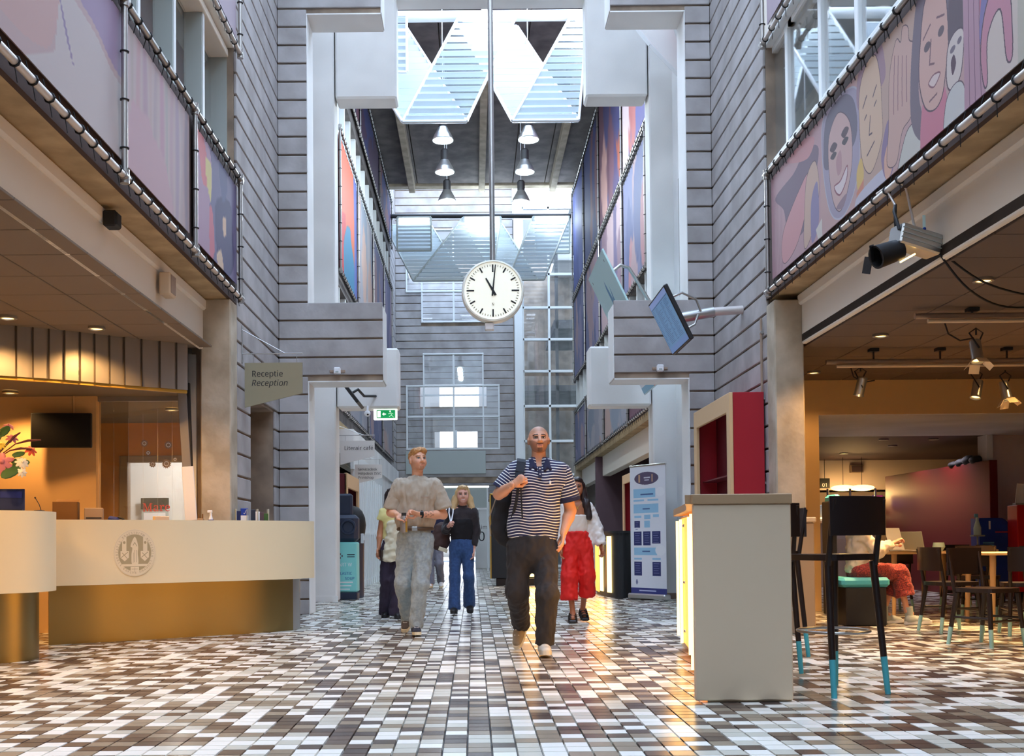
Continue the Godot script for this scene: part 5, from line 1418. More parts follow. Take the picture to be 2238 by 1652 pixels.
func hall_furniture():
	var c := curve2([Vector2(1.755, 9.35), Vector2(1.68, 8.9), Vector2(1.6, 8.25), Vector2(1.5, 7.5), Vector2(1.37, 6.8), Vector2(1.235, 6.14)])
	var back := PackedVector2Array([Vector2(1.765, 9.35), Vector2(1.765, 6.14)])
	var t := thing("standing_bar", "tall cream standing bar with a wooden top and glowing yellow curved side", "bar")
	lit_bar(t, c, back, 1.154, "cream_side", [0.06, 0.3, 0.55, 0.8])
	var g := span(1.222, 1.765, 0.012, 1.1, -6.1, -6.14, 0.006)
	ob("end_panel", g, "cream_side", t)
	ob("top_edge", span(1.215, 1.77, 1.1, 1.156, -6.09, -6.14, 0.004), "oak", t)
	area(Vector3(1.32, 0.6, -7.4), Vector3(-2.5, 0.3, -8.0), 2.6, 0.9, Color(1, 0.72, 0.34), 2.2)
	# darker lit bar by the roll up banner
	c = curve2([Vector2(2.62, 17.5), Vector2(2.35, 17.25), Vector2(2.2, 17.45), Vector2(2.12, 18.2), Vector2(2.14, 19.2)])
	t = thing("standing_bar", "dark standing bar with upright amber light strips beside the roll up banner", "bar")
	ob("body", slab(c, PackedVector2Array([Vector2(2.62, 17.5), Vector2(2.62, 19.2)]), 0, 1.02), "ink", t)
	ob("top", slab(offset2(c, 0.03), PackedVector2Array([Vector2(2.66, 17.5), Vector2(2.66, 19.2)]), 1.02, 1.06), "ink", t)
	for f in [0.56, 0.76]: ob("light_panel", ribbon(cut2(offset2(c, 0.012), f - 0.05, f + 0.05), 0.008, 0.08, 0.98), "bar_tube", t)
	ob("light_panel", ribbon(cut2(offset2(c, 0.01), 0.84, 1.0), 0.008, 0.05, 1.0), "bar_glow", t)
	area(Vector3(2.05, 0.55, -18.0), Vector3(0, 0.3, -16.5), 0.8, 0.8, Color(1, 0.65, 0.3), 1.2)
	# tall dark stand in the middle of the passage
	t = thing("display_stand", "tall dark stand with glowing amber edges in the middle of the passage", "stand", Vector3(0.34, 0, -22.6))
	ob("body", span(0.02, 0.42, 0.15, 1.87, 0, -0.5, 0.01), "ink", t)
	ob("foot", span(0.12, 0.95, 0, 0.15, -0.05, -0.45, 0.01), "dark_wood", t)
	ob("edge", span(0.0, 0.025, 0.15, 1.9, 0.02, -0.5, 0.004), "gold", t)
	ob("edge", span(0.0, 0.42, 1.87, 1.9, 0.02, -0.5, 0.004), "gold", t)
	ob("light_strip", span(0.42, 0.46, 0.2, 1.1, 0.01, -0.1, 0.004), "bar_tube", t)
	ob("light_strip", span(0.8, 0.95, 0.18, 0.75, 0.0, -0.3, 0.01), "bar_tube", t)
	ob("rear_panel", span(0.46, 1.0, 0.15, 1.3, -0.32, -0.45, 0.01), "ink", t)
	area(Vector3(1.2, 0.5, -22.3), Vector3(1.0, 0.2, -18), 0.5, 0.7, Color(1, 0.7, 0.32), 1.6)
	# red display cabinets
	t = thing("display_cabinet", "tall dark red display cabinet with a pale wood frame against the right wall", "cabinet")
	g = G.new(); addspan(g, 2.752, 3.08, 0, 2.462, -11.57, -11.6, 0.004); addspan(g, 2.752, 3.08, 2.43, 2.46, -11.6, -13.4, 0.004); addspan(g, 2.73, 3.08, 0, 2.46, -13.4, -13.43, 0.004)
	ob("case", g, "red_panel", t)
	ob("back", span(2.98, 3.0, 0.1, 2.43, -11.6, -13.4), "deep_red", t)
	g = G.new(); addspan(g, 2.71, 2.75, 2.26, 2.46, -11.56, -13.43, 0.005); addspan(g, 2.71, 2.75, 0.0, 2.27, -11.56, -11.7, 0.005); addspan(g, 2.71, 2.75, 0.0, 2.27, -13.28, -13.43, 0.005); addspan(g, 2.71, 2.75, 0, 0.25, -11.7, -13.3, 0.005)
	ob("face_frame", g, "pale_wood", t)
	for z in [-12.0, -12.5, -13.0]: ob("spotlight", bm(Vector3(0.05, 0.015, 0.1), 0.004), "white_lit", t, Vector3(2.84, 2.425, z))
	for y in [0.9, 1.6]: ob("shelf", span(2.8, 2.98, y, y + 0.015, -11.62, -13.38), "deep_red", t)
	t = thing("display_cabinet", "red display cabinet with a pale wood frame on castors behind the recycling bin", "cabinet")
	g = G.new(); addspan(g, -2.5, -2.14, 0.2, 2.08, -18.5, -18.54, 0.004); addspan(g, -2.5, -2.14, 2.04, 2.08, -18.54, -20.4, 0.004); addspan(g, -2.5, -2.14, 0.2, 2.08, -20.4, -20.44, 0.004); addspan(g, -2.5, -2.46, 0.2, 2.08, -18.54, -20.4)
	ob("case", g, "deep_red", t)
	g = G.new(); addspan(g, -2.17, -2.12, 1.85, 2.09, -18.5, -20.44, 0.005); addspan(g, -2.17, -2.12, 0.2, 1.86, -18.5, -18.62, 0.005); addspan(g, -2.17, -2.12, 0.2, 1.86, -20.3, -20.44, 0.005); addspan(g, -2.17, -2.12, 0.2, 0.55, -18.6, -20.35, 0.005)
	ob("face_frame", g, "pale_wood", t)
	for z in [-18.7, -20.2]:
		g = G.new(); g.lathe([Vector2(0, -0.02), Vector2(0.07, -0.02), Vector2(0.075, 0), Vector2(0.07, 0.02), Vector2(0, 0.02)], 16, Transform3D(Basis(Vector3.BACK, PI / 2), Vector3(-2.2, 0.078, z)))
		ob("castor", g, "rubber", t)
		ob("castor_fork", bm(Vector3(0.06, 0.12, 0.04), 0.006), "steel", t, Vector3(-2.2, 0.15, z))
	t = thing("display_cabinet", "red display cabinet with a pale wood edge behind the roll up banner", "cabinet")
	g = G.new(); addspan(g, 2.82, 3.06, 0.1, 2.1, -19.3, -19.34, 0.004); addspan(g, 2.82, 3.06, 2.06, 2.1, -19.34, -20.4, 0.004); addspan(g, 3.02, 3.06, 0.1, 2.1, -19.34, -20.44); addspan(g, 2.82, 3.06, 0.1, 2.1, -20.4, -20.44, 0.004)
	ob("case", g, "red_panel", t)
	g = G.new(); addspan(g, 2.78, 2.815, 0.1, 2.11, -19.29, -19.42, 0.005); addspan(g, 2.78, 2.815, 0.1, 2.11, -20.32, -20.45, 0.005); addspan(g, 2.78, 2.815, 1.95, 2.11, -19.42, -20.32, 0.005); addspan(g, 2.78, 2.815, 0.1, 0.3, -19.42, -20.32, 0.005)
	ob("face_frame", g, "pale_wood", t)
	for z in [-19.4, -20.35]: ob("foot", bm(Vector3(0.24, 0.1, 0.06), 0.006), "ink", t, Vector3(2.93, 0.05, z))
	# recycling bin
	t = thing("recycling_bin", "dark blue recycling bin with a round hole and a turquoise sticker beside the white pier", "bin", Vector3(-2.04, 0, -17.72))
	g = G.new(); g.box(Vector3(0, 0.06, 0), Vector3(0.36, 0.12, 0.36), Basis(), 0.015)
	ob("foot", g, "bin_blue", t)
	g = G.new(); g.box(Vector3(0, 0.52, 0), Vector3(0.36, 0.8, 0.36), Basis(), 0.02)
	ob("body", g, "aqua", t)
	g = G.new(); g.box(Vector3(0, 1.14, 0), Vector3(0.38, 0.44, 0.38), Basis(), 0.06)
	ob("hood", g, "bin_blue", t)
	g = G.new(); g.lathe([Vector2(0.0, 0.0), Vector2(0.075, 0.0), Vector2(0.095, 0.03), Vector2(0.12, 0.03), Vector2(0.13, 0.0)], 24, Transform3D(Basis(Vector3.RIGHT, PI / 2), Vector3(0.04, 1.16, 0.185)))
	ob("hole_ring", g, "bin_blue", t)
	g = G.new(); g.lathe([Vector2(0, 0.001), Vector2(0.045, 0.001)], 20, Transform3D(Basis(Vector3.RIGHT, PI / 2), Vector3(0.03, 1.15, 0.188)))
	ob("hole_liner", g, "steel", t)
	g = G.new(); g.box(Vector3(-0.03, 1.52, -0.03), Vector3(0.24, 0.36, 0.2), Basis(), 0.03)
	ob("back_post", g, "bin_blue", t)
	text(t, "lettering", "ART W", 0.075, Vector3(-0.12, 0.56, 0.181), "paper")
	text(t, "lettering", "PLASTIC", 0.062, Vector3(-0.13, 0.42, 0.181), "post_blue")
	text(t, "lettering", "SOUP", 0.062, Vector3(-0.02, 0.34, 0.181), "post_blue")
	for k in 3: ob("print_line", bm(Vector3(0.26 - k * 0.05, 0.018, 0.002)), "paper", t, Vector3(-0.02, 0.28 - k * 0.055, 0.181))
	for q in [[-0.12, 0.7], [-0.09, 0.73], [-0.06, 0.7], [-0.09, 0.67]]: ob("print_mark", bm(Vector3(0.02, 0.028, 0.002)), "purple_wall", t, Vector3(q[0], q[1], 0.181))
	for k in 2: ob("print_line", bm(Vector3(0.12, 0.014, 0.002)), "bin_blue", t, Vector3(0.08, 0.72 - k * 0.035, 0.181))
	t = thing("recycling_bin", "rounded dark bin standing behind the turquoise recycling bin", "bin", Vector3(-1.98, 0, -18.2))
	g = G.new(); g.lathe([Vector2(0, 0), Vector2(0.15, 0), Vector2(0.16, 0.03), Vector2(0.17, 0.95), Vector2(0.0, 0.95)], 24)
	ob("body", g, "bin_blue", t)
	g = G.new(); g.ball(Vector3(0, 1.2, 0), Vector3(0.2, 0.32, 0.2))
	ob("dome_lid", g, "rubber", t)
	ob("tag", bm(Vector3(0.05, 0.16, 0.01), 0.004), "paper", t, Vector3(0.15, 0.98, 0.14))
	# roll up banner
	var a := Art.new(170, 500, rgb(238, 240, 248))
	var lb := rgb(158, 206, 236)
	var nv := rgb(44, 52, 110)
	a.ell(0.47, 0.1, 0.34, 0.05, rgb(96, 84, 110)); a.rect(0.25, 0.07, 0.3, 0.13, rgb(210, 170, 130)); a.rect(0.62, 0.07, 0.66, 0.13, rgb(200, 160, 130)); a.rect(0.4, 0.09, 0.58, 0.1, rgb(230, 230, 240)); a.rect(0.42, 0.11, 0.55, 0.12, rgb(230, 230, 240))
	for q in [[0.1, 0.18, 0.72, 0.25], [0.1, 0.3, 0.8, 0.37], [0.1, 0.64, 0.75, 0.7], [0.4, 0.385, 0.58, 0.42], [0.4, 0.43, 0.56, 0.485], [0.1, 0.265, 0.4, 0.28], [0.5, 0.265, 0.8, 0.28], [0.12, 0.39, 0.32, 0.41], [0.65, 0.385, 0.82, 0.405], [0.1, 0.72, 0.32, 0.735], [0.62, 0.72, 0.85, 0.735]]: a.rect(q[0], q[1], q[2], q[3], lb)
	for q in [[0.12, 0.43, 0.28, 0.485], [0.1, 0.515, 0.32, 0.625], [0.37, 0.515, 0.58, 0.625], [0.62, 0.515, 0.85, 0.61], [0.1, 0.75, 0.32, 0.86], [0.62, 0.75, 0.85, 0.86]]:
		a.rect(q[0], q[1], q[2], q[3], nv)
		for k in 5: a.rect(q[0] + 0.03, q[1] + 0.012 + k * 0.018, q[2] - 0.04 - 0.02 * (k % 2), q[1] + 0.017 + k * 0.018, rgb(130, 136, 180))
	for q in [[0.3, 0.22, 0.66, 0.23], [0.36, 0.335, 0.56, 0.345], [0.34, 0.665, 0.56, 0.675]]: a.rect(q[0], q[1], q[2], q[3], rgb(70, 96, 150))
	a.ell(0.85, 0.21, 0.12, 0.035, rgb(244, 246, 252)); a.ell(0.84, 0.66, 0.14, 0.04, rgb(244, 246, 252)); a.smooth([0.14, 0.91, 0.17, 0.885, 0.2, 0.91, 0.17, 0.93], rgb(120, 124, 160))
	a.rect(0, 0.955, 1, 1, rgb(54, 62, 132)); a.rect(0.24, 0.97, 0.72, 0.98, rgb(200, 206, 236))
	t = thing("rollup_banner", "white roll up banner with blue text blocks against the right white pier", "banner", Vector3(2.66, 0, -16.72), -1.02)
	ob("base_case", bm(Vector3(0.86, 0.09, 0.14), 0.02), "steel", t, Vector3(0, 0.05, 0))
	ob("top_rail", bm(Vector3(0.84, 0.03, 0.03), 0.006), "steel", t, Vector3(0, 2.05, 0))
	g = G.new(); g.tube([Vector3(0, 0.09, -0.03), Vector3(0, 2.05, -0.03)], 0.01, 8)
	ob("pole", g, "steel", t)
	ma_print(t, a.tex(), 0.82, 1.96, Vector3(0, 1.07, 0.004), "sheet")
	for x in [-0.38, 0.38]: ob("stabiliser_foot", bm(Vector3(0.05, 0.02, 0.26), 0.006), "steel", t, Vector3(x, 0.01, 0))
func ma_print(t: Node3D, tx: Texture2D, w: float, h: float, p: Vector3, called: String):
	var ma := StandardMaterial3D.new()
	ma.resource_name = "print"; ma.albedo_texture = tx; ma.roughness = 0.5
	var g := G.new()
	g.quad(Vector3(-w / 2, -h / 2, 0.002), Vector3(w / 2, -h / 2, 0.002), Vector3(w / 2, h / 2, 0.002), Vector3(-w / 2, h / 2, 0.002))
	g.quad(Vector3(w / 2, -h / 2, -0.002), Vector3(-w / 2, -h / 2, -0.002), Vector3(-w / 2, h / 2, -0.002), Vector3(w / 2, h / 2, -0.002))
	ob(called, g, ma, t, p)

# ---- the café on the right
func chair_parts(t: Node3D, h: float, tips: String, arms := false):
	# dark wooden café chair, facing +z: four legs with painted tips, curved seat, curved backrest on two posts
	var lw := 0.2
	for sx in [-1.0, 1.0]:
		for sz in [-1.0, 1.0]:
			var top := Vector3(sx * 0.17, h - 0.03, sz * 0.16)
			var foot := Vector3(sx * 0.2, 0, sz * 0.2 - (0.03 if sz < 0 else 0.0))
			var cut := foot.lerp(top, 0.34 if h < 0.6 else 0.28)
			var g := G.new(); g.tube([cut, top], [0.019, 0.022], 8)
			var leg := ob("leg", g, "dark_wood", t)
			g = G.new(); g.tube([foot, cut], [0.016, 0.0192], 8)
			ob("leg_tip", g, tips, leg)
	var g := G.new()
	var pts := PackedVector2Array()
	for k in 28:
		var a := TAU * k / 28
		pts.append(Vector2(signf(cos(a)) * pow(absf(cos(a)), 0.55) * 0.215, signf(sin(a)) * pow(absf(sin(a)), 0.55) * 0.21))
	g.prism(pts, 0.035, Transform3D(PLAN, Vector3(0, h - 0.005, 0)))
	ob("seat", g, "dark_wood", t)
	for sx in [-1.0, 1.0]:
		g = G.new(); g.tube([Vector3(sx * 0.175, h - 0.05, -0.17), Vector3(sx * 0.18, h + 0.14, -0.2), Vector3(sx * 0.185, h + 0.33, -0.235)], [0.018, 0.016, 0.013], 8)
		ob("back_post", g, "dark_wood", t)
	var c := PackedVector2Array()
	for k in 13:
		var x := -0.2 + 0.4 * k / 12.0
		c.append(Vector2(x, 0.262 - 0.05 * pow(x / 0.2, 2)))
	ob("backrest", ribbon(c, 0.016, h + 0.12, h + 0.345), "dark_wood", t)
	for q in [[Vector3(-0.19, h * 0.45, 0.17), Vector3(0.19, h * 0.45, 0.17)], [Vector3(-0.185, h * 0.5, -0.18), Vector3(-0.185, h * 0.5, 0.17)], [Vector3(0.185, h * 0.5, -0.18), Vector3(0.185, h * 0.5, 0.17)]]:
		g = G.new(); g.tube(q, 0.011, 6)
		if h < 0.6: ob("stretcher", g, "dark_wood", t)
	if h > 0.6:
		g = G.new()
		var ring := []
		for k in 33: ring.append(Vector3(cos(TAU * k / 32) * 0.205, 0.36, sin(TAU * k / 32) * 0.205 - 0.01))
		g.tube(ring, 0.009, 8, false)
		ob("foot_ring", g, "steel", t)

func table(label: String, p: Vector3, w: float, d: float, turn := 0.0):
	var t := thing("cafe_table", label, "table", p, turn, "café tables")
	ob("tabletop", bm(Vector3(w, 0.03, d), 0.006), "pale_wood", t, Vector3(0, 0.735, 0))
	for sx in [-1.0, 1.0]:
		for sz in [-1.0, 1.0]:
			var g := G.new(); g.tube([Vector3(sx * (w / 2 - 0.08), 0, sz * (d / 2 - 0.08)), Vector3(sx * (w / 2 - 0.1), 0.72, sz * (d / 2 - 0.1))], [0.022, 0.034], 8)
			ob("leg", g, "oak", t)
	return t

func spotlight_fixture(label: String, p: Vector3, aim: Vector3, barn := true, lit := true):
	var t := thing("track_spotlight", label, "spotlight", p, 0, "chrome spotlights in the café")
	var z := (aim - p).normalized()
	var b := basis_of(z, Vector3.RIGHT if absf(z.y) > 0.9 else Vector3.UP)
	var g := G.new(); g.lathe([Vector2(0, -0.1), Vector2(0.045, -0.1), Vector2(0.05, -0.09), Vector2(0.05, 0.08), Vector2(0.058, 0.1), Vector2(0.05, 0.1)], 20, Transform3D(b * Basis(Vector3.RIGHT, PI / 2), Vector3.ZERO))
	ob("can", g, "steel", t)
	g = G.new(); g.lathe([Vector2(0, 0.06), Vector2(0.048, 0.075)], 16, Transform3D(b * Basis(Vector3.RIGHT, PI / 2), Vector3.ZERO))
	ob("lamp_face", g, "lamp_warm", t)
	g = G.new(); g.tube([b * Vector3(0.06, 0, 0), Vector3(0.06, 0.16, 0), Vector3(0, 0.2, 0), Vector3(-0.06, 0.16, 0), b * Vector3(-0.06, 0, 0)], 0.007, 6)
	g.tube([Vector3(0, 0.2, 0), Vector3(0, 2.66 - p.y, 0)], 0.008, 6)
	ob("yoke", g, "ink", t)
	if barn:
		for k in 4:
			ob("barn_door", bm(Vector3(0.09, 0.085, 0.003)), "cream_side", t, b * (Basis(Vector3.BACK, PI / 2 * k) * Vector3(0, 0.085, 0.13)), b * Basis(Vector3.BACK, PI / 2 * k) * Basis(Vector3.RIGHT, 0.9))
	if lit: spot(p + z * 0.13, aim, Color(1, 0.8, 0.56), 9.0, 32.0, 0.04)

func cafe():
	# walls
	struct("wall_cafe_front", addspan(addspan(span(3.42, 14, 2.47, 2.95, -13.8, -14.0), 3.2, 4.36, 0, 2.47, -13.8, -14.0), 4.36, 14, 2.47, 2.9, -14.0, -16.7), "beige_wall", "beige wall above the wide opening at the back of the café")
	struct("ceiling_soffit", span(4.3, 14, 2.46, 2.475, -13.82, -16.7), "plaster", "white underside of the wide beam at the back of the café")
	struct("wall_cafe_back", span(7.85, 14, 0, 2.46, -16.7, -16.9), "pink_wall", "pinkish wall behind the blue and red boxes")
	struct("trim_7", span(7.78, 7.88, 0, 2.46, -16.6, -16.9, 0.006), "plaster")
	struct("wall_cafe_side", span(4.28, 4.36, 0, 2.47, -14.0, -23), "beige_wall")
	struct("ceiling_back_room", span(4.3, 14, 2.5, 2.6, -16.7, -22.5), "purple_wall", "dark reddish ceiling of the room behind the café")
	struct("wall_back_room", addspan(span(4.3, 14, 1.9, 2.5, -22.3, -22.5), 4.3, 14, 0, 1.9, -23.4, -23.5), "pink_wall", "lilac white wall at the end of the room behind the café")
	for q in [[6.6, -17.6, "left in the front pair"], [7.4, -17.6, "right in the front pair"], [7.2, -18.8, "alone in the second row"], [6.9, -20.4, "farthest towards the lilac wall"]]:
		downlight(Vector3(q[0], 2.49, q[1]), "tiny cool ceiling spot in the back room, " + q[2], 1.1, Color(0.95, 0.92, 1.0), "ceiling spots in the back room")
	var w := struct("wall_red_partition", span(7.7, 7.82, 0, 2.06, -16.35, -20.5, 0.006), "maroon", "long dark red partition in the room behind the café")
	var t := thing("coat_heap", "dark clothes and bags lying on top of the red partition", "bags", Vector3(7.76, 2.06, -16.9))
	var g := G.new()
	for q in [[0, 0.04, 0, 0.1], [0.0, 0.05, -0.25, 0.12], [0, 0.03, -0.5, 0.1], [0, 0.02, -0.75, 0.08]]: g.ball(Vector3(q[0], q[1], q[2]), Vector3(0.1, q[3] * 0.7, 0.16))
	ob("bundle", g, "rubber", t)
	t = thing("wall_speaker", "square grey loudspeaker on the lilac wall of the back room", "loudspeaker", Vector3(7.78, 2.32, -22.25))
	ob("case", bm(Vector3(0.26, 0.16, 0.1), 0.01), "taupe", t)
	ob("grille", bm(Vector3(0.22, 0.12, 0.006)), "purple_wall", t, Vector3(0, 0, 0.052))
	t = thing("number_sign", "black square sign with a white number in the back room", "sign", Vector3(7.05, 2.02, -22.0))
	ob("board", bm(Vector3(0.2, 0.2, 0.03), 0.004), "ink", t)
	text(t, "lettering", "01", 0.1, Vector3(0.0, -0.035, 0.016), "paper", Basis(), true)
	g = G.new(); g.tube([Vector3(0, 0.1, 0), Vector3(0, 0.48, 0)], 0.006, 6)
	ob("hanger", g, "ink", t)
	for q in [[7.25, "oval amber pendant lamp on the left in the back room"], [7.62, "oval amber pendant lamp on the right in the back room"]]:
		t = thing("pendant_lamp", q[1], "lamp", Vector3(q[0], 1.9, -21.5), 0, "oval pendant lamps")
		g = G.new(); g.ball(Vector3.ZERO, Vector3(0.24, 0.06, 0.24))
		ob("shade", g, "lamp_warm" if false else "bar_tube", t)
		g = G.new(); g.tube([Vector3(0, 0.05, 0), Vector3(0, 0.6, 0)], 0.005, 5)
		ob("cord", g, "ink", t)
		omni(Vector3(q[0], 1.76, -21.5), Color(1, 0.8, 0.5), 0.6, 0.08)
	t = thing("glass_railing", "glass railing on steel posts before the serving counter in the back room", "railing", Vector3(0, 0, -20))
	for x in [6.46, 6.87, 7.33]:
		g = G.new(); g.tube([Vector3(x, 0, 0), Vector3(x, 1.82, 0)], 0.02, 10)
		ob("post", g, "steel", t)
	for x in [6.48, 6.9]: ob("pane", span(x, x + 0.38, 0.9, 1.7, -0.004, 0.004), "glass", t)
	t = thing("serving_counter", "lit wooden serving counter in the back room behind the glass railing", "counter", Vector3(7.0, 0, -20.9))
	ob("body", bm(Vector3(1.2, 1.2, 0.5), 0.01), "taupe", t, Vector3(0, 0.6, 0))
	ob("top", bm(Vector3(1.25, 0.05, 0.55), 0.008), "pale_wood", t, Vector3(0, 1.225, 0))
	ob("light_strip", bm(Vector3(1.2, 0.03, 0.03), 0.004), "bar_tube", t, Vector3(0, 1.3, 0.2))
	ob("display_case", bm(Vector3(1.1, 0.3, 0.3), 0.01), "frame_grey", t, Vector3(0, 1.4, -0.05))
	t = thing("wall_screen", "small lit pink and blue screen beside the red partition", "screen", Vector3(7.52, 1.6, -20.4))
	ob("casing", bm(Vector3(0.2, 0.22, 0.03), 0.005), "ink", t, Vector3(0.0, 0.0, -0.02))
	glow("screen_blue", rgb(110, 130, 240), 0.9); glow("screen_pink", rgb(220, 70, 130), 0.8)
	ob("display", bm(Vector3(0.18, 0.2, 0.004)), "screen_blue", t)
	g = G.new(); g.prism(PackedVector2Array([Vector2(-0.09, 0.1), Vector2(0.09, 0.02), Vector2(0.09, 0.1)]), 0.004)
	ob("display_stripe", g, "screen_pink", t, Vector3(0, 0, 0.003))
	g = G.new(); g.bar(Vector3(-0.02, 0.04, 0), Vector3(0.0, -0.1, 0), 0.02, 0.004)
	ob("display_mark", g, "navy", t, Vector3(0, 0, 0.003))
	ob("stand", bm(Vector3(0.05, 1.5, 0.05), 0.005), "gold", t, Vector3(-0.04, -0.85, -0.03))
	# wooden counter by the column
	t = thing("wooden_counter", "light wooden counter end in front of the concrete column", "counter", Vector3(3.13, 0, -10.6))
	ob("body", bm(Vector3(0.17, 1.06, 0.5), 0.01), "oak", t, Vector3(0, 0.53, 0))
	ob("top", bm(Vector3(0.2, 0.05, 0.54), 0.01), "pale_wood", t, Vector3(0, 1.085, 0))
	# blue and red boxes with papers
	t = thing("collection_box", "blue collection box with rounded top in front of the pinkish wall", "box", Vector3(7.38, 0, -15.7), -0.12)
	g = G.new()
	var pts := PackedVector2Array([Vector2(-0.2, 0.2), Vector2(0.2, 0.2), Vector2(0.2, 1.05)])
	for k in 7: pts.append(Vector2(0.08 + 0.12 * cos(PI / 2 * k / 6), 1.06 + 0.12 * sin(PI / 2 * k / 6)))
	pts.append(Vector2(-0.2, 1.18))
	g.prism(pts, 0.36)
	ob("body", g, "post_blue", t)
	ob("foot", bm(Vector3(0.3, 0.2, 0.28), 0.01), "navy", t, Vector3(0, 0.1, 0))
	ob("slot_strip", bm(Vector3(0.17, 0.015, 0.004)), "coral", t, Vector3(0.1, 0.98, 0.182))
	ob("white_mark", bm(Vector3(0.025, 0.12, 0.004)), "paper", t, Vector3(-0.06, 1.08, 0.182))
	for k in 2: ob("print_line", bm(Vector3(0.15, 0.02, 0.004)), "sky_blue", t, Vector3(-0.08, 0.83 - k * 0.035, 0.182))
	t = thing("spray_bottle", "white spray bottle standing by the blue collection box", "bottle", Vector3(7.02, 0.94, -15.3))
	g = G.new(); g.lathe([Vector2(0, 0), Vector2(0.05, 0), Vector2(0.05, 0.1), Vector2(0.02, 0.2), Vector2(0.018, 0.25), Vector2(0, 0.25)], 14)
	ob("body", g, "ice", t)
	ob("trigger", bm(Vector3(0.05, 0.05, 0.03), 0.005), "sky_blue", t, Vector3(-0.015, 0.27, 0))
	t = thing("bottle_shelf", "small grey wall post that carries the spray bottle", "shelf", Vector3(7.02, 0, -15.3))
	ob("shelf", bm(Vector3(0.16, 0.02, 0.12), 0.004), "frame_grey", t, Vector3(0, 0.93, 0))
	g = G.new(); g.tube([Vector3(0, 0, 0), Vector3(0, 0.92, 0)], 0.012, 8)
	ob("post", g, "frame_grey", t)
	t = thing("collection_box", "red collection box with a white pictogram at the right edge", "box", Vector3(7.78, 0, -15.3), -0.1)
	g = G.new(); g.box(Vector3(0.05, 0.75, 0), Vector3(0.62, 1.2, 0.36), Basis(), 0.01)
	ob("body", g, "post_red", t)
	ob("foot", bm(Vector3(0.5, 0.15, 0.3), 0.01), "ink", t, Vector3(0.05, 0.075, 0))
	g = G.new(); addspan(g, -0.06, 0.1, 1.29, 1.295, 0.181, 0.185); addspan(g, -0.06, 0.1, 1.15, 1.155, 0.181, 0.185); addspan(g, -0.06, -0.055, 1.15, 1.295, 0.181, 0.185); addspan(g, 0.095, 0.1, 1.15, 1.295, 0.181, 0.185); addspan(g, 0.0, 0.035, 1.17, 1.25, 0.181, 0.185); addspan(g, 0.008, 0.027, 1.25, 1.275, 0.181, 0.185)
	ob("pictogram", g, "paper", t)
	ob("yellow_label", bm(Vector3(0.08, 0.07, 0.004)), "sign_grey", t, Vector3(0.12, 0.93, 0.183))
	t = thing("leaflet_holder", "white leaflet holder with upright sheets on the red collection box", "rack", Vector3(7.83, 1.35, -15.3), -0.1)
	for k in 4: ob("sheet", bm(Vector3(0.13, 0.3, 0.015), 0.002), "paper" if k % 2 == 0 else "frame_grey", t, Vector3(-0.18 + k * 0.13, 0.15, -0.02), Basis(Vector3.BACK, -0.12))
	ob("tray", bm(Vector3(0.56, 0.03, 0.12), 0.004), "frame_grey", t, Vector3(0, 0.015, 0))
	# tables, chairs
	var t1: Node3D = table("wooden café table with the open laptop on it", Vector3(5.25, 0, -12.95), 1.0, 0.75)
	table("wooden café table at the right edge, in front of the blue box", Vector3(5.95, 0, -11.6), 1.4, 0.75)
	table("far wooden café table before the red partition", Vector3(6.4, 0, -14.6), 0.8, 0.75)
	M("tip_pale", rgb(150, 196, 190), 0.6)
	var ch := thing("cafe_chair", "dark café chair with pale turquoise feet, nearest at the right", "chair", Vector3(4.3, 0, -9.22), 0.45, "dark café chairs with painted feet")
	chair_parts(ch, 0.47, "tip_pale")
	for q in [[Vector3(4.95, 0, -9.25), -0.5, "dark café chair with painted feet at the right edge of the picture"], [Vector3(5.6, 0, -12.2), 2.6, "dark café chair pushed to the front of the laptop table"], [Vector3(5.95, 0, -13.3), -1.6, "dark café chair at the right end of the laptop table"], [Vector3(4.6, 0, -10.6), 1.7, "dark café chair turned sideways behind the nearest one"], [Vector3(5.75, 0, -10.9), 0.2, "dark café chair before the right hand table"], [Vector3(6.2, 0, -13.9), 0.1, "dark café chair in front of the far table"], [Vector3(5.15, 0, -10.25), 2.9, "dark café chair between the nearest chair and the right hand table"], [Vector3(6.6, 0, -12.4), 3.1, "dark café chair behind the right hand table"], [Vector3(5.2, 0, -13.75), 3.14, "dark café chair behind the laptop"]]:
		dup(ch, "cafe_chair", q[2], q[0], q[1])
	# bar stools
	var st := thing("bar_stool", "dark bar stool with bright turquoise feet beside the cream standing bar, nearest", "stool", Vector3(2.12, 0, -6.52), PI + 0.42, "dark bar stools with turquoise feet")
	chair_parts(st, 0.8, "turquoise")
	dup(st, "bar_stool", "dark bar stool with turquoise feet half hidden behind the cream standing bar", Vector3(1.97, 0, -7.6), PI + 0.1)
	dup(st, "bar_stool", "dark bar stool with turquoise feet, farthest along the standing bar", Vector3(2.3, 0, -8.6), -1.4)
	# bench with turquoise cushion
	t = thing("cushioned_bench", "black box bench with a turquoise cushion under the seated woman", "bench", Vector3(4.05, 0, -11.6))
	ob("box", bm(Vector3(0.42, 0.4, 0.5), 0.01), "black", t, Vector3(0, 0.2, 0))
	ob("cushion", bm(Vector3(0.5, 0.1, 0.52), 0.03), "turquoise", t, Vector3(0, 0.45, 0))
	ob("back_cushion", bm(Vector3(0.09, 0.16, 0.3), 0.03), "turquoise", t, Vector3(-0.25, 1.29, 0))
	ob("back_board", bm(Vector3(0.05, 1.2, 0.34), 0.01), "black", t, Vector3(-0.29, 0.7, 0))
	# on the laptop table
	t = thing("laptop", "open laptop seen from its back on the café table", "laptop", Vector3(5.2, 0.75, -12.9), -0.9)
	ob("base", bm(Vector3(0.34, 0.016, 0.24), 0.004), "steel", t, Vector3(0, 0.008, 0))
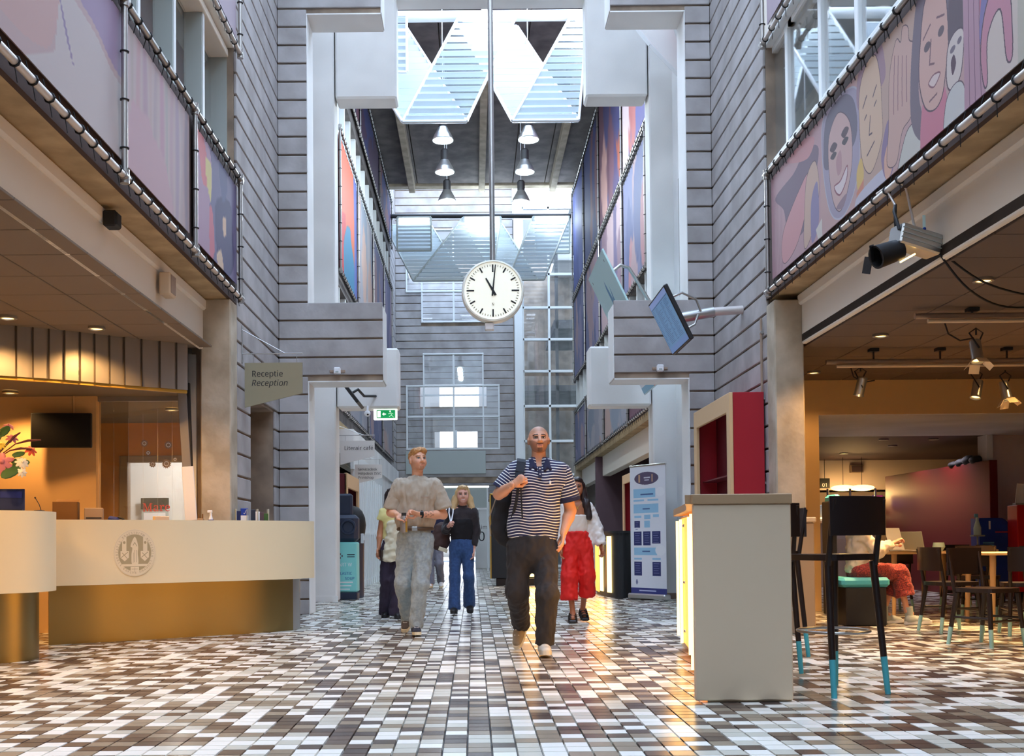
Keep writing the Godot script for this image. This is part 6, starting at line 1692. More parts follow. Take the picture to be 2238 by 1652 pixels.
	ob("lid", bm(Vector3(0.34, 0.23, 0.01), 0.004), "frame_grey", t, Vector3(0, 0.12, 0.15), Basis(Vector3.RIGHT, 0.3))
	t = thing("newspaper", "open white newspaper held up over the table edge by the seated woman", "newspaper", Vector3(4.83, 0.76, -12.6), 0.3)
	g = G.new(); g.box(Vector3(0, 0.13, 0), Vector3(0.2, 0.28, 0.006), Basis(Vector3.RIGHT, -0.35))
	ob("sheet", g, "paper", t)
	g = G.new(); g.box(Vector3(0.1, 0.005, 0.1), Vector3(0.4, 0.006, 0.28), Basis(Vector3.BACK, -0.05))
	ob("sheet", g, "paper", t)
	t = thing("glass_bowl", "round glass bowl on the café table beside the laptop", "bowl", Vector3(5.42, 0.75, -12.8))
	g = G.new(); g.lathe([Vector2(0, 0), Vector2(0.04, 0), Vector2(0.07, 0.05), Vector2(0.06, 0.1), Vector2(0.054, 0.1), Vector2(0.062, 0.05), Vector2(0, 0.01)], 18)
	ob("body", g, "ice", t)
	# pipes with spotlights under the café ceiling
	for q in [[-9.5, 3.85, 6.5, 2.83, "near"], [-11.5, 3.72, 7.0, 2.76, "far"]]:
		t = thing("lighting_pipe", "%s lighting pipe under the café ceiling" % q[4], "pipe", Vector3(0, q[3], q[0]), 0, "lighting pipes")
		g = G.new(); g.tube([Vector3(q[1], 0, 0), Vector3(q[2], 0, 0)], 0.026, 12)
		ob("tube", g, "taupe", t)
		g = G.new(); g.tube([Vector3(q[1] + 0.1, -0.05, 0.03), Vector3(q[2], -0.05, 0.03)], 0.018, 10)
		ob("cable_bundle", g, "cream_side", t)
		for x in [0.5, 1.2, 1.9]:
			g = G.new(); g.tube([Vector3(q[1] + x, 0, 0), Vector3(q[1] + x, 2.9 - q[3], 0)], 0.01, 6); g.box(Vector3(q[1] + x, 2.88 - q[3], 0), Vector3(0.09, 0.03, 0.09))
			ob("hanger", g, "ink", t)
		g = G.new(); g.tube([Vector3(q[1] + 0.25, -0.03, 0), Vector3(q[1] + 0.28, -0.16, 0.02), Vector3(q[1] + 0.38, -0.22, 0.02), Vector3(q[1] + 0.5, -0.2, 0.02)], 0.007, 6)
		ob("loose_cable", g, "rubber", t)
	spotlight_fixture("chrome barn door spotlight hanging from the near lighting pipe", Vector3(4.38, 2.52, -9.5), Vector3(4.3, 0, -8.6))
	spotlight_fixture("small chrome spotlight at the left end of the far lighting pipe", Vector3(4.08, 2.5, -11.5), Vector3(3.7, 0, -12.3), false)
	spotlight_fixture("chrome spotlight in the middle of the far lighting pipe", Vector3(5.3, 2.46, -11.5), Vector3(4.6, 0, -11.0), false)
	spotlight_fixture("chrome barn door spotlight on the right of the far lighting pipe", Vector3(5.6, 2.44, -11.5), Vector3(5.9, 0, -11.0))
	for q in [[3.95, -8.43, "large warm downlight in the café ceiling near the theatre lantern"], [4.0, -10.7, "warm downlight in the café ceiling between the lighting pipes"], [4.07, -13.04, "unlit looking dark downlight in the café ceiling by the beige wall"], [5.8, -8.4, "warm downlight in the café ceiling over the right edge"], [5.9, -10.7, "warm downlight in the café ceiling over the right hand table"], [4.8, -6.2, "warm downlight in the café ceiling nearest the viewer"]]:
		downlight(Vector3(q[0], 2.885, q[1]), q[2], 0.9 if q[1] < -13 else 3.0)
	# theatre lantern under the right gallery
	t = thing("theatre_lantern", "silver theatre lantern with a black lens tube hanging from the gallery pipe", "spotlight", Vector3(3.2, 3.04, -7.86))
	var b := Basis(Vector3.UP, 0.25) * Basis(Vector3.BACK, -0.22)
	g = G.new(); g.box(Vector3.ZERO, Vector3(0.34, 0.15, 0.16), b, 0.012)
	ob("housing", g, "steel", t)
	for k in 3: ob("cooling_rib", bm(Vector3(0.33, 0.006, 0.17)), "frame_grey", t, b * Vector3(0, -0.03 + k * 0.035, 0), b)
	g = G.new(); g.lathe([Vector2(0, -0.1), Vector2(0.075, -0.1), Vector2(0.085, 0.1), Vector2(0.07, 0.1), Vector2(0.06, 0.02), Vector2(0, 0.02)], 20, Transform3D(Basis(Vector3.BACK, PI / 2 + 0.35) * Basis(Vector3.RIGHT, 0.2), Vector3(-0.22, -0.1, 0.05)))
	ob("lens_tube", g, "black", t)
	for k in 2: ob("barn_door", bm(Vector3(0.09, 0.12, 0.004)), "black", t, Vector3(-0.33, -0.1 - 0.06 * k, 0.05 - 0.1 * k), Basis(Vector3.UP, 0.9 + k) * Basis(Vector3.BACK, 0.3))
	g = G.new(); g.tube([Vector3(-0.15, 0.06, 0.09), Vector3(-0.17, 0.2, 0.05), Vector3(-0.14, 0.26, 0), Vector3(-0.12, 0.2, -0.06), Vector3(-0.1, 0.06, -0.09)], 0.012, 8)
	ob("yoke", g, "ink", t)
	g = G.new(); g.tube([Vector3(-0.14, 0.26, 0), Vector3(-0.17, 0.42, -0.1), Vector3(-0.16, 0.44, -0.3)], 0.009, 6); g.tube([Vector3(0.0, 0.08, 0), Vector3(-0.06, 0.38, 0), Vector3(-0.16, 0.42, 0.1)], 0.009, 6)
	ob("safety_cord", g, "pale_pipe", t)
	ob("tag", bm(Vector3(0.022, 0.1, 0.004), 0.002), "ice", t, Vector3(0.04, 0.12, 0.06))
	g = G.new(); g.ball(Vector3(0.04, 0.07, 0.065), Vector3.ONE * 0.012)
	ob("blue_knob", g, "post_blue", t)
	g = G.new(); g.bar(Vector3(0.19, -0.03, 0), Vector3(0.2, 0.06, 0), 0.015, 0.015); g.bar(Vector3(0.21, -0.08, 0), Vector3(0.22, 0.05, 0), 0.012, 0.012)
	ob("rear_handle", g, "black", t)
	for q in [[Vector3(0.17, -0.07, 0), Vector3(0.5, -0.26, -0.1), Vector3(0.9, -0.32, -0.3), Vector3(1.4, -0.3, -0.6)], [Vector3(0.15, -0.09, 0.03), Vector3(0.4, -0.34, -0.05), Vector3(0.8, -0.42, -0.3), Vector3(1.4, -0.33, -0.62)]]:
		var sm := []
		for k in 3:
			for s in 6: sm.append(q[k].cubic_interpolate(q[k + 1], q[maxi(k - 1, 0)], q[mini(k + 2, 3)], s / 6.0))
		g = G.new(); g.tube(sm, 0.008, 6)
		ob("power_cable", g, "rubber", t)
	ob("lamp_slot", bm(Vector3(0.12, 0.012, 0.03), 0.003), "lamp_warm", t, Vector3(-0.07, -0.13, 0.03), Basis(Vector3.BACK, 0.5))

# ---- people: signed distances to tapered bones, joined smoothly and meshed as surface nets
class Sdf:
	var pr := []
	var planes := []   # [normal, offset]: keeps what lies on the side of the normal
	func cap(a: Vector3, b: Vector3, ra: float, rb: float, k := 0.03, s := Vector3.ZERO, fs := 1.0, cut := 0):
		pr.append([0, a, b, ra, rb, k, s.normalized(), fs, cut])
	func ell(c: Vector3, r: Vector3, b := Basis(), k := 0.02):
		pr.append([1, c, r, b.inverse(), k, 0])
	func sub(c: Vector3, r: Vector3, b := Basis(), k := 0.01):
		pr.append([1, c, r, b.inverse(), k, 1])
	func keep(n: Vector3, p: Vector3): planes.append([n.normalized(), n.normalized().dot(p)])
	func mesh(g: G, cell: float, color = null, uvf = null, wrinkle := 0.0, wf := 20.0, ws := Vector3.ONE):
		var lo := Vector3.ONE * 1e6
		var hi := -lo
		for q in pr:
			if q[0] == 0:
				var r: float = maxf(q[3], q[4]) * maxf(1.0, q[7])
				lo = lo.min((q[1] as Vector3).min(q[2]) - Vector3.ONE * r); hi = hi.max((q[1] as Vector3).max(q[2]) + Vector3.ONE * r)
			elif q[5] == 0:
				var r: float = maxf(q[2].x, maxf(q[2].y, q[2].z))
				lo = lo.min(q[1] - Vector3.ONE * r); hi = hi.max(q[1] + Vector3.ONE * r)
		lo -= Vector3.ONE * cell * 2.5; hi += Vector3.ONE * cell * 2.5
		var nx := int((hi.x - lo.x) / cell) + 2
		var ny := int((hi.y - lo.y) / cell) + 2
		var nz := int((hi.z - lo.z) / cell) + 2
		var F := PackedFloat32Array()
		F.resize(nx * ny * nz)
		F.fill(1.0)
		for q in pr:
			var k: float = q[5] if q[0] == 0 else q[4]
			var l2: Vector3
			var h2: Vector3
			if q[0] == 0:
				var r: float = maxf(q[3], q[4]) * maxf(1.0, q[7]) + k + cell * 1.5
				l2 = (q[1] as Vector3).min(q[2]) - Vector3.ONE * r; h2 = (q[1] as Vector3).max(q[2]) + Vector3.ONE * r
			else:
				var r: float = maxf(q[2].x, maxf(q[2].y, q[2].z)) + k + cell * 1.5
				l2 = q[1] - Vector3.ONE * r; h2 = q[1] + Vector3.ONE * r
			var x0 := maxi(int((l2.x - lo.x) / cell), 0)
			var x1 := mini(int((h2.x - lo.x) / cell) + 1, nx)
			var y0 := maxi(int((l2.y - lo.y) / cell), 0)
			var y1 := mini(int((h2.y - lo.y) / cell) + 1, ny)
			var z0 := maxi(int((l2.z - lo.z) / cell), 0)
			var z1 := mini(int((h2.z - lo.z) / cell) + 1, nz)
			if q[0] == 0:
				var a: Vector3 = q[1]
				var ab: Vector3 = q[2] - q[1]
				var len2 := maxf(ab.length_squared(), 1e-9)
				var ln := sqrt(len2)
				var ra: float = q[3]
				var dr: float = q[4] - q[3]
				var s: Vector3 = q[6]
				var f: float = 1.0 / q[7] - 1.0
				var cut: int = q[8]
				for z in range(z0, z1):
					for y in range(y0, y1):
						var o := (z * ny + y) * nx
						for x in range(x0, x1):
							var pa := lo + Vector3(x, y, z) * cell - a
							var t := pa.dot(ab) / len2
							var tc := clampf(t, 0.0, 1.0)
							var v := pa - ab * tc
							v += s * (v.dot(s) * f)
							var d := v.length() - ra - dr * tc
							if cut & 1: d = maxf(d, -t * ln)
							if cut & 2: d = maxf(d, (t - 1.0) * ln)
							var e := F[o + x]
							var h := maxf(k - absf(e - d), 0.0)
							F[o + x] = minf(e, d) - h * h / (4.0 * k)
			else:
				var c: Vector3 = q[1]
				var r: Vector3 = q[2]
				var bi: Basis = q[3]
				var rm: float = minf(r.x, minf(r.y, r.z))
				var neg: bool = q[5] == 1
				for z in range(z0, z1):
					for y in range(y0, y1):
						var o := (z * ny + y) * nx
						for x in range(x0, x1):
							var p := bi * (lo + Vector3(x, y, z) * cell - c)
							var w := p / r
							var l := w.length()
							var d := (l - 1.0) * l / maxf((w / r).length(), 1e-6)
							var e := F[o + x]
							if neg:
								d = -d
								var h := maxf(k - absf(e - d), 0.0)
								F[o + x] = maxf(e, d) + h * h / (4.0 * k)
							else:
								var h := maxf(k - absf(e - d), 0.0)
								F[o + x] = minf(e, d) - h * h / (4.0 * k)
		for pl in planes:
			var n: Vector3 = pl[0]
			for z in nz:
				for y in ny:
					var o := (z * ny + y) * nx
					var base: float = pl[1] - n.dot(lo + Vector3(0, y, z) * cell)
					for x in nx:
						F[o + x] = maxf(F[o + x], base - n.x * x * cell)
		var id := PackedInt32Array()
		id.resize(F.size())
		id.fill(-1)
		var off := [0, 1, nx, nx + 1, nx * ny, nx * ny + 1, nx * ny + nx, nx * ny + nx + 1]
		var at := [Vector3(0, 0, 0), Vector3(1, 0, 0), Vector3(0, 1, 0), Vector3(1, 1, 0), Vector3(0, 0, 1), Vector3(1, 0, 1), Vector3(0, 1, 1), Vector3(1, 1, 1)]
		var edges := [[0, 1], [2, 3], [4, 5], [6, 7], [0, 2], [1, 3], [4, 6], [5, 7], [0, 4], [1, 5], [2, 6], [3, 7]]
		var vs := PackedVector3Array()
		var lim := cell * 7.0
		for z in nz - 1:
			for y in ny - 1:
				var o := (z * ny + y) * nx
				for x in nx - 1:
					var f0 := F[o + x]
					if f0 > lim or f0 < -lim: continue
					var m := 0
					for c in 8:
						if F[o + x + off[c]] < 0.0: m |= 1 << c
					if m == 0 or m == 255: continue
					var sum := Vector3.ZERO
					var cnt := 0
					for e in edges:
						if ((m >> e[0]) & 1) != ((m >> e[1]) & 1):
							var fa := F[o + x + off[e[0]]]
							var fb := F[o + x + off[e[1]]]
							sum += (at[e[0]] as Vector3).lerp(at[e[1]], fa / (fa - fb))
							cnt += 1
					id[o + x] = vs.size()
					vs.append(lo + (Vector3(x, y, z) + sum / cnt) * cell)
		var ix := PackedInt32Array()
		var sx := 1
		var sy := nx
		var sz := nx * ny
		for z in range(1, nz - 1):
			for y in range(1, ny - 1):
				var o := (z * ny + y) * nx
				for x in range(1, nx - 1):
					var c := o + x
					var f0 := F[c]
					if f0 > lim or f0 < -lim: continue
					var inn := f0 < 0.0
					for ax in 3:
						var step: int = [sx, sy, sz][ax]
						if (F[c + step] < 0.0) == inn: continue
						var u: int = [sy, sz, sx][ax]
						var w: int = [sz, sx, sy][ax]
						var a := id[c - u - w]
						var b := id[c - w]
						var cc := id[c]
						var d := id[c - u]
						if a < 0 or b < 0 or cc < 0 or d < 0: continue
						if inn: ix.append_array(PackedInt32Array([a, cc, b, a, d, cc]))
						else: ix.append_array(PackedInt32Array([a, b, cc, a, cc, d]))
		var ns := normals(vs, ix)
		if wrinkle > 0.0:
			var nz2 := FastNoiseLite.new()
			nz2.seed = 4; nz2.frequency = 1.0; nz2.fractal_octaves = 2; nz2.noise_type = FastNoiseLite.TYPE_SIMPLEX_SMOOTH
			for q in vs.size():
				var p := vs[q] * ws * wf
				vs[q] += ns[q] * wrinkle * nz2.get_noise_3d(p.x, p.y, p.z)
			ns = normals(vs, ix)
		var k0 := g.v.size()
		for q in vs.size():
			if color != null: g.c.append(color.call(vs[q]))
			g.v.append(vs[q]); g.n.append(ns[q]); g.t.append(uvf.call(vs[q]) if uvf != null else Vector2.ZERO)
		for q in ix: g.i.append(k0 + q)
	func normals(vs: PackedVector3Array, ix: PackedInt32Array) -> PackedVector3Array:
		var ns := PackedVector3Array()
		ns.resize(vs.size())
		for q in range(0, ix.size(), 3):
			var nn := (vs[ix[q + 2]] - vs[ix[q]]).cross(vs[ix[q + 1]] - vs[ix[q]])
			ns[ix[q]] += nn; ns[ix[q + 1]] += nn; ns[ix[q + 2]] += nn
		for q in ns.size(): ns[q] = ns[q].normalized()
		return ns

func lin(c: Color) -> Color: return c.srgb_to_linear()
func painted(called: String, rough := 0.6, rim := 0.0) -> StandardMaterial3D:
	var m := M(called, Color.WHITE, rough)
	m.vertex_color_use_as_albedo = true
	if rim > 0: m.rim_enabled = true; m.rim = rim; m.rim_tint = 0.5
	return m
func cloth(called: String, c: Color, rough := 0.85) -> StandardMaterial3D:
	var m := M(called, c, rough)
	m.rim_enabled = true; m.rim = 0.3; m.rim_tint = 0.7
	return m

func add_hand(g: G, w: Vector3, d: Vector3, palm: Vector3, thumb: float, curl: float, skin: Color, s := 1.0, cell := 0.0042):
	d = d.normalized()
	palm = (palm - d * palm.dot(d)).normalized()
	var x := d.cross(palm).normalized() * thumb   # towards the thumb
	var f := Sdf.new()
	f.cap(w - d * 0.03 * s, w + d * 0.02 * s, 0.024 * s, 0.026 * s, 0.015, palm, 0.75)
	f.cap(w + d * 0.02 * s, w + d * 0.078 * s, 0.03 * s, 0.038 * s, 0.015, palm, 0.4)
	for i in 4:
		var p: Vector3 = w + (d * (0.088 - 0.006 * absf(i - 1.0)) + x * (0.03 - 0.0195 * i)) * s
		var dir: Vector3 = (d + x * (0.1 - 0.07 * i)).normalized()
		var l: float = [0.072, 0.08, 0.075, 0.058][i] * s
		var an := curl * (0.85 + 0.08 * i)
		for j in 3:
			dir = dir.rotated(d.cross(palm).normalized(), an * (0.75 if j == 0 else 1.0))
			var e: Vector3 = p + dir * l * [0.45, 0.31, 0.24][j]
			f.cap(p, e, (0.0096 - 0.0007 * j) * s, (0.009 - 0.0008 * j) * s, 0.005)
			p = e
	var tb: Vector3 = w + (d * 0.022 + x * 0.026 + palm * 0.006) * s
	var t1: Vector3 = tb + (d * 0.6 + x * (0.75 - 0.3 * curl) + palm * (0.3 + 0.25 * curl)).normalized() * 0.04 * s
	var t2: Vector3 = t1 + (d * 0.85 + x * (0.3 - 0.55 * curl) + palm * 0.35).normalized() * 0.033 * s
	var t3: Vector3 = t2 + (d * 0.9 - x * 0.35 * curl + palm * 0.2 * curl).normalized() * 0.025 * s
	f.cap(tb, t1, 0.015 * s, 0.0118 * s, 0.012); f.cap(t1, t2, 0.0116 * s, 0.0105 * s, 0.005); f.cap(t2, t3, 0.0104 * s, 0.0085 * s, 0.005)
	var knuck := w + d * 0.088 * s
	f.mesh(g, cell, func(p): return lin(skin * (0.93 if (p - knuck).length() < 0.02 else 1.0)))

func add_head(g: G, o: Vector3, b: Basis, look: Dictionary, s: float, cell: float):
	# o at the chin, y up to the crown at 0.225, z forward
	var f := Sdf.new()
	var P := func(x: float, y: float, z: float) -> Vector3: return o + b * (Vector3(x, y, z) * s)
	f.ell(P.call(0, 0.132, -0.012), Vector3(0.082, 0.093, 0.098) * s, b, 0.02)
	f.ell(P.call(0, 0.075, 0.022), Vector3(0.066 + look.get("jaw", 0.0), 0.072, 0.068) * s, b, 0.03)
	f.ell(P.call(0, 0.022, 0.06), Vector3(0.027, 0.02, 0.022) * s, b, 0.025)
	for q in [-1.0, 1.0]:
		f.ell(P.call(q * 0.036, 0.078, 0.058), Vector3(0.024, 0.024, 0.022) * s, b, 0.025)
		f.ell(P.call(q * 0.083, 0.104, -0.008), Vector3(0.011, 0.032, 0.019) * s, b, 0.006)
	f.cap(P.call(-0.034, 0.136, 0.073), P.call(0.034, 0.136, 0.073), 0.011 * s, 0.011 * s, 0.015)
	for q in [-1.0, 1.0]: f.sub(P.call(q * 0.031, 0.116, 0.097), Vector3(0.019, 0.014, 0.014) * s, b, 0.012)
	f.cap(P.call(0, 0.122, 0.084), P.call(0, 0.086, 0.106), 0.008 * s, 0.0125 * s, 0.012)
	for q in [-1.0, 1.0]: f.ell(P.call(q * 0.0125, 0.082, 0.094), Vector3(0.008, 0.0065, 0.009) * s, b, 0.006)
	f.cap(P.call(-0.017, 0.052, 0.083), P.call(0.017, 0.052, 0.083), 0.0062 * s, 0.0062 * s, 0.005)
	f.cap(P.call(-0.015, 0.0425, 0.083), P.call(0.015, 0.0425, 0.083), 0.0068 * s, 0.0068 * s, 0.005)
	f.cap(P.call(0, 0.05, -0.03), P.call(0, -0.06, -0.04), 0.05 * s, 0.054 * s, 0.03)
	var skin: Color = look.skin
	var beard = look.get("beard")
	var brow: Color = look.brow
	var lip: Color = look.lip
	var stub = look.get("stubble")
	var bi := b.inverse()
	f.mesh(g, cell, func(p):
		var q: Vector3 = bi * (p - o) / s
		var ax := absf(q.x)
		var c := skin
		if q.z > 0.03 and q.y < 0.11: c = c.lerp(Color(0.86, 0.5, 0.42), 0.12 * clampf(1.0 - absf(ax - 0.04) / 0.03, 0, 1))
		if stub != null and q.z > -0.02 and q.y < 0.225:
			if q.y > 0.165 - q.z * 0.2 and ax < 0.09: c = c.lerp(stub, 0.35 if q.y > 0.17 else 0.15)
		if beard != null and q.z > -0.01:
			var jaw := q.y < 0.062 + ax * 0.55 and ax > 0.024 or q.y < 0.032 or (q.y > 0.056 and q.y < 0.07 and ax < 0.03 and q.z > 0.07)
			if jaw and q.y > -0.012: c = c.lerp(beard[0], beard[1])
			if q.y > 0.056 and q.y < 0.071 and ax < 0.028 and q.z > 0.07: c = c.lerp(beard[0], beard[2])
			if q.y < 0.034 and ax < 0.02 and q.z > 0.06: c = c.lerp(beard[0], beard[2])
		if q.z > 0.055 and absf(q.y - 0.1405 + ax * ax * 4.0 - ax * 0.1) < 0.0048 and ax > 0.011 and ax < 0.054: c = brow
		if q.z > 0.07 and ax < 0.021 - absf(q.y - 0.0475) and absf(q.y - 0.047) < 0.0085: c = lip.lerp(skin, 0.35)
		if look.get("smile") != null and q.z > 0.06 and ax < 0.022 and absf(q.y - 0.0475 - ax * ax * 6.0) < 0.0035: c = Color(0.95, 0.93, 0.9)
		if absf(q.y - 0.116) < 0.012 and absf(ax - 0.031) < 0.019 and q.z > 0.06: c = c.lerp(brow, 0.5)
		return lin(c))
func eyes(t: Node3D, o: Vector3, b: Basis, s: float, iris: String):
	for q in [-1.0, 1.0]:
		var g := G.new()
		g.ball(o + b * Vector3(q * 0.031, 0.1155, 0.0735) * s, Vector3(0.0125, 0.0062, 0.011) * s, b, 7, 10)
		var e := ob("eye", g, "eye_white", t)
		g = G.new(); g.ball(o + b * Vector3(q * 0.031, 0.1157, 0.0815) * s, Vector3(0.0062, 0.0058, 0.0042) * s, b, 6, 10)
		ob("iris", g, iris, e)
		g = G.new(); g.tube([o + b * Vector3(q * 0.018, 0.1215, 0.083) * s, o + b * Vector3(q * 0.031, 0.1235, 0.0845) * s, o + b * Vector3(q * 0.045, 0.119, 0.078) * s], 0.0028 * s, 5)
		ob("lash_line", g, "lash", e)

func add_limbs(f: Sdf, J: Dictionary, fat := 1.0):
	var sd: Vector3 = (J.SR - J.SL).normalized()
	var fw := sd.cross(Vector3.UP).normalized()
	var pel: Vector3 = (J.HL + J.HR) / 2
	f.cap(pel, J.chest, 0.105 * fat, 0.12 * fat, 0.05, fw, 0.7)
	f.cap(J.SL.lerp(J.SR, 0.2), J.SL.lerp(J.SR, 0.8), 0.06, 0.06, 0.06)
	f.cap(J.neck, J.chin + Vector3(0, 0.03, -0.03), 0.056 * J.get("nf", 1.0), 0.05 * J.get("nf", 1.0), 0.03)
	for q in [["SL", "EL", "WL"], ["SR", "ER", "WR"]]:
		f.cap(J[q[0]], J[q[1]], 0.05 * fat, 0.041 * fat, 0.03)
		var m: Vector3 = J[q[1]].lerp(J[q[2]], 0.3)
		f.cap(J[q[1]], m, 0.04 * fat, 0.042 * fat, 0.02); f.cap(m, J[q[2]], 0.042 * fat, 0.026 * fat, 0.02)
	for q in [["HL", "KL", "AL"], ["HR", "KR", "AR"]]:
		f.cap(J[q[0]], J[q[1]], 0.07 * fat, 0.048 * fat, 0.03)
		var m: Vector3 = J[q[1]].lerp(J[q[2]], 0.3) - fw * 0.012
		f.cap(J[q[1]], m, 0.045 * fat, 0.047 * fat, 0.02); f.cap(m, J[q[2]], 0.047 * fat, 0.032 * fat, 0.02)
		f.cap(J[q[2]], J[q[2]] + fw * 0.05 + Vector3(0, -0.03, 0), 0.03, 0.026, 0.02)

func trousers(t: Node3D, called: String, J: Dictionary, ma, r: Array, hemL: Vector3, hemR: Vector3, cell := 0.013, wr := 0.012, top := 0.1):
	# r: pelvis, thigh, knee, hem
	var f := Sdf.new()
	var sd: Vector3 = (J.HR - J.HL).normalized()
	var fw := sd.cross(Vector3.UP).normalized()
	var pel: Vector3 = (J.HL + J.HR) / 2
	f.cap(pel + Vector3(0, -0.02, 0), pel + Vector3(0, top, 0), r[0], r[0] * 0.94, 0.04, fw, 0.78, 2)
	for q in [[J.HL, J.KL, hemL], [J.HR, J.KR, hemR]]:
		f.cap(q[0], q[1], r[1], r[2], 0.03); f.cap(q[1], q[2], r[2], r[3], 0.04, Vector3.ZERO, 1.0, 2)
	var g := G.new()
	f.mesh(g, cell, null, func(p): return Vector2(p.x * 4, p.y * 4), wr, 11.0, Vector3(1.4, 0.8, 1.4))
	return ob(called, g, ma, t)

func shoe(t: Node3D, heel: Vector3, toe: Vector3, upper, sole: String, high := 0.0, lace = null, wide := 0.043):
	var fd := (toe - heel).normalized()
	var rt := fd.cross(Vector3.UP).normalized()
	var up := rt.cross(fd).normalized()
	var ln := (toe - heel).length()
	var f := Sdf.new()
	f.cap(heel + fd * 0.05 + up * 0.045, heel + fd * ln * 0.55 + up * 0.04, wide * 0.93, wide * 0.98, 0.02)
	f.cap(heel + fd * ln * 0.55 + up * 0.036, toe - fd * 0.05 + up * 0.03, wide, wide * 0.86, 0.02, up, 0.75)
	f.cap(heel + fd * 0.055 + up * 0.05, heel + fd * 0.06 + up * (0.09 + high), 0.042, 0.04, 0.03, Vector3.ZERO, 1.0, 2)
	f.keep(up, heel + up * 0.02)
	var g := G.new()
	f.mesh(g, 0.008)
	var s := ob("shoe", g, upper, t)
	var pts := PackedVector2Array()
	for k in 24:
		var a := TAU * k / 24
		var along := ln / 2 + (ln / 2 + 0.004) * sin(a)
		var w := (wide + 0.004) * (0.86 + 0.16 * sin(a * 0.5 + 0.3)) * signf(cos(a)) * pow(absf(cos(a)), 0.6)
		pts.append(Vector2(w, along))
	g = G.new()
	g.prism(pts, 0.03, Transform3D(Basis(rt, fd, rt.cross(fd)), heel + up * 0.015))
	ob("sole", g, sole, s)
	if lace != null:
		for k in 4:
			var c := heel + fd * (ln * 0.42 + k * 0.022) + up * (0.088 - k * 0.006)
			g = G.new(); g.bar(c - rt * 0.022, c + rt * 0.022, 0.005, 0.005, 0.001, up)
			ob("lace", g, lace, s)
	return s

func sleeve(t: Node3D, a: Vector3, b: Vector3, ra: float, rb: float, ma, cell := 0.01, wr := 0.006):
	var f := Sdf.new()
	var d := (b - a).normalized()
	f.cap(a, b, ra, rb, 0.02, Vector3.ZERO, 1.0, 2)
	var g := G.new()
	f.mesh(g, cell, null, func(p): return Vector2(0.5, (p - a).dot(d) / 0.0226), wr, 16.0)
	return ob("sleeve", g, ma, t)

func head_basis(yaw: float, pitch: float, roll := 0.0) -> Basis:
	return Basis(Vector3.UP, yaw) * Basis(Vector3.RIGHT, -pitch) * Basis(Vector3.BACK, roll)
func V(x: float, y: float, z: float) -> Vector3: return Vector3(x, y, z)

func people():
	M("eye_white", rgb(236, 232, 226), 0.25); M("iris_dark", rgb(40, 28, 22), 0.2); M("iris_blue", rgb(80, 104, 120), 0.2); M("lash", rgb(36, 26, 24), 0.7)
	var skin := painted("skin", 0.5)
	skin.subsurf_scatter_enabled = true; skin.subsurf_scatter_strength = 0.08
	striped_man()
	tshirt_man()
	hidden_woman()
	lace_woman()
	far_man()
	red_woman()
	seated_woman()

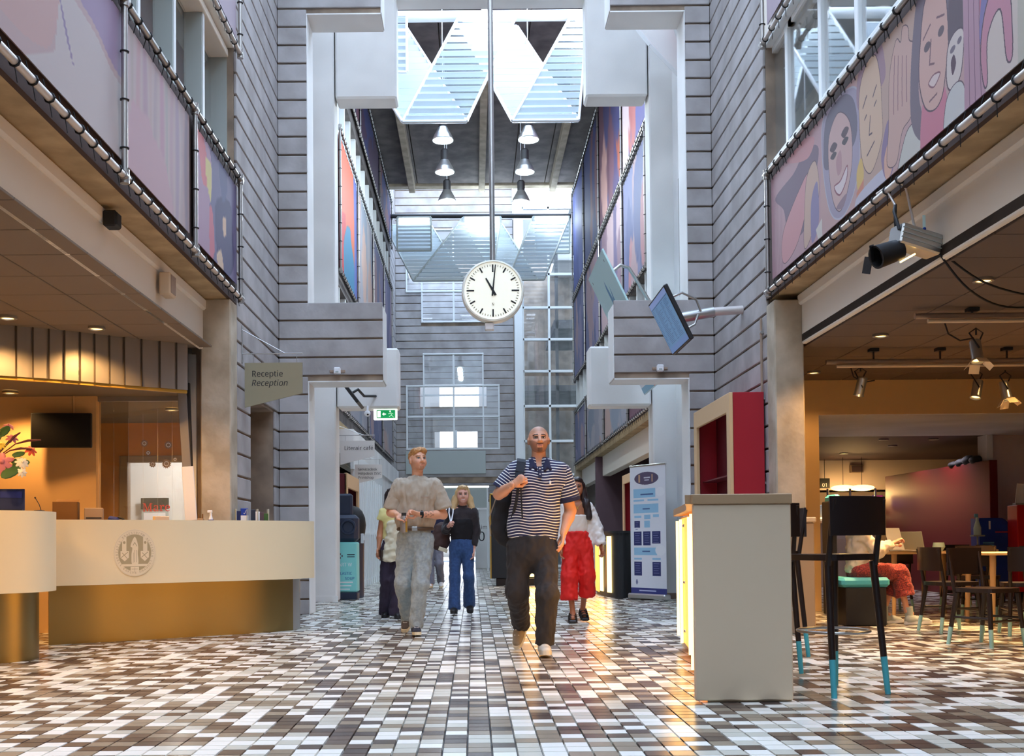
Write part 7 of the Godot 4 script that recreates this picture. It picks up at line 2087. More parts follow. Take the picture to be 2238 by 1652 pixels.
func striped_man():
	var t := thing("person", "bald bearded man in a navy polo with white stripes, walking ahead of the others", "person", Vector3(0.5, 0, -8.8))
	var J := {"SL": V(-0.15, 1.475, -0.01), "SR": V(0.2, 1.47, 0), "EL": V(-0.295, 1.285, -0.02), "WL": V(-0.185, 1.352, 0.16), "ER": V(0.285, 1.15, -0.05), "WR": V(0.215, 0.965, 0.05), "chest": V(0.02, 1.34, 0), "neck": V(0.03, 1.52, -0.03), "chin": V(0.03, 1.6, 0.01),
		"HL": V(-0.13, 0.85, 0.0), "HR": V(0.072, 0.85, 0.02), "KL": V(-0.155, 0.5, 0.02), "KR": V(0.074, 0.48, 0.16), "AL": V(-0.115, 0.17, -0.44), "AR": V(0.05, 0.1, 0.12), "nf": 1.12}
	var sk := rgb(222, 164, 132)
	var hb := head_basis(0.04, 0.12, 0.02)
	var ho := V(0.033, 1.608, 0.005)
	var g := G.new()
	var f := Sdf.new()
	add_limbs(f, J, 1.1)
	f.mesh(g, 0.012, func(_p): return lin(sk))
	add_head(g, ho, hb, {"skin": sk, "brow": rgb(44, 30, 26), "lip": rgb(176, 104, 92), "beard": [rgb(78, 52, 42), 0.42, 0.62], "stubble": rgb(120, 90, 76), "jaw": 0.004}, 0.98, 0.0042)
	add_hand(g, J.WL, V(0.5, 0.35, 0.25), V(0.3, -0.3, -0.9), -1.0, 1.35, sk)
	add_hand(g, J.WR, V(-0.12, -0.95, 0.2), V(-1, 0, 0), 1.0, 0.35, sk)
	ob("body", g, "skin", t)
	eyes(t, ho, hb, 0.98, "iris_dark")
	# polo
	var a := Art.new(4, 32, rgb(34, 38, 78))
	a.rect(0, 0.0, 1, 0.32, rgb(240, 240, 236))
	var polo := cloth("striped_cloth", Color.WHITE)
	polo.albedo_texture = a.tex()
	f = Sdf.new()
	f.cap(V(-0.028, 0.925, 0.0), V(-0.018, 1.08, 0.0), 0.2, 0.198, 0.05, Vector3.BACK, 0.64, 1)
	f.cap(V(-0.018, 1.08, 0.0), V(0.02, 1.32, -0.005), 0.198, 0.2, 0.05, Vector3.BACK, 0.64)
	f.cap(V(-0.12, 1.435, -0.01), V(0.17, 1.43, -0.01), 0.088, 0.088, 0.09); f.cap(V(-0.13, 1.475, -0.01), V(0.03, 1.515, -0.025), 0.055, 0.06, 0.05); f.cap(V(0.19, 1.47, -0.01), V(0.03, 1.515, -0.025), 0.055, 0.06, 0.05)
	f.cap(V(0.03, 1.46, -0.02), V(0.032, 1.545, -0.03), 0.085, 0.07, 0.06, Vector3.ZERO, 1, 2)
	f.cap(V(-0.15, 1.47, -0.01), V(-0.2, 1.41, -0.01), 0.07, 0.068, 0.05); f.cap(V(0.2, 1.465, 0), V(0.235, 1.39, -0.01), 0.07, 0.068, 0.05)
	f.sub(V(0.033, 1.565, 0.085), V(0.042, 0.085, 0.07), Basis(), 0.01)
	g = G.new()
	f.mesh(g, 0.011, null, func(p): return Vector2(0.5, (p.y + 0.012 * sin(p.x * 9.0) - 0.02 * p.x + 0.006 * sin(p.x * 30.0 + p.y * 9.0)) / 0.0226), 0.012, 9.0, Vector3(1.2, 0.6, 1.0))
	ob("polo_shirt", g, polo, t)
	cloth("navy_cloth", rgb(30, 34, 66))
	var s = sleeve(t, V(-0.175, 1.452, -0.01), V(-0.272, 1.325, -0.015), 0.075, 0.082, polo)
	g = G.new(); g.tube([V(-0.262, 1.337, -0.015), V(-0.274, 1.32, -0.015)], 0.0835, 20); ob("cuff", g, "navy_cloth", s)
	s = sleeve(t, V(0.215, 1.45, 0.0), V(0.272, 1.235, -0.03), 0.076, 0.09, polo)
	g = G.new(); g.tube([V(0.267, 1.255, -0.028), V(0.274, 1.225, -0.032)], 0.0915, 20); ob("cuff", g, "navy_cloth", s)
	f = Sdf.new()   # collar: a band round the neck and two points in front
	f.cap(V(0.03, 1.5, -0.02), V(0.031, 1.575, -0.035), 0.088, 0.074, 0.02, Vector3.ZERO, 1, 3)
	f.cap(V(0.03 - 0.055, 1.535, 0.035), V(0.03 - 0.03, 1.475, 0.098), 0.026, 0.014, 0.02); f.cap(V(0.03 + 0.055, 1.535, 0.035), V(0.03 + 0.04, 1.47, 0.1), 0.026, 0.014, 0.02)
	f.cap(V(0.03 - 0.055, 1.535, 0.035), V(0.03 - 0.075, 1.48, 0.085), 0.026, 0.014, 0.02); f.cap(V(0.03 + 0.055, 1.535, 0.035), V(0.03 + 0.085, 1.475, 0.085), 0.026, 0.014, 0.02)
	f.sub(V(0.031, 1.575, 0.03), V(0.05, 0.085, 0.075), Basis(), 0.01)
	g = G.new(); f.mesh(g, 0.008)
	ob("collar", g, "navy_cloth", t)
	g = G.new(); g.box(V(0.03, 1.45, 0.122), V(0.028, 0.1, 0.008), Basis(Vector3.RIGHT, -0.35), 0.003); ob("placket", g, "navy_cloth", t)
	for k in 2:
		g = G.new(); g.ball(V(0.03, 1.478 - k * 0.045, 0.114 + k * 0.014), Vector3.ONE * 0.007, Basis(), 5, 8); ob("button", g, "paper", t)
	g = G.new(); g.ball(V(0.11, 1.365, 0.122), V(0.009, 0.018, 0.006), Basis(), 5, 8); ob("chest_emblem", g, "paper", t)
	# trousers, shoes
	cloth("black_cloth", rgb(42, 40, 42))
	trousers(t, "trousers", J, "black_cloth", [0.18, 0.104, 0.088, 0.074], V(-0.108, 0.2, -0.41), V(0.055, 0.09, 0.13))
	M("shoe_grey", rgb(142, 132, 116), 0.7); M("shoe_sole", rgb(206, 204, 190), 0.6); M("shoe_light", rgb(196, 196, 188), 0.6)
	shoe(t, V(-0.085, 0.22, -0.49), V(-0.15, 0.012, -0.33), "shoe_grey", "shoe_sole", 0.0, "paper", 0.046)
	shoe(t, V(0.048, 0.002, 0.06), V(0.052, 0.03, 0.33), "shoe_light", "shoe_sole", 0.0, "paper", 0.047)
	# backpack on one shoulder
	var bp := thing("backpack", "black backpack slung over the striped man's right shoulder", "backpack", Vector3(0.5, 0, -8.8))
	f = Sdf.new()
	f.cap(V(-0.2, 1.02, -0.24), V(-0.17, 1.3, -0.22), 0.165, 0.13, 0.05, V(0.3, 0, 1), 0.6)
	g = G.new(); f.mesh(g, 0.014, null, null, 0.012, 9.0)
	ob("bag", g, "black_cloth", bp)
	f = Sdf.new(); f.cap(V(-0.24, 1.0, -0.3), V(-0.22, 1.14, -0.29), 0.1, 0.09, 0.03, V(0.3, 0, 1), 0.6); g = G.new(); f.mesh(g, 0.014)
	ob("front_pocket", g, "black_cloth", bp)
	M("strap", rgb(26, 30, 40), 0.8)
	g = G.new()
	var path := [V(-0.13, 1.38, -0.16), V(-0.115, 1.525, -0.09), V(-0.11, 1.562, -0.01), V(-0.115, 1.53, 0.075), V(-0.13, 1.45, 0.125), V(-0.14, 1.37, 0.16), V(-0.16, 1.22, 0.15), V(-0.2, 1.05, 0.02), V(-0.24, 0.98, -0.16)]
	for k in path.size() - 1: g.bar(path[k], path[k + 1], 0.07 if k < 5 else 0.024, 0.014, 0.003, Vector3.BACK)
	ob("shoulder_strap", g, "strap", bp)
	g = G.new(); g.bar(V(-0.125, 1.33, 0.17), V(-0.115, 1.09, 0.165), 0.012, 0.004, 0.001, Vector3.BACK); ob("strap_end", g, "strap", bp)
	g = G.new(); g.tube([V(-0.36, 0.95, -0.2), V(-0.37, 1.1, -0.19), V(-0.3, 1.3, -0.16)], 0.006, 6); ob("zip", g, "steel", bp)

func tshirt_man():
	var t := thing("person", "fair haired man in a beige t-shirt and pale jeans holding a flask", "person", Vector3(-0.58, 0, -10.8))
	var J := {"SL": V(-0.14, 1.475, 0), "SR": V(0.2, 1.47, 0), "EL": V(-0.235, 1.2, -0.02), "WL": V(-0.15, 1.17, 0.18), "ER": V(0.285, 1.17, 0.0), "WR": V(0.06, 1.175, 0.215), "chest": V(0.03, 1.34, 0), "neck": V(0.03, 1.52, -0.03), "chin": V(0.04, 1.6, 0.01),
		"HL": V(-0.075, 0.93, 0), "HR": V(0.095, 0.93, 0.01), "KL": V(-0.115, 0.5, 0.04), "KR": V(0.06, 0.49, 0.12), "AL": V(-0.085, 0.12, -0.38), "AR": V(0.01, 0.09, 0.1)}
	var sk := rgb(226, 168, 136)
	var hb := head_basis(0.5, 0.16, -0.02)
	var ho := V(0.046, 1.602, 0.015)
	var g := G.new()
	var f := Sdf.new()
	add_limbs(f, J)
	f.mesh(g, 0.012, func(p): return lin(sk if not (p.x > 0.06 and p.x < 0.2 and p.y > 1.15 and p.z > 0.12 and p.z < 0.2 and sin(p.x * 140.0) * sin(p.y * 200.0) > 0.35) else rgb(150, 112, 92)))
	add_head(g, ho, hb, {"skin": sk, "brow": rgb(136, 92, 58), "lip": rgb(190, 116, 104), "beard": [rgb(120, 80, 58), 0.08, 0.4]}, 0.99, 0.0048)
	add_hand(g, J.WL, V(0.65, -0.5, 0.35), V(0.4, 0.2, 0.9), 1.0, 0.75, sk)
	add_hand(g, J.WR, V(-0.95, 0.25, 0.05), V(0, -0.6, 0.4), -1.0, 0.95, sk)
	ob("body", g, "skin", t)
	eyes(t, ho, hb, 0.99, "iris_blue")
	var bx := func(x: float, y: float, z: float) -> Vector3: return ho + hb * V(x, y, z)
	f = Sdf.new()
	f.ell(bx.call(0, 0.152, -0.02), V(0.083, 0.086, 0.1), hb, 0.02); f.ell(bx.call(0.02, 0.2, 0.035), V(0.062, 0.036, 0.055), hb, 0.02); f.ell(bx.call(-0.045, 0.19, 0.03), V(0.036, 0.034, 0.05), hb, 0.02)
	f.sub(bx.call(0, 0.095, 0.1), V(0.07, 0.082, 0.085), hb, 0.02); f.sub(bx.call(0.078, 0.1, 0.02), V(0.03, 0.05, 0.05), hb, 0.01); f.sub(bx.call(-0.078, 0.1, 0.02), V(0.03, 0.05, 0.05), hb, 0.01)
	g = G.new(); f.mesh(g, 0.006, null, null, 0.008, 60.0, V(1, 0.5, 0.5))
	M("hair_fair", rgb(190, 138, 84), 0.55)
	ob("hair", g, "hair_fair", t)
	cloth("beige_cloth", rgb(176, 164, 146))
	f = Sdf.new()
	f.cap(V(0.01, 1.055, 0.0), V(0.01, 1.16, 0.0), 0.164, 0.186, 0.05, Vector3.BACK, 0.66, 1)
	f.cap(V(0.01, 1.15, 0.01), V(0.03, 1.34, 0), 0.195, 0.195, 0.05, Vector3.BACK, 0.64)
	f.cap(V(-0.11, 1.435, 0), V(0.17, 1.43, 0), 0.08, 0.08, 0.09); f.cap(V(0.03, 1.47, -0.02), V(0.033, 1.545, -0.03), 0.085, 0.068, 0.06, Vector3.ZERO, 1, 2)
	f.cap(V(-0.14, 1.47, 0), V(-0.185, 1.36, 0), 0.068, 0.07, 0.05); f.cap(V(0.2, 1.465, 0), V(0.235, 1.36, 0), 0.068, 0.07, 0.05)
	g = G.new(); f.mesh(g, 0.011, null, null, 0.014, 13.0, V(1.5, 0.5, 1.0))
	ob("t_shirt", g, "beige_cloth", t)
	sleeve(t, V(-0.155, 1.44, 0), V(-0.222, 1.225, -0.01), 0.075, 0.09, "beige_cloth", 0.011)
	sleeve(t, V(0.215, 1.44, 0), V(0.285, 1.225, 0.0), 0.076, 0.096, "beige_cloth", 0.011)
	var ring := []
	for k in 25: ring.append(V(0.033 + 0.07 * cos(TAU * k / 24), 1.53 - 0.022 * sin(TAU * k / 24), -0.022 + 0.062 * sin(TAU * k / 24)))
	g = G.new(); g.tube(ring, 0.009, 6, false); ob("neck_band", g, "beige_cloth", t)
	g = G.new(); g.box(V(0.12, 1.345, 0.126), V(0.1, 0.007, 0.006), Basis(Vector3.UP, 0.3), 0.001); ob("pocket_seam", g, "taupe", t)
	var jean := cloth("pale_denim", Color.WHITE)
	grain(jean, noise_tex(0.02, 41, rgb(140, 152, 156), rgb(166, 177, 177), 5), 2.5)
	jean.uv1_world_triplanar = false
	trousers(t, "jeans", J, jean, [0.158, 0.1, 0.08, 0.068], V(-0.088, 0.1, -0.37), V(0.012, 0.075, 0.1), 0.013, 0.016, 0.1)
	M("belt_leather", rgb(84, 62, 42), 0.5)
	ring = []
	for k in 33: ring.append(V(0.01 + 0.168 * cos(TAU * k / 32), 1.035, 0.132 * sin(TAU * k / 32)))
	g = G.new(); g.tube(ring, 0.02, 6, false)
	var belt := ob("belt", g, "belt_leather", t)
	g = G.new(); g.box(V(0.01, 1.035, 0.15), V(0.055, 0.042, 0.012), Basis(), 0.004); ob("buckle", g, "steel", belt)
	M("canvas_grey", rgb(92, 86, 84), 0.8); M("canvas_navy", rgb(40, 42, 56), 0.8); M("sole_cream", rgb(226, 214, 180), 0.6)
	shoe(t, V(-0.1, 0.09, -0.44), V(-0.12, 0.005, -0.18), "canvas_grey", "sole_cream", 0.0, "paper", 0.042)
	shoe(t, V(0.005, 0.002, 0.03), V(0.035, 0.02, 0.31), "canvas_navy", "sole_cream", 0.0, "paper", 0.043)
	ring = []
	for k in 17: ring.append(V(0.085, 1.175, 0.205) + V(0.3, 0, 0.9).normalized() * 0.033 * cos(TAU * k / 16) + Vector3.UP * 0.031 * sin(TAU * k / 16))
	var w := thing("wrist_watch", "black watch on the fair haired man's left wrist", "watch", Vector3(-0.58, 0, -10.8))
	g = G.new(); g.tube(ring, 0.009, 6, false); ob("strap", g, "black", w)
	g = G.new(); g.box(V(0.085, 1.182, 0.24), V(0.034, 0.036, 0.014), Basis(), 0.004); ob("case", g, "black_gloss", w)
	var b := thing("drinking_flask", "slim steel and gold drinking flask held by the fair haired man", "flask", Vector3(-0.58, 0, -10.8) + V(-0.088, 1.0, 0.235))
	g = G.new(); g.lathe([Vector2(0, 0), Vector2(0.034, 0), Vector2(0.036, 0.01), Vector2(0.036, 0.13), Vector2(0.028, 0.16), Vector2(0, 0.16)], 20); ob("body", g, "brushed", b)
	g = G.new(); g.lathe([Vector2(0.0, 0.155), Vector2(0.024, 0.155), Vector2(0.024, 0.19), Vector2(0, 0.19)], 16); ob("cap", g, "ink", b)
	g = G.new(); g.bar(V(0.024, 0.005, 0.024), V(0.024, 0.135, 0.024), 0.022, 0.012, 0.003, V(1, 0, 1)); ob("gold_side", g, "gold", b)

func hidden_woman():
	var t := thing("person", "dark haired woman in pale yellow, mostly hidden behind the fair haired man", "person", Vector3(-0.98, 0, -13.2))
	var J := {"SL": V(-0.1, 1.27, 0), "SR": V(0.14, 1.27, 0), "EL": V(-0.145, 1.02, -0.02), "WL": V(-0.16, 0.83, 0.04), "ER": V(0.18, 1.02, -0.02), "WR": V(0.14, 0.9, 0.15), "chest": V(0.02, 1.16, 0), "neck": V(0.015, 1.31, -0.02), "chin": V(0.01, 1.34, 0.02),
		"HL": V(-0.06, 0.83, 0), "HR": V(0.09, 0.83, 0), "KL": V(-0.07, 0.46, 0.03), "KR": V(0.07, 0.46, 0.06), "AL": V(-0.065, 0.09, -0.1), "AR": V(0.06, 0.08, 0.08)}
	var sk := rgb(186, 126, 92)
	var ho := V(0.01, 1.335, 0.02)
	var hb := head_basis(0.2, 0.0)
	woman(t, J, sk, ho, hb, 0.94, {"skin": sk, "brow": rgb(40, 28, 24), "lip": rgb(160, 90, 84)}, "iris_dark", 0.007)
	M("hair_dark", rgb(40, 26, 26), 0.45)
	long_hair(t, ho, hb, 0.94, "hair_dark", [[V(-0.05, 1.34, -0.03), V(-0.06, 1.16, 0.03)], [V(0.07, 1.34, -0.03), V(0.08, 1.15, 0.03)], [V(0.0, 1.36, -0.06), V(0.0, 1.12, -0.09)]])
	cloth("yellow_cloth", rgb(236, 224, 150)); cloth("cream_cloth", rgb(222, 214, 186)); cloth("plum_cloth", rgb(48, 38, 56))
	var f := Sdf.new()
	f.cap(V(0.015, 0.95, 0), V(0.02, 1.17, 0), 0.125, 0.13, 0.04, Vector3.BACK, 0.72, 1); f.cap(V(-0.07, 1.24, 0), V(0.11, 1.24, 0), 0.065, 0.065, 0.06)
	f.cap(V(-0.1, 1.265, 0), V(-0.125, 1.17, 0), 0.056, 0.06, 0.03, Vector3.ZERO, 1, 2); f.cap(V(0.14, 1.265, 0), V(0.165, 1.17, 0), 0.056, 0.06, 0.03, Vector3.ZERO, 1, 2)
	var g := G.new(); f.mesh(g, 0.014, null, null, 0.01, 12.0)
	ob("top", g, "yellow_cloth", t)
	f = Sdf.new(); f.cap(V(0.0, 0.68, 0.06), V(0.03, 1.12, 0.07), 0.12, 0.085, 0.04, Vector3.BACK, 0.5, 1)
	g = G.new(); f.mesh(g, 0.014, null, null, 0.02, 12.0)
	ob("draped_jacket", g, "cream_cloth", t)
	trousers(t, "trousers", J, "plum_cloth", [0.13, 0.083, 0.068, 0.105], V(-0.07, 0.05, -0.1), V(0.06, 0.035, 0.08), 0.015)
	shoe(t, V(-0.07, 0.03, -0.16), V(-0.1, 0.002, 0.06), "black", "rubber", 0.0)
	shoe(t, V(0.06, 0.002, 0.02), V(0.08, 0.01, 0.25), "black", "rubber", 0.0)
	var ph := thing("phone", "dark phone held low by the hidden dark haired woman", "phone", Vector3(-0.98, 0, -13.2) + V(-0.13, 0.755, 0.08), 0.3)
	ob("case", bm(V(0.02, 0.13, 0.07), 0.004), "black", ph); ob("screen", bm(V(0.004, 0.115, 0.06)), "black_gloss", ph, V(0.011, 0, 0))

func woman(t: Node3D, J: Dictionary, sk: Color, ho: Vector3, hb: Basis, s: float, look: Dictionary, iris: String, cell: float, cl := 0.45, cr := 0.45, pl := Vector3(0.7, 0, 0.5), pr2 := Vector3(-0.7, 0, 0.5)):
	var g := G.new()
	var f := Sdf.new()
	J.nf = 0.82
	add_limbs(f, J, 0.86)
	f.mesh(g, 0.014, func(_p): return lin(sk))
	add_head(g, ho, hb, look, s, cell)
	add_hand(g, J.WL, J.WL - J.EL, pl, 1.0 if pl.x > 0.0 else -1.0, cl, sk, 0.9, 0.006)
	add_hand(g, J.WR, J.WR - J.ER, pr2, -1.0 if pr2.x < 0.0 else 1.0, cr, sk, 0.9, 0.006)
	ob("body", g, "skin", t)
	eyes(t, ho, hb, s, iris)
func long_hair(t: Node3D, ho: Vector3, hb: Basis, s: float, ma: String, locks: Array, cell := 0.009):
	var f := Sdf.new()
	var P := func(x: float, y: float, z: float) -> Vector3: return ho + hb * (V(x, y, z) * s)
	f.ell(P.call(0, 0.145, -0.025), V(0.09, 0.095, 0.105) * s, hb, 0.02)
	f.ell(P.call(0, 0.205, 0.03), V(0.07, 0.033, 0.06) * s, hb, 0.02)
	for q in [-1.0, 1.0]: f.cap(P.call(q * 0.075, 0.15, 0.0), P.call(q * 0.085, 0.02, -0.01), 0.024 * s, 0.028 * s, 0.02)
	f.sub(P.call(0, 0.09, 0.11), V(0.062, 0.098, 0.085) * s, hb, 0.015)
	for q in locks: f.cap(q[0], q[1], 0.045, 0.035, 0.03)
	var g := G.new()
	f.mesh(g, cell, null, null, 0.009, 38.0, V(1, 0.12, 1))
	return ob("hair", g, ma, t)

func lace_woman():
	var t := thing("person", "smiling blonde woman in a black lace top and blue flared jeans", "person", Vector3(-0.15, 0, -13.85))
	var J := {"SL": V(-0.135, 1.29, 0), "SR": V(0.15, 1.29, 0), "EL": V(-0.2, 1.06, -0.03), "WL": V(-0.155, 1.11, 0.16), "ER": V(0.185, 1.04, -0.02), "WR": V(0.15, 0.81, 0.03), "chest": V(0.01, 1.17, 0), "neck": V(0.012, 1.34, -0.02), "chin": V(0.02, 1.38, 0.02),
		"HL": V(-0.08, 0.84, 0), "HR": V(0.075, 0.84, 0), "KL": V(-0.09, 0.44, 0.06), "KR": V(0.085, 0.46, 0.04), "AL": V(-0.098, 0.09, 0.12), "AR": V(0.09, 0.1, -0.18)}
	var sk := rgb(226, 168, 146)
	var ho := V(0.02, 1.385, 0.02)
	var hb := head_basis(0.05, 0.05)
	woman(t, J, sk, ho, hb, 0.98, {"skin": sk, "brow": rgb(130, 92, 66), "lip": rgb(196, 96, 92), "smile": true}, "iris_blue", 0.0055, 1.3, 0.4, V(0.5, -0.2, -0.8))
	M("hair_blonde", rgb(206, 170, 120), 0.5)
	long_hair(t, ho, hb, 0.98, "hair_blonde", [[V(-0.075, 1.45, -0.02), V(-0.1, 1.31, 0.03)], [V(0.105, 1.45, -0.02), V(0.14, 1.3, 0.03)], [V(0.02, 1.45, -0.07), V(0.02, 1.3, -0.08)]])
	var lace := cloth("black_lace", Color.WHITE)
	grain(lace, noise_tex(0.09, 51, rgb(22, 18, 22), rgb(60, 46, 48), 2), 3.0)
	lace.uv1_world_triplanar = false
	cloth("black_top", rgb(22, 19, 23))
	var f := Sdf.new()
	f.cap(V(-0.003, 0.93, 0), V(0, 1.06, 0), 0.135, 0.14, 0.04, Vector3.BACK, 0.72, 1); f.cap(V(0, 1.06, 0), V(0.01, 1.16, 0.012), 0.14, 0.145, 0.04, Vector3.BACK, 0.76)
	f.keep(Vector3.DOWN, V(0, 1.2, 0))
	var g := G.new(); f.mesh(g, 0.012, null, null, 0.006, 12.0)
	ob("top", g, "black_top", t)
	f = Sdf.new()
	f.cap(V(0, 1.1, 0), V(0.01, 1.17, 0.01), 0.138, 0.143, 0.04, Vector3.BACK, 0.74); f.cap(V(-0.11, 1.268, 0), V(0.13, 1.268, 0), 0.074, 0.074, 0.06); f.cap(V(0.012, 1.28, -0.02), V(0.014, 1.372, -0.02), 0.066, 0.053, 0.04, Vector3.ZERO, 1, 2)
	for q in [[V(-0.135, 1.28, 0), J.EL, V(-0.165, 1.1, 0.13)], [V(0.15, 1.28, 0), J.ER, V(0.155, 0.85, 0.02)]]:
		f.cap(q[0], q[1], 0.063, 0.055, 0.03); f.cap(q[1], q[2], 0.055, 0.042, 0.03, Vector3.ZERO, 1, 2)
	g = G.new(); f.mesh(g, 0.012, null, null, 0.006, 14.0)
	ob("lace_blouse", g, lace, t)
	var jean := cloth("blue_denim", Color.WHITE)
	grain(jean, noise_tex(0.02, 61, rgb(40, 68, 114), rgb(54, 86, 134), 4), 2.5)
	jean.uv1_world_triplanar = false
	trousers(t, "jeans", J, jean, [0.14, 0.084, 0.064, 0.078], V(-0.098, 0.06, 0.11), V(0.09, 0.09, -0.17), 0.013, 0.008)
	shoe(t, V(-0.098, 0.002, 0.05), V(-0.11, 0.02, 0.28), "black", "rubber", 0.02)
	shoe(t, V(0.09, 0.07, -0.24), V(0.1, 0.004, -0.02), "black", "rubber", 0.02)
	var b := thing("shoulder_bag", "brown patterned bag with striped straps on the blonde woman's shoulder", "bag", Vector3(-0.15, 0, -13.85))
	f = Sdf.new(); f.cap(V(-0.27, 0.92, -0.1), V(-0.25, 1.05, -0.1), 0.13, 0.11, 0.03, V(0.2, 0, 1), 0.5); g = G.new(); f.mesh(g, 0.014, null, null, 0.012, 12.0)
	M("bag_brown", rgb(72, 50, 46), 0.8)
	ob("bag", g, "bag_brown", b)
	g = G.new(); g.bar(V(-0.29, 0.83, 0.0), V(-0.18, 0.79, 0.0), 0.05, 0.02, 0.005, Vector3.BACK); ob("bag_trim", g, "cream_cloth", b)
	for x in [-0.155, -0.105]:
		g = G.new()
		var path := [V(-0.22, 1.1, -0.12), V(x, 1.355, -0.03), V(x + 0.005, 1.36, 0.03), V(x - 0.0, 1.27, 0.095), V(-0.13, 1.14, 0.17)]
		for k in path.size() - 1: g.bar(path[k], path[k + 1], 0.014, 0.006, 0.001, Vector3.BACK)
		ob("strap", g, "paper", b)

func far_man():
	var t := thing("person", "man in grey trousers and white shoes far behind the blonde woman", "person", Vector3(-0.78, 0, -21.8))
	var J := {"SL": V(-0.17, 1.45, 0), "SR": V(0.17, 1.45, 0), "EL": V(-0.22, 1.16, 0), "WL": V(-0.22, 0.92, 0.05), "ER": V(0.22, 1.16, 0), "WR": V(0.22, 0.92, 0.05), "chest": V(0, 1.3, 0), "neck": V(0, 1.5, -0.02), "chin": V(0, 1.57, 0.02),
		"HL": V(-0.08, 0.88, 0), "HR": V(0.08, 0.88, 0), "KL": V(-0.09, 0.48, 0.05), "KR": V(0.1, 0.48, 0.1), "AL": V(-0.06, 0.1, 0.1), "AR": V(0.12, 0.12, -0.15)}
	var sk := rgb(214, 160, 132)
	woman(t, J, sk, V(0, 1.57, 0.01), head_basis(0, 0), 1.0, {"skin": sk, "brow": rgb(60, 44, 36), "lip": rgb(170, 104, 96)}, "iris_dark", 0.009)
	var f := Sdf.new()
	f.ell(V(0, 1.72, -0.01), V(0.088, 0.085, 0.1)); f.sub(V(0, 1.66, 0.11), V(0.07, 0.08, 0.08))
	var g := G.new(); f.mesh(g, 0.011); ob("hair", g, "hair_dark", t)
	f = Sdf.new()
	f.cap(V(0, 0.86, 0), V(0, 1.3, 0), 0.17, 0.18, 0.05, Vector3.BACK, 0.66, 1); f.cap(V(-0.13, 1.42, 0), V(0.13, 1.42, 0), 0.075, 0.075, 0.08)
	for q in [-1.0, 1.0]:
		f.cap(V(q * 0.17, 1.44, 0), V(q * 0.22, 1.16, 0), 0.068, 0.06, 0.04); f.cap(V(q * 0.22, 1.16, 0), V(q * 0.22, 0.95, 0.045), 0.06, 0.05, 0.03, Vector3.ZERO, 1, 2)
	g = G.new(); f.mesh(g, 0.016); ob("jacket", g, "navy_cloth", t)
	cloth("grey_cloth", rgb(124, 124, 138))
	trousers(t, "trousers", J, "grey_cloth", [0.15, 0.1, 0.08, 0.07], V(-0.06, 0.08, 0.1), V(0.12, 0.11, -0.15), 0.016)
	shoe(t, V(-0.06, 0.002, 0.04), V(-0.12, 0.02, 0.31), "paper", "sole_cream", 0.0)
	shoe(t, V(0.12, 0.08, -0.22), V(0.13, 0.002, 0.03), "paper", "sole_cream", 0.0)

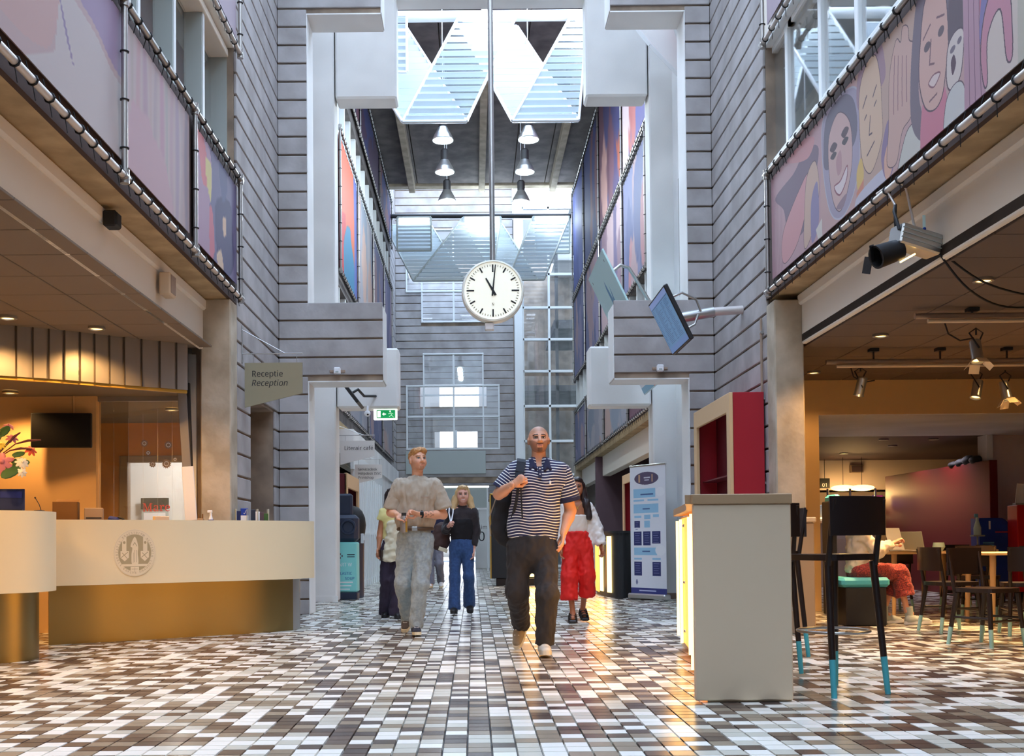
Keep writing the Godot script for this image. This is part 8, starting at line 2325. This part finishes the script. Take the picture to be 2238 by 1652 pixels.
func red_woman():
	var t := thing("person", "dark haired woman in wide red trousers and white jacket behind the striped man", "person", Vector3(1.16, 0, -12.3))
	var J := {"SL": V(-0.12, 1.3, 0), "SR": V(0.13, 1.3, 0), "EL": V(-0.17, 1.06, -0.02), "WL": V(-0.18, 0.83, 0.05), "ER": V(0.215, 1.07, -0.02), "WR": V(0.262, 0.84, 0.04), "chest": V(0.005, 1.2, 0), "neck": V(0.0, 1.35, -0.02), "chin": V(0.0, 1.39, 0.02),
		"HL": V(-0.08, 0.88, 0), "HR": V(0.075, 0.88, 0), "KL": V(-0.1, 0.5, 0.08), "KR": V(0.1, 0.52, 0.04), "AL": V(-0.066, 0.1, 0.1), "AR": V(0.07, 0.12, -0.18)}
	var sk := rgb(176, 112, 78)
	var ho := V(0.0, 1.395, 0.02)
	var hb := head_basis(-0.1, 0.05)
	woman(t, J, sk, ho, hb, 0.93, {"skin": sk, "brow": rgb(36, 24, 22), "lip": rgb(166, 78, 74)}, "iris_dark", 0.0052, 0.4, 0.55)
	long_hair(t, ho, hb, 0.93, "hair_dark", [[V(0.07, 1.46, -0.02), V(0.1, 1.3, 0.05)], [V(0.1, 1.32, 0.04), V(0.13, 1.17, 0.07)], [V(0.0, 1.47, -0.06), V(0.03, 1.2, -0.1)], [V(-0.06, 1.46, -0.03), V(-0.07, 1.36, -0.04)]])
	cloth("white_cloth", rgb(236, 228, 218)); cloth("jacket_white", rgb(238, 232, 226))
	M("red_cloth", rgb(222, 26, 18), 0.7)
	var f := Sdf.new()
	f.cap(V(0, 0.99, 0), V(0.0, 1.2, 0.012), 0.122, 0.136, 0.04, Vector3.BACK, 0.76, 3)
	var g := G.new(); f.mesh(g, 0.011, null, null, 0.006, 14.0); ob("top", g, "white_cloth", t)
	f = Sdf.new()
	f.cap(V(0.13, 1.29, -0.01), J.ER, 0.06, 0.065, 0.03); f.cap(J.ER, V(0.27, 0.86, 0.035), 0.065, 0.06, 0.03, Vector3.ZERO, 1, 2)
	f.cap(V(-0.12, 1.29, -0.01), J.EL, 0.06, 0.062, 0.03); f.cap(J.EL, V(-0.18, 0.86, 0.04), 0.062, 0.055, 0.03, Vector3.ZERO, 1, 2)
	f.cap(V(0.11, 1.26, -0.04), V(0.14, 0.88, -0.03), 0.055, 0.06, 0.04, Vector3.BACK, 1.3); f.cap(V(-0.1, 1.26, -0.04), V(-0.13, 0.9, -0.03), 0.055, 0.055, 0.04, Vector3.BACK, 1.3)
	f.cap(V(0.0, 1.22, -0.09), V(0.0, 0.9, -0.1), 0.12, 0.13, 0.05, Vector3.BACK, 0.3)
	g = G.new(); f.mesh(g, 0.012, null, null, 0.014, 14.0); ob("jacket", g, "jacket_white", t)
	trousers(t, "wide_trousers", J, "red_cloth", [0.148, 0.092, 0.088, 0.096], V(-0.105, 0.25, 0.1), V(0.105, 0.29, -0.02), 0.013, 0.014, 0.13)
	for q in [[V(-0.066, 0.02, 0.04), V(-0.08, 0.015, 0.27)], [V(0.07, 0.06, -0.24), V(0.085, 0.02, -0.03)]]:
		var fd: Vector3 = (q[1] - q[0]).normalized()
		var rt := fd.cross(Vector3.UP).normalized()
		var up := rt.cross(fd)
		f = Sdf.new()
		f.cap(q[0] + fd * 0.03 + up * 0.05, q[1] - fd * 0.05 + up * 0.04, 0.028, 0.024, 0.02); f.cap(q[0] + fd * 0.04 + up * 0.05, q[0] + fd * 0.04 + up * 0.12, 0.03, 0.03, 0.02)
		g = G.new(); f.mesh(g, 0.009)
		M("sandal_skin", sk, 0.5)
		var ft := ob("foot", g, "sandal_skin", t)
		g = G.new(); g.box(q[0].lerp(q[1], 0.5) + up * 0.005, V(0.08, 0.035, 0.24), Basis(rt * -1.0, up, fd) if false else basis_of(fd, up), 0.01); ob("sandal_sole", g, "black", ft)
		for k in 4:
			var c: Vector3 = q[0] + fd * (0.05 + 0.045 * k) + up * (0.085 - 0.012 * k)
			g = G.new(); g.tube([c - rt * 0.045 - up * 0.06, c - rt * 0.034, c, c + rt * 0.034, c + rt * 0.045 - up * 0.06], 0.009, 6); ob("sandal_strap", g, "black", ft)
	g = G.new(); g.tube([V(-0.05, 1.33, 0.05), V(0.0, 1.27, 0.095), V(0.05, 1.33, 0.05)], 0.003, 5); g.ball(V(0, 1.262, 0.1), Vector3.ONE * 0.008)
	ob("necklace", g, "gold", t)

func seated_woman():
	var t := thing("person", "seated woman in a cream jacket and red patterned trousers behind the bar stool", "person", Vector3(4.05, 0, -11.6))
	var J := {"SL": V(-0.02, 0.99, 0.16), "SR": V(0.02, 0.99, -0.16), "EL": V(0.14, 0.76, 0.2), "WL": V(0.34, 0.86, 0.14), "ER": V(0.18, 0.78, -0.2), "WR": V(0.38, 0.84, -0.1), "chest": V(0.02, 0.86, 0), "neck": V(0.0, 1.07, 0), "chin": V(0.06, 1.12, 0),
		"HL": V(0.03, 0.57, 0.08), "HR": V(0.03, 0.57, -0.08), "KL": V(0.43, 0.54, 0.04), "KR": V(0.44, 0.5, -0.08), "AL": V(0.49, 0.14, 0.06), "AR": V(0.3, 0.12, -0.1)}
	var sk := rgb(216, 160, 132)
	var ho := V(0.06, 1.12, 0.0)
	var hb := head_basis(PI / 2, -0.2)
	woman(t, J, sk, ho, hb, 0.95, {"skin": sk, "brow": rgb(70, 50, 40), "lip": rgb(180, 100, 96)}, "iris_dark", 0.007, 0.8, 0.8, V(0.2, -0.9, 0), V(-0.2, -0.9, 0))
	long_hair(t, ho, hb, 0.95, "hair_dark", [[V(-0.04, 1.2, 0.05), V(-0.06, 1.05, 0.05)], [V(-0.04, 1.2, -0.05), V(-0.06, 1.05, -0.05)]])
	var f := Sdf.new()
	f.cap(V(0.0, 0.54, 0), V(0.01, 0.85, 0), 0.17, 0.16, 0.05, Vector3.RIGHT, 0.7, 1); f.cap(V(0, 0.95, 0.11), V(0, 0.95, -0.11), 0.075, 0.075, 0.07)
	for q in [[J.SL, J.EL, V(0.3, 0.85, 0.15)], [J.SR, J.ER, V(0.34, 0.83, -0.12)]]:
		f.cap(q[0], q[1], 0.065, 0.06, 0.04); f.cap(q[1], q[2], 0.06, 0.05, 0.03, Vector3.ZERO, 1, 2)
	var g := G.new(); f.mesh(g, 0.014, null, null, 0.018, 12.0)
	cloth("cream_jacket", rgb(226, 206, 178)); ob("jacket", g, "cream_jacket", t)
	var pat := cloth("red_pattern", Color.WHITE)
	grain(pat, noise_tex(0.05, 71, rgb(70, 36, 40), rgb(196, 84, 62), 3, rgb(140, 40, 44)), 2.0)
	pat.uv1_world_triplanar = false
	f = Sdf.new()
	f.cap(V(0.02, 0.56, 0.07), V(0.02, 0.56, -0.07), 0.12, 0.12, 0.04)
	for q in [[J.HL, J.KL, V(0.47, 0.3, 0.06)], [J.HR, J.KR, V(0.37, 0.3, -0.1)]]:
		f.cap(q[0], q[1], 0.095, 0.085, 0.04); f.cap(q[1], q[2], 0.088, 0.1, 0.04, Vector3.ZERO, 1, 2)
	g = G.new(); f.mesh(g, 0.013, null, null, 0.014, 12.0); ob("trousers", g, pat, t)
	for q in [[V(0.46, 0.002, 0.06), V(0.74, 0.01, 0.08)], [V(0.26, 0.002, -0.1), V(0.52, 0.01, -0.12)]]:
		var s = shoe(t, q[0], q[1], "frame_grey", "paper", 0.0, "paper")
		g = G.new(); g.tube([q[0] + V(0.055, 0.08, 0), q[0] + V(0.045, 0.18, 0)], [0.042, 0.044], 14); ob("sock", g, "frame_grey", s)

func _ready():
	build_scene()
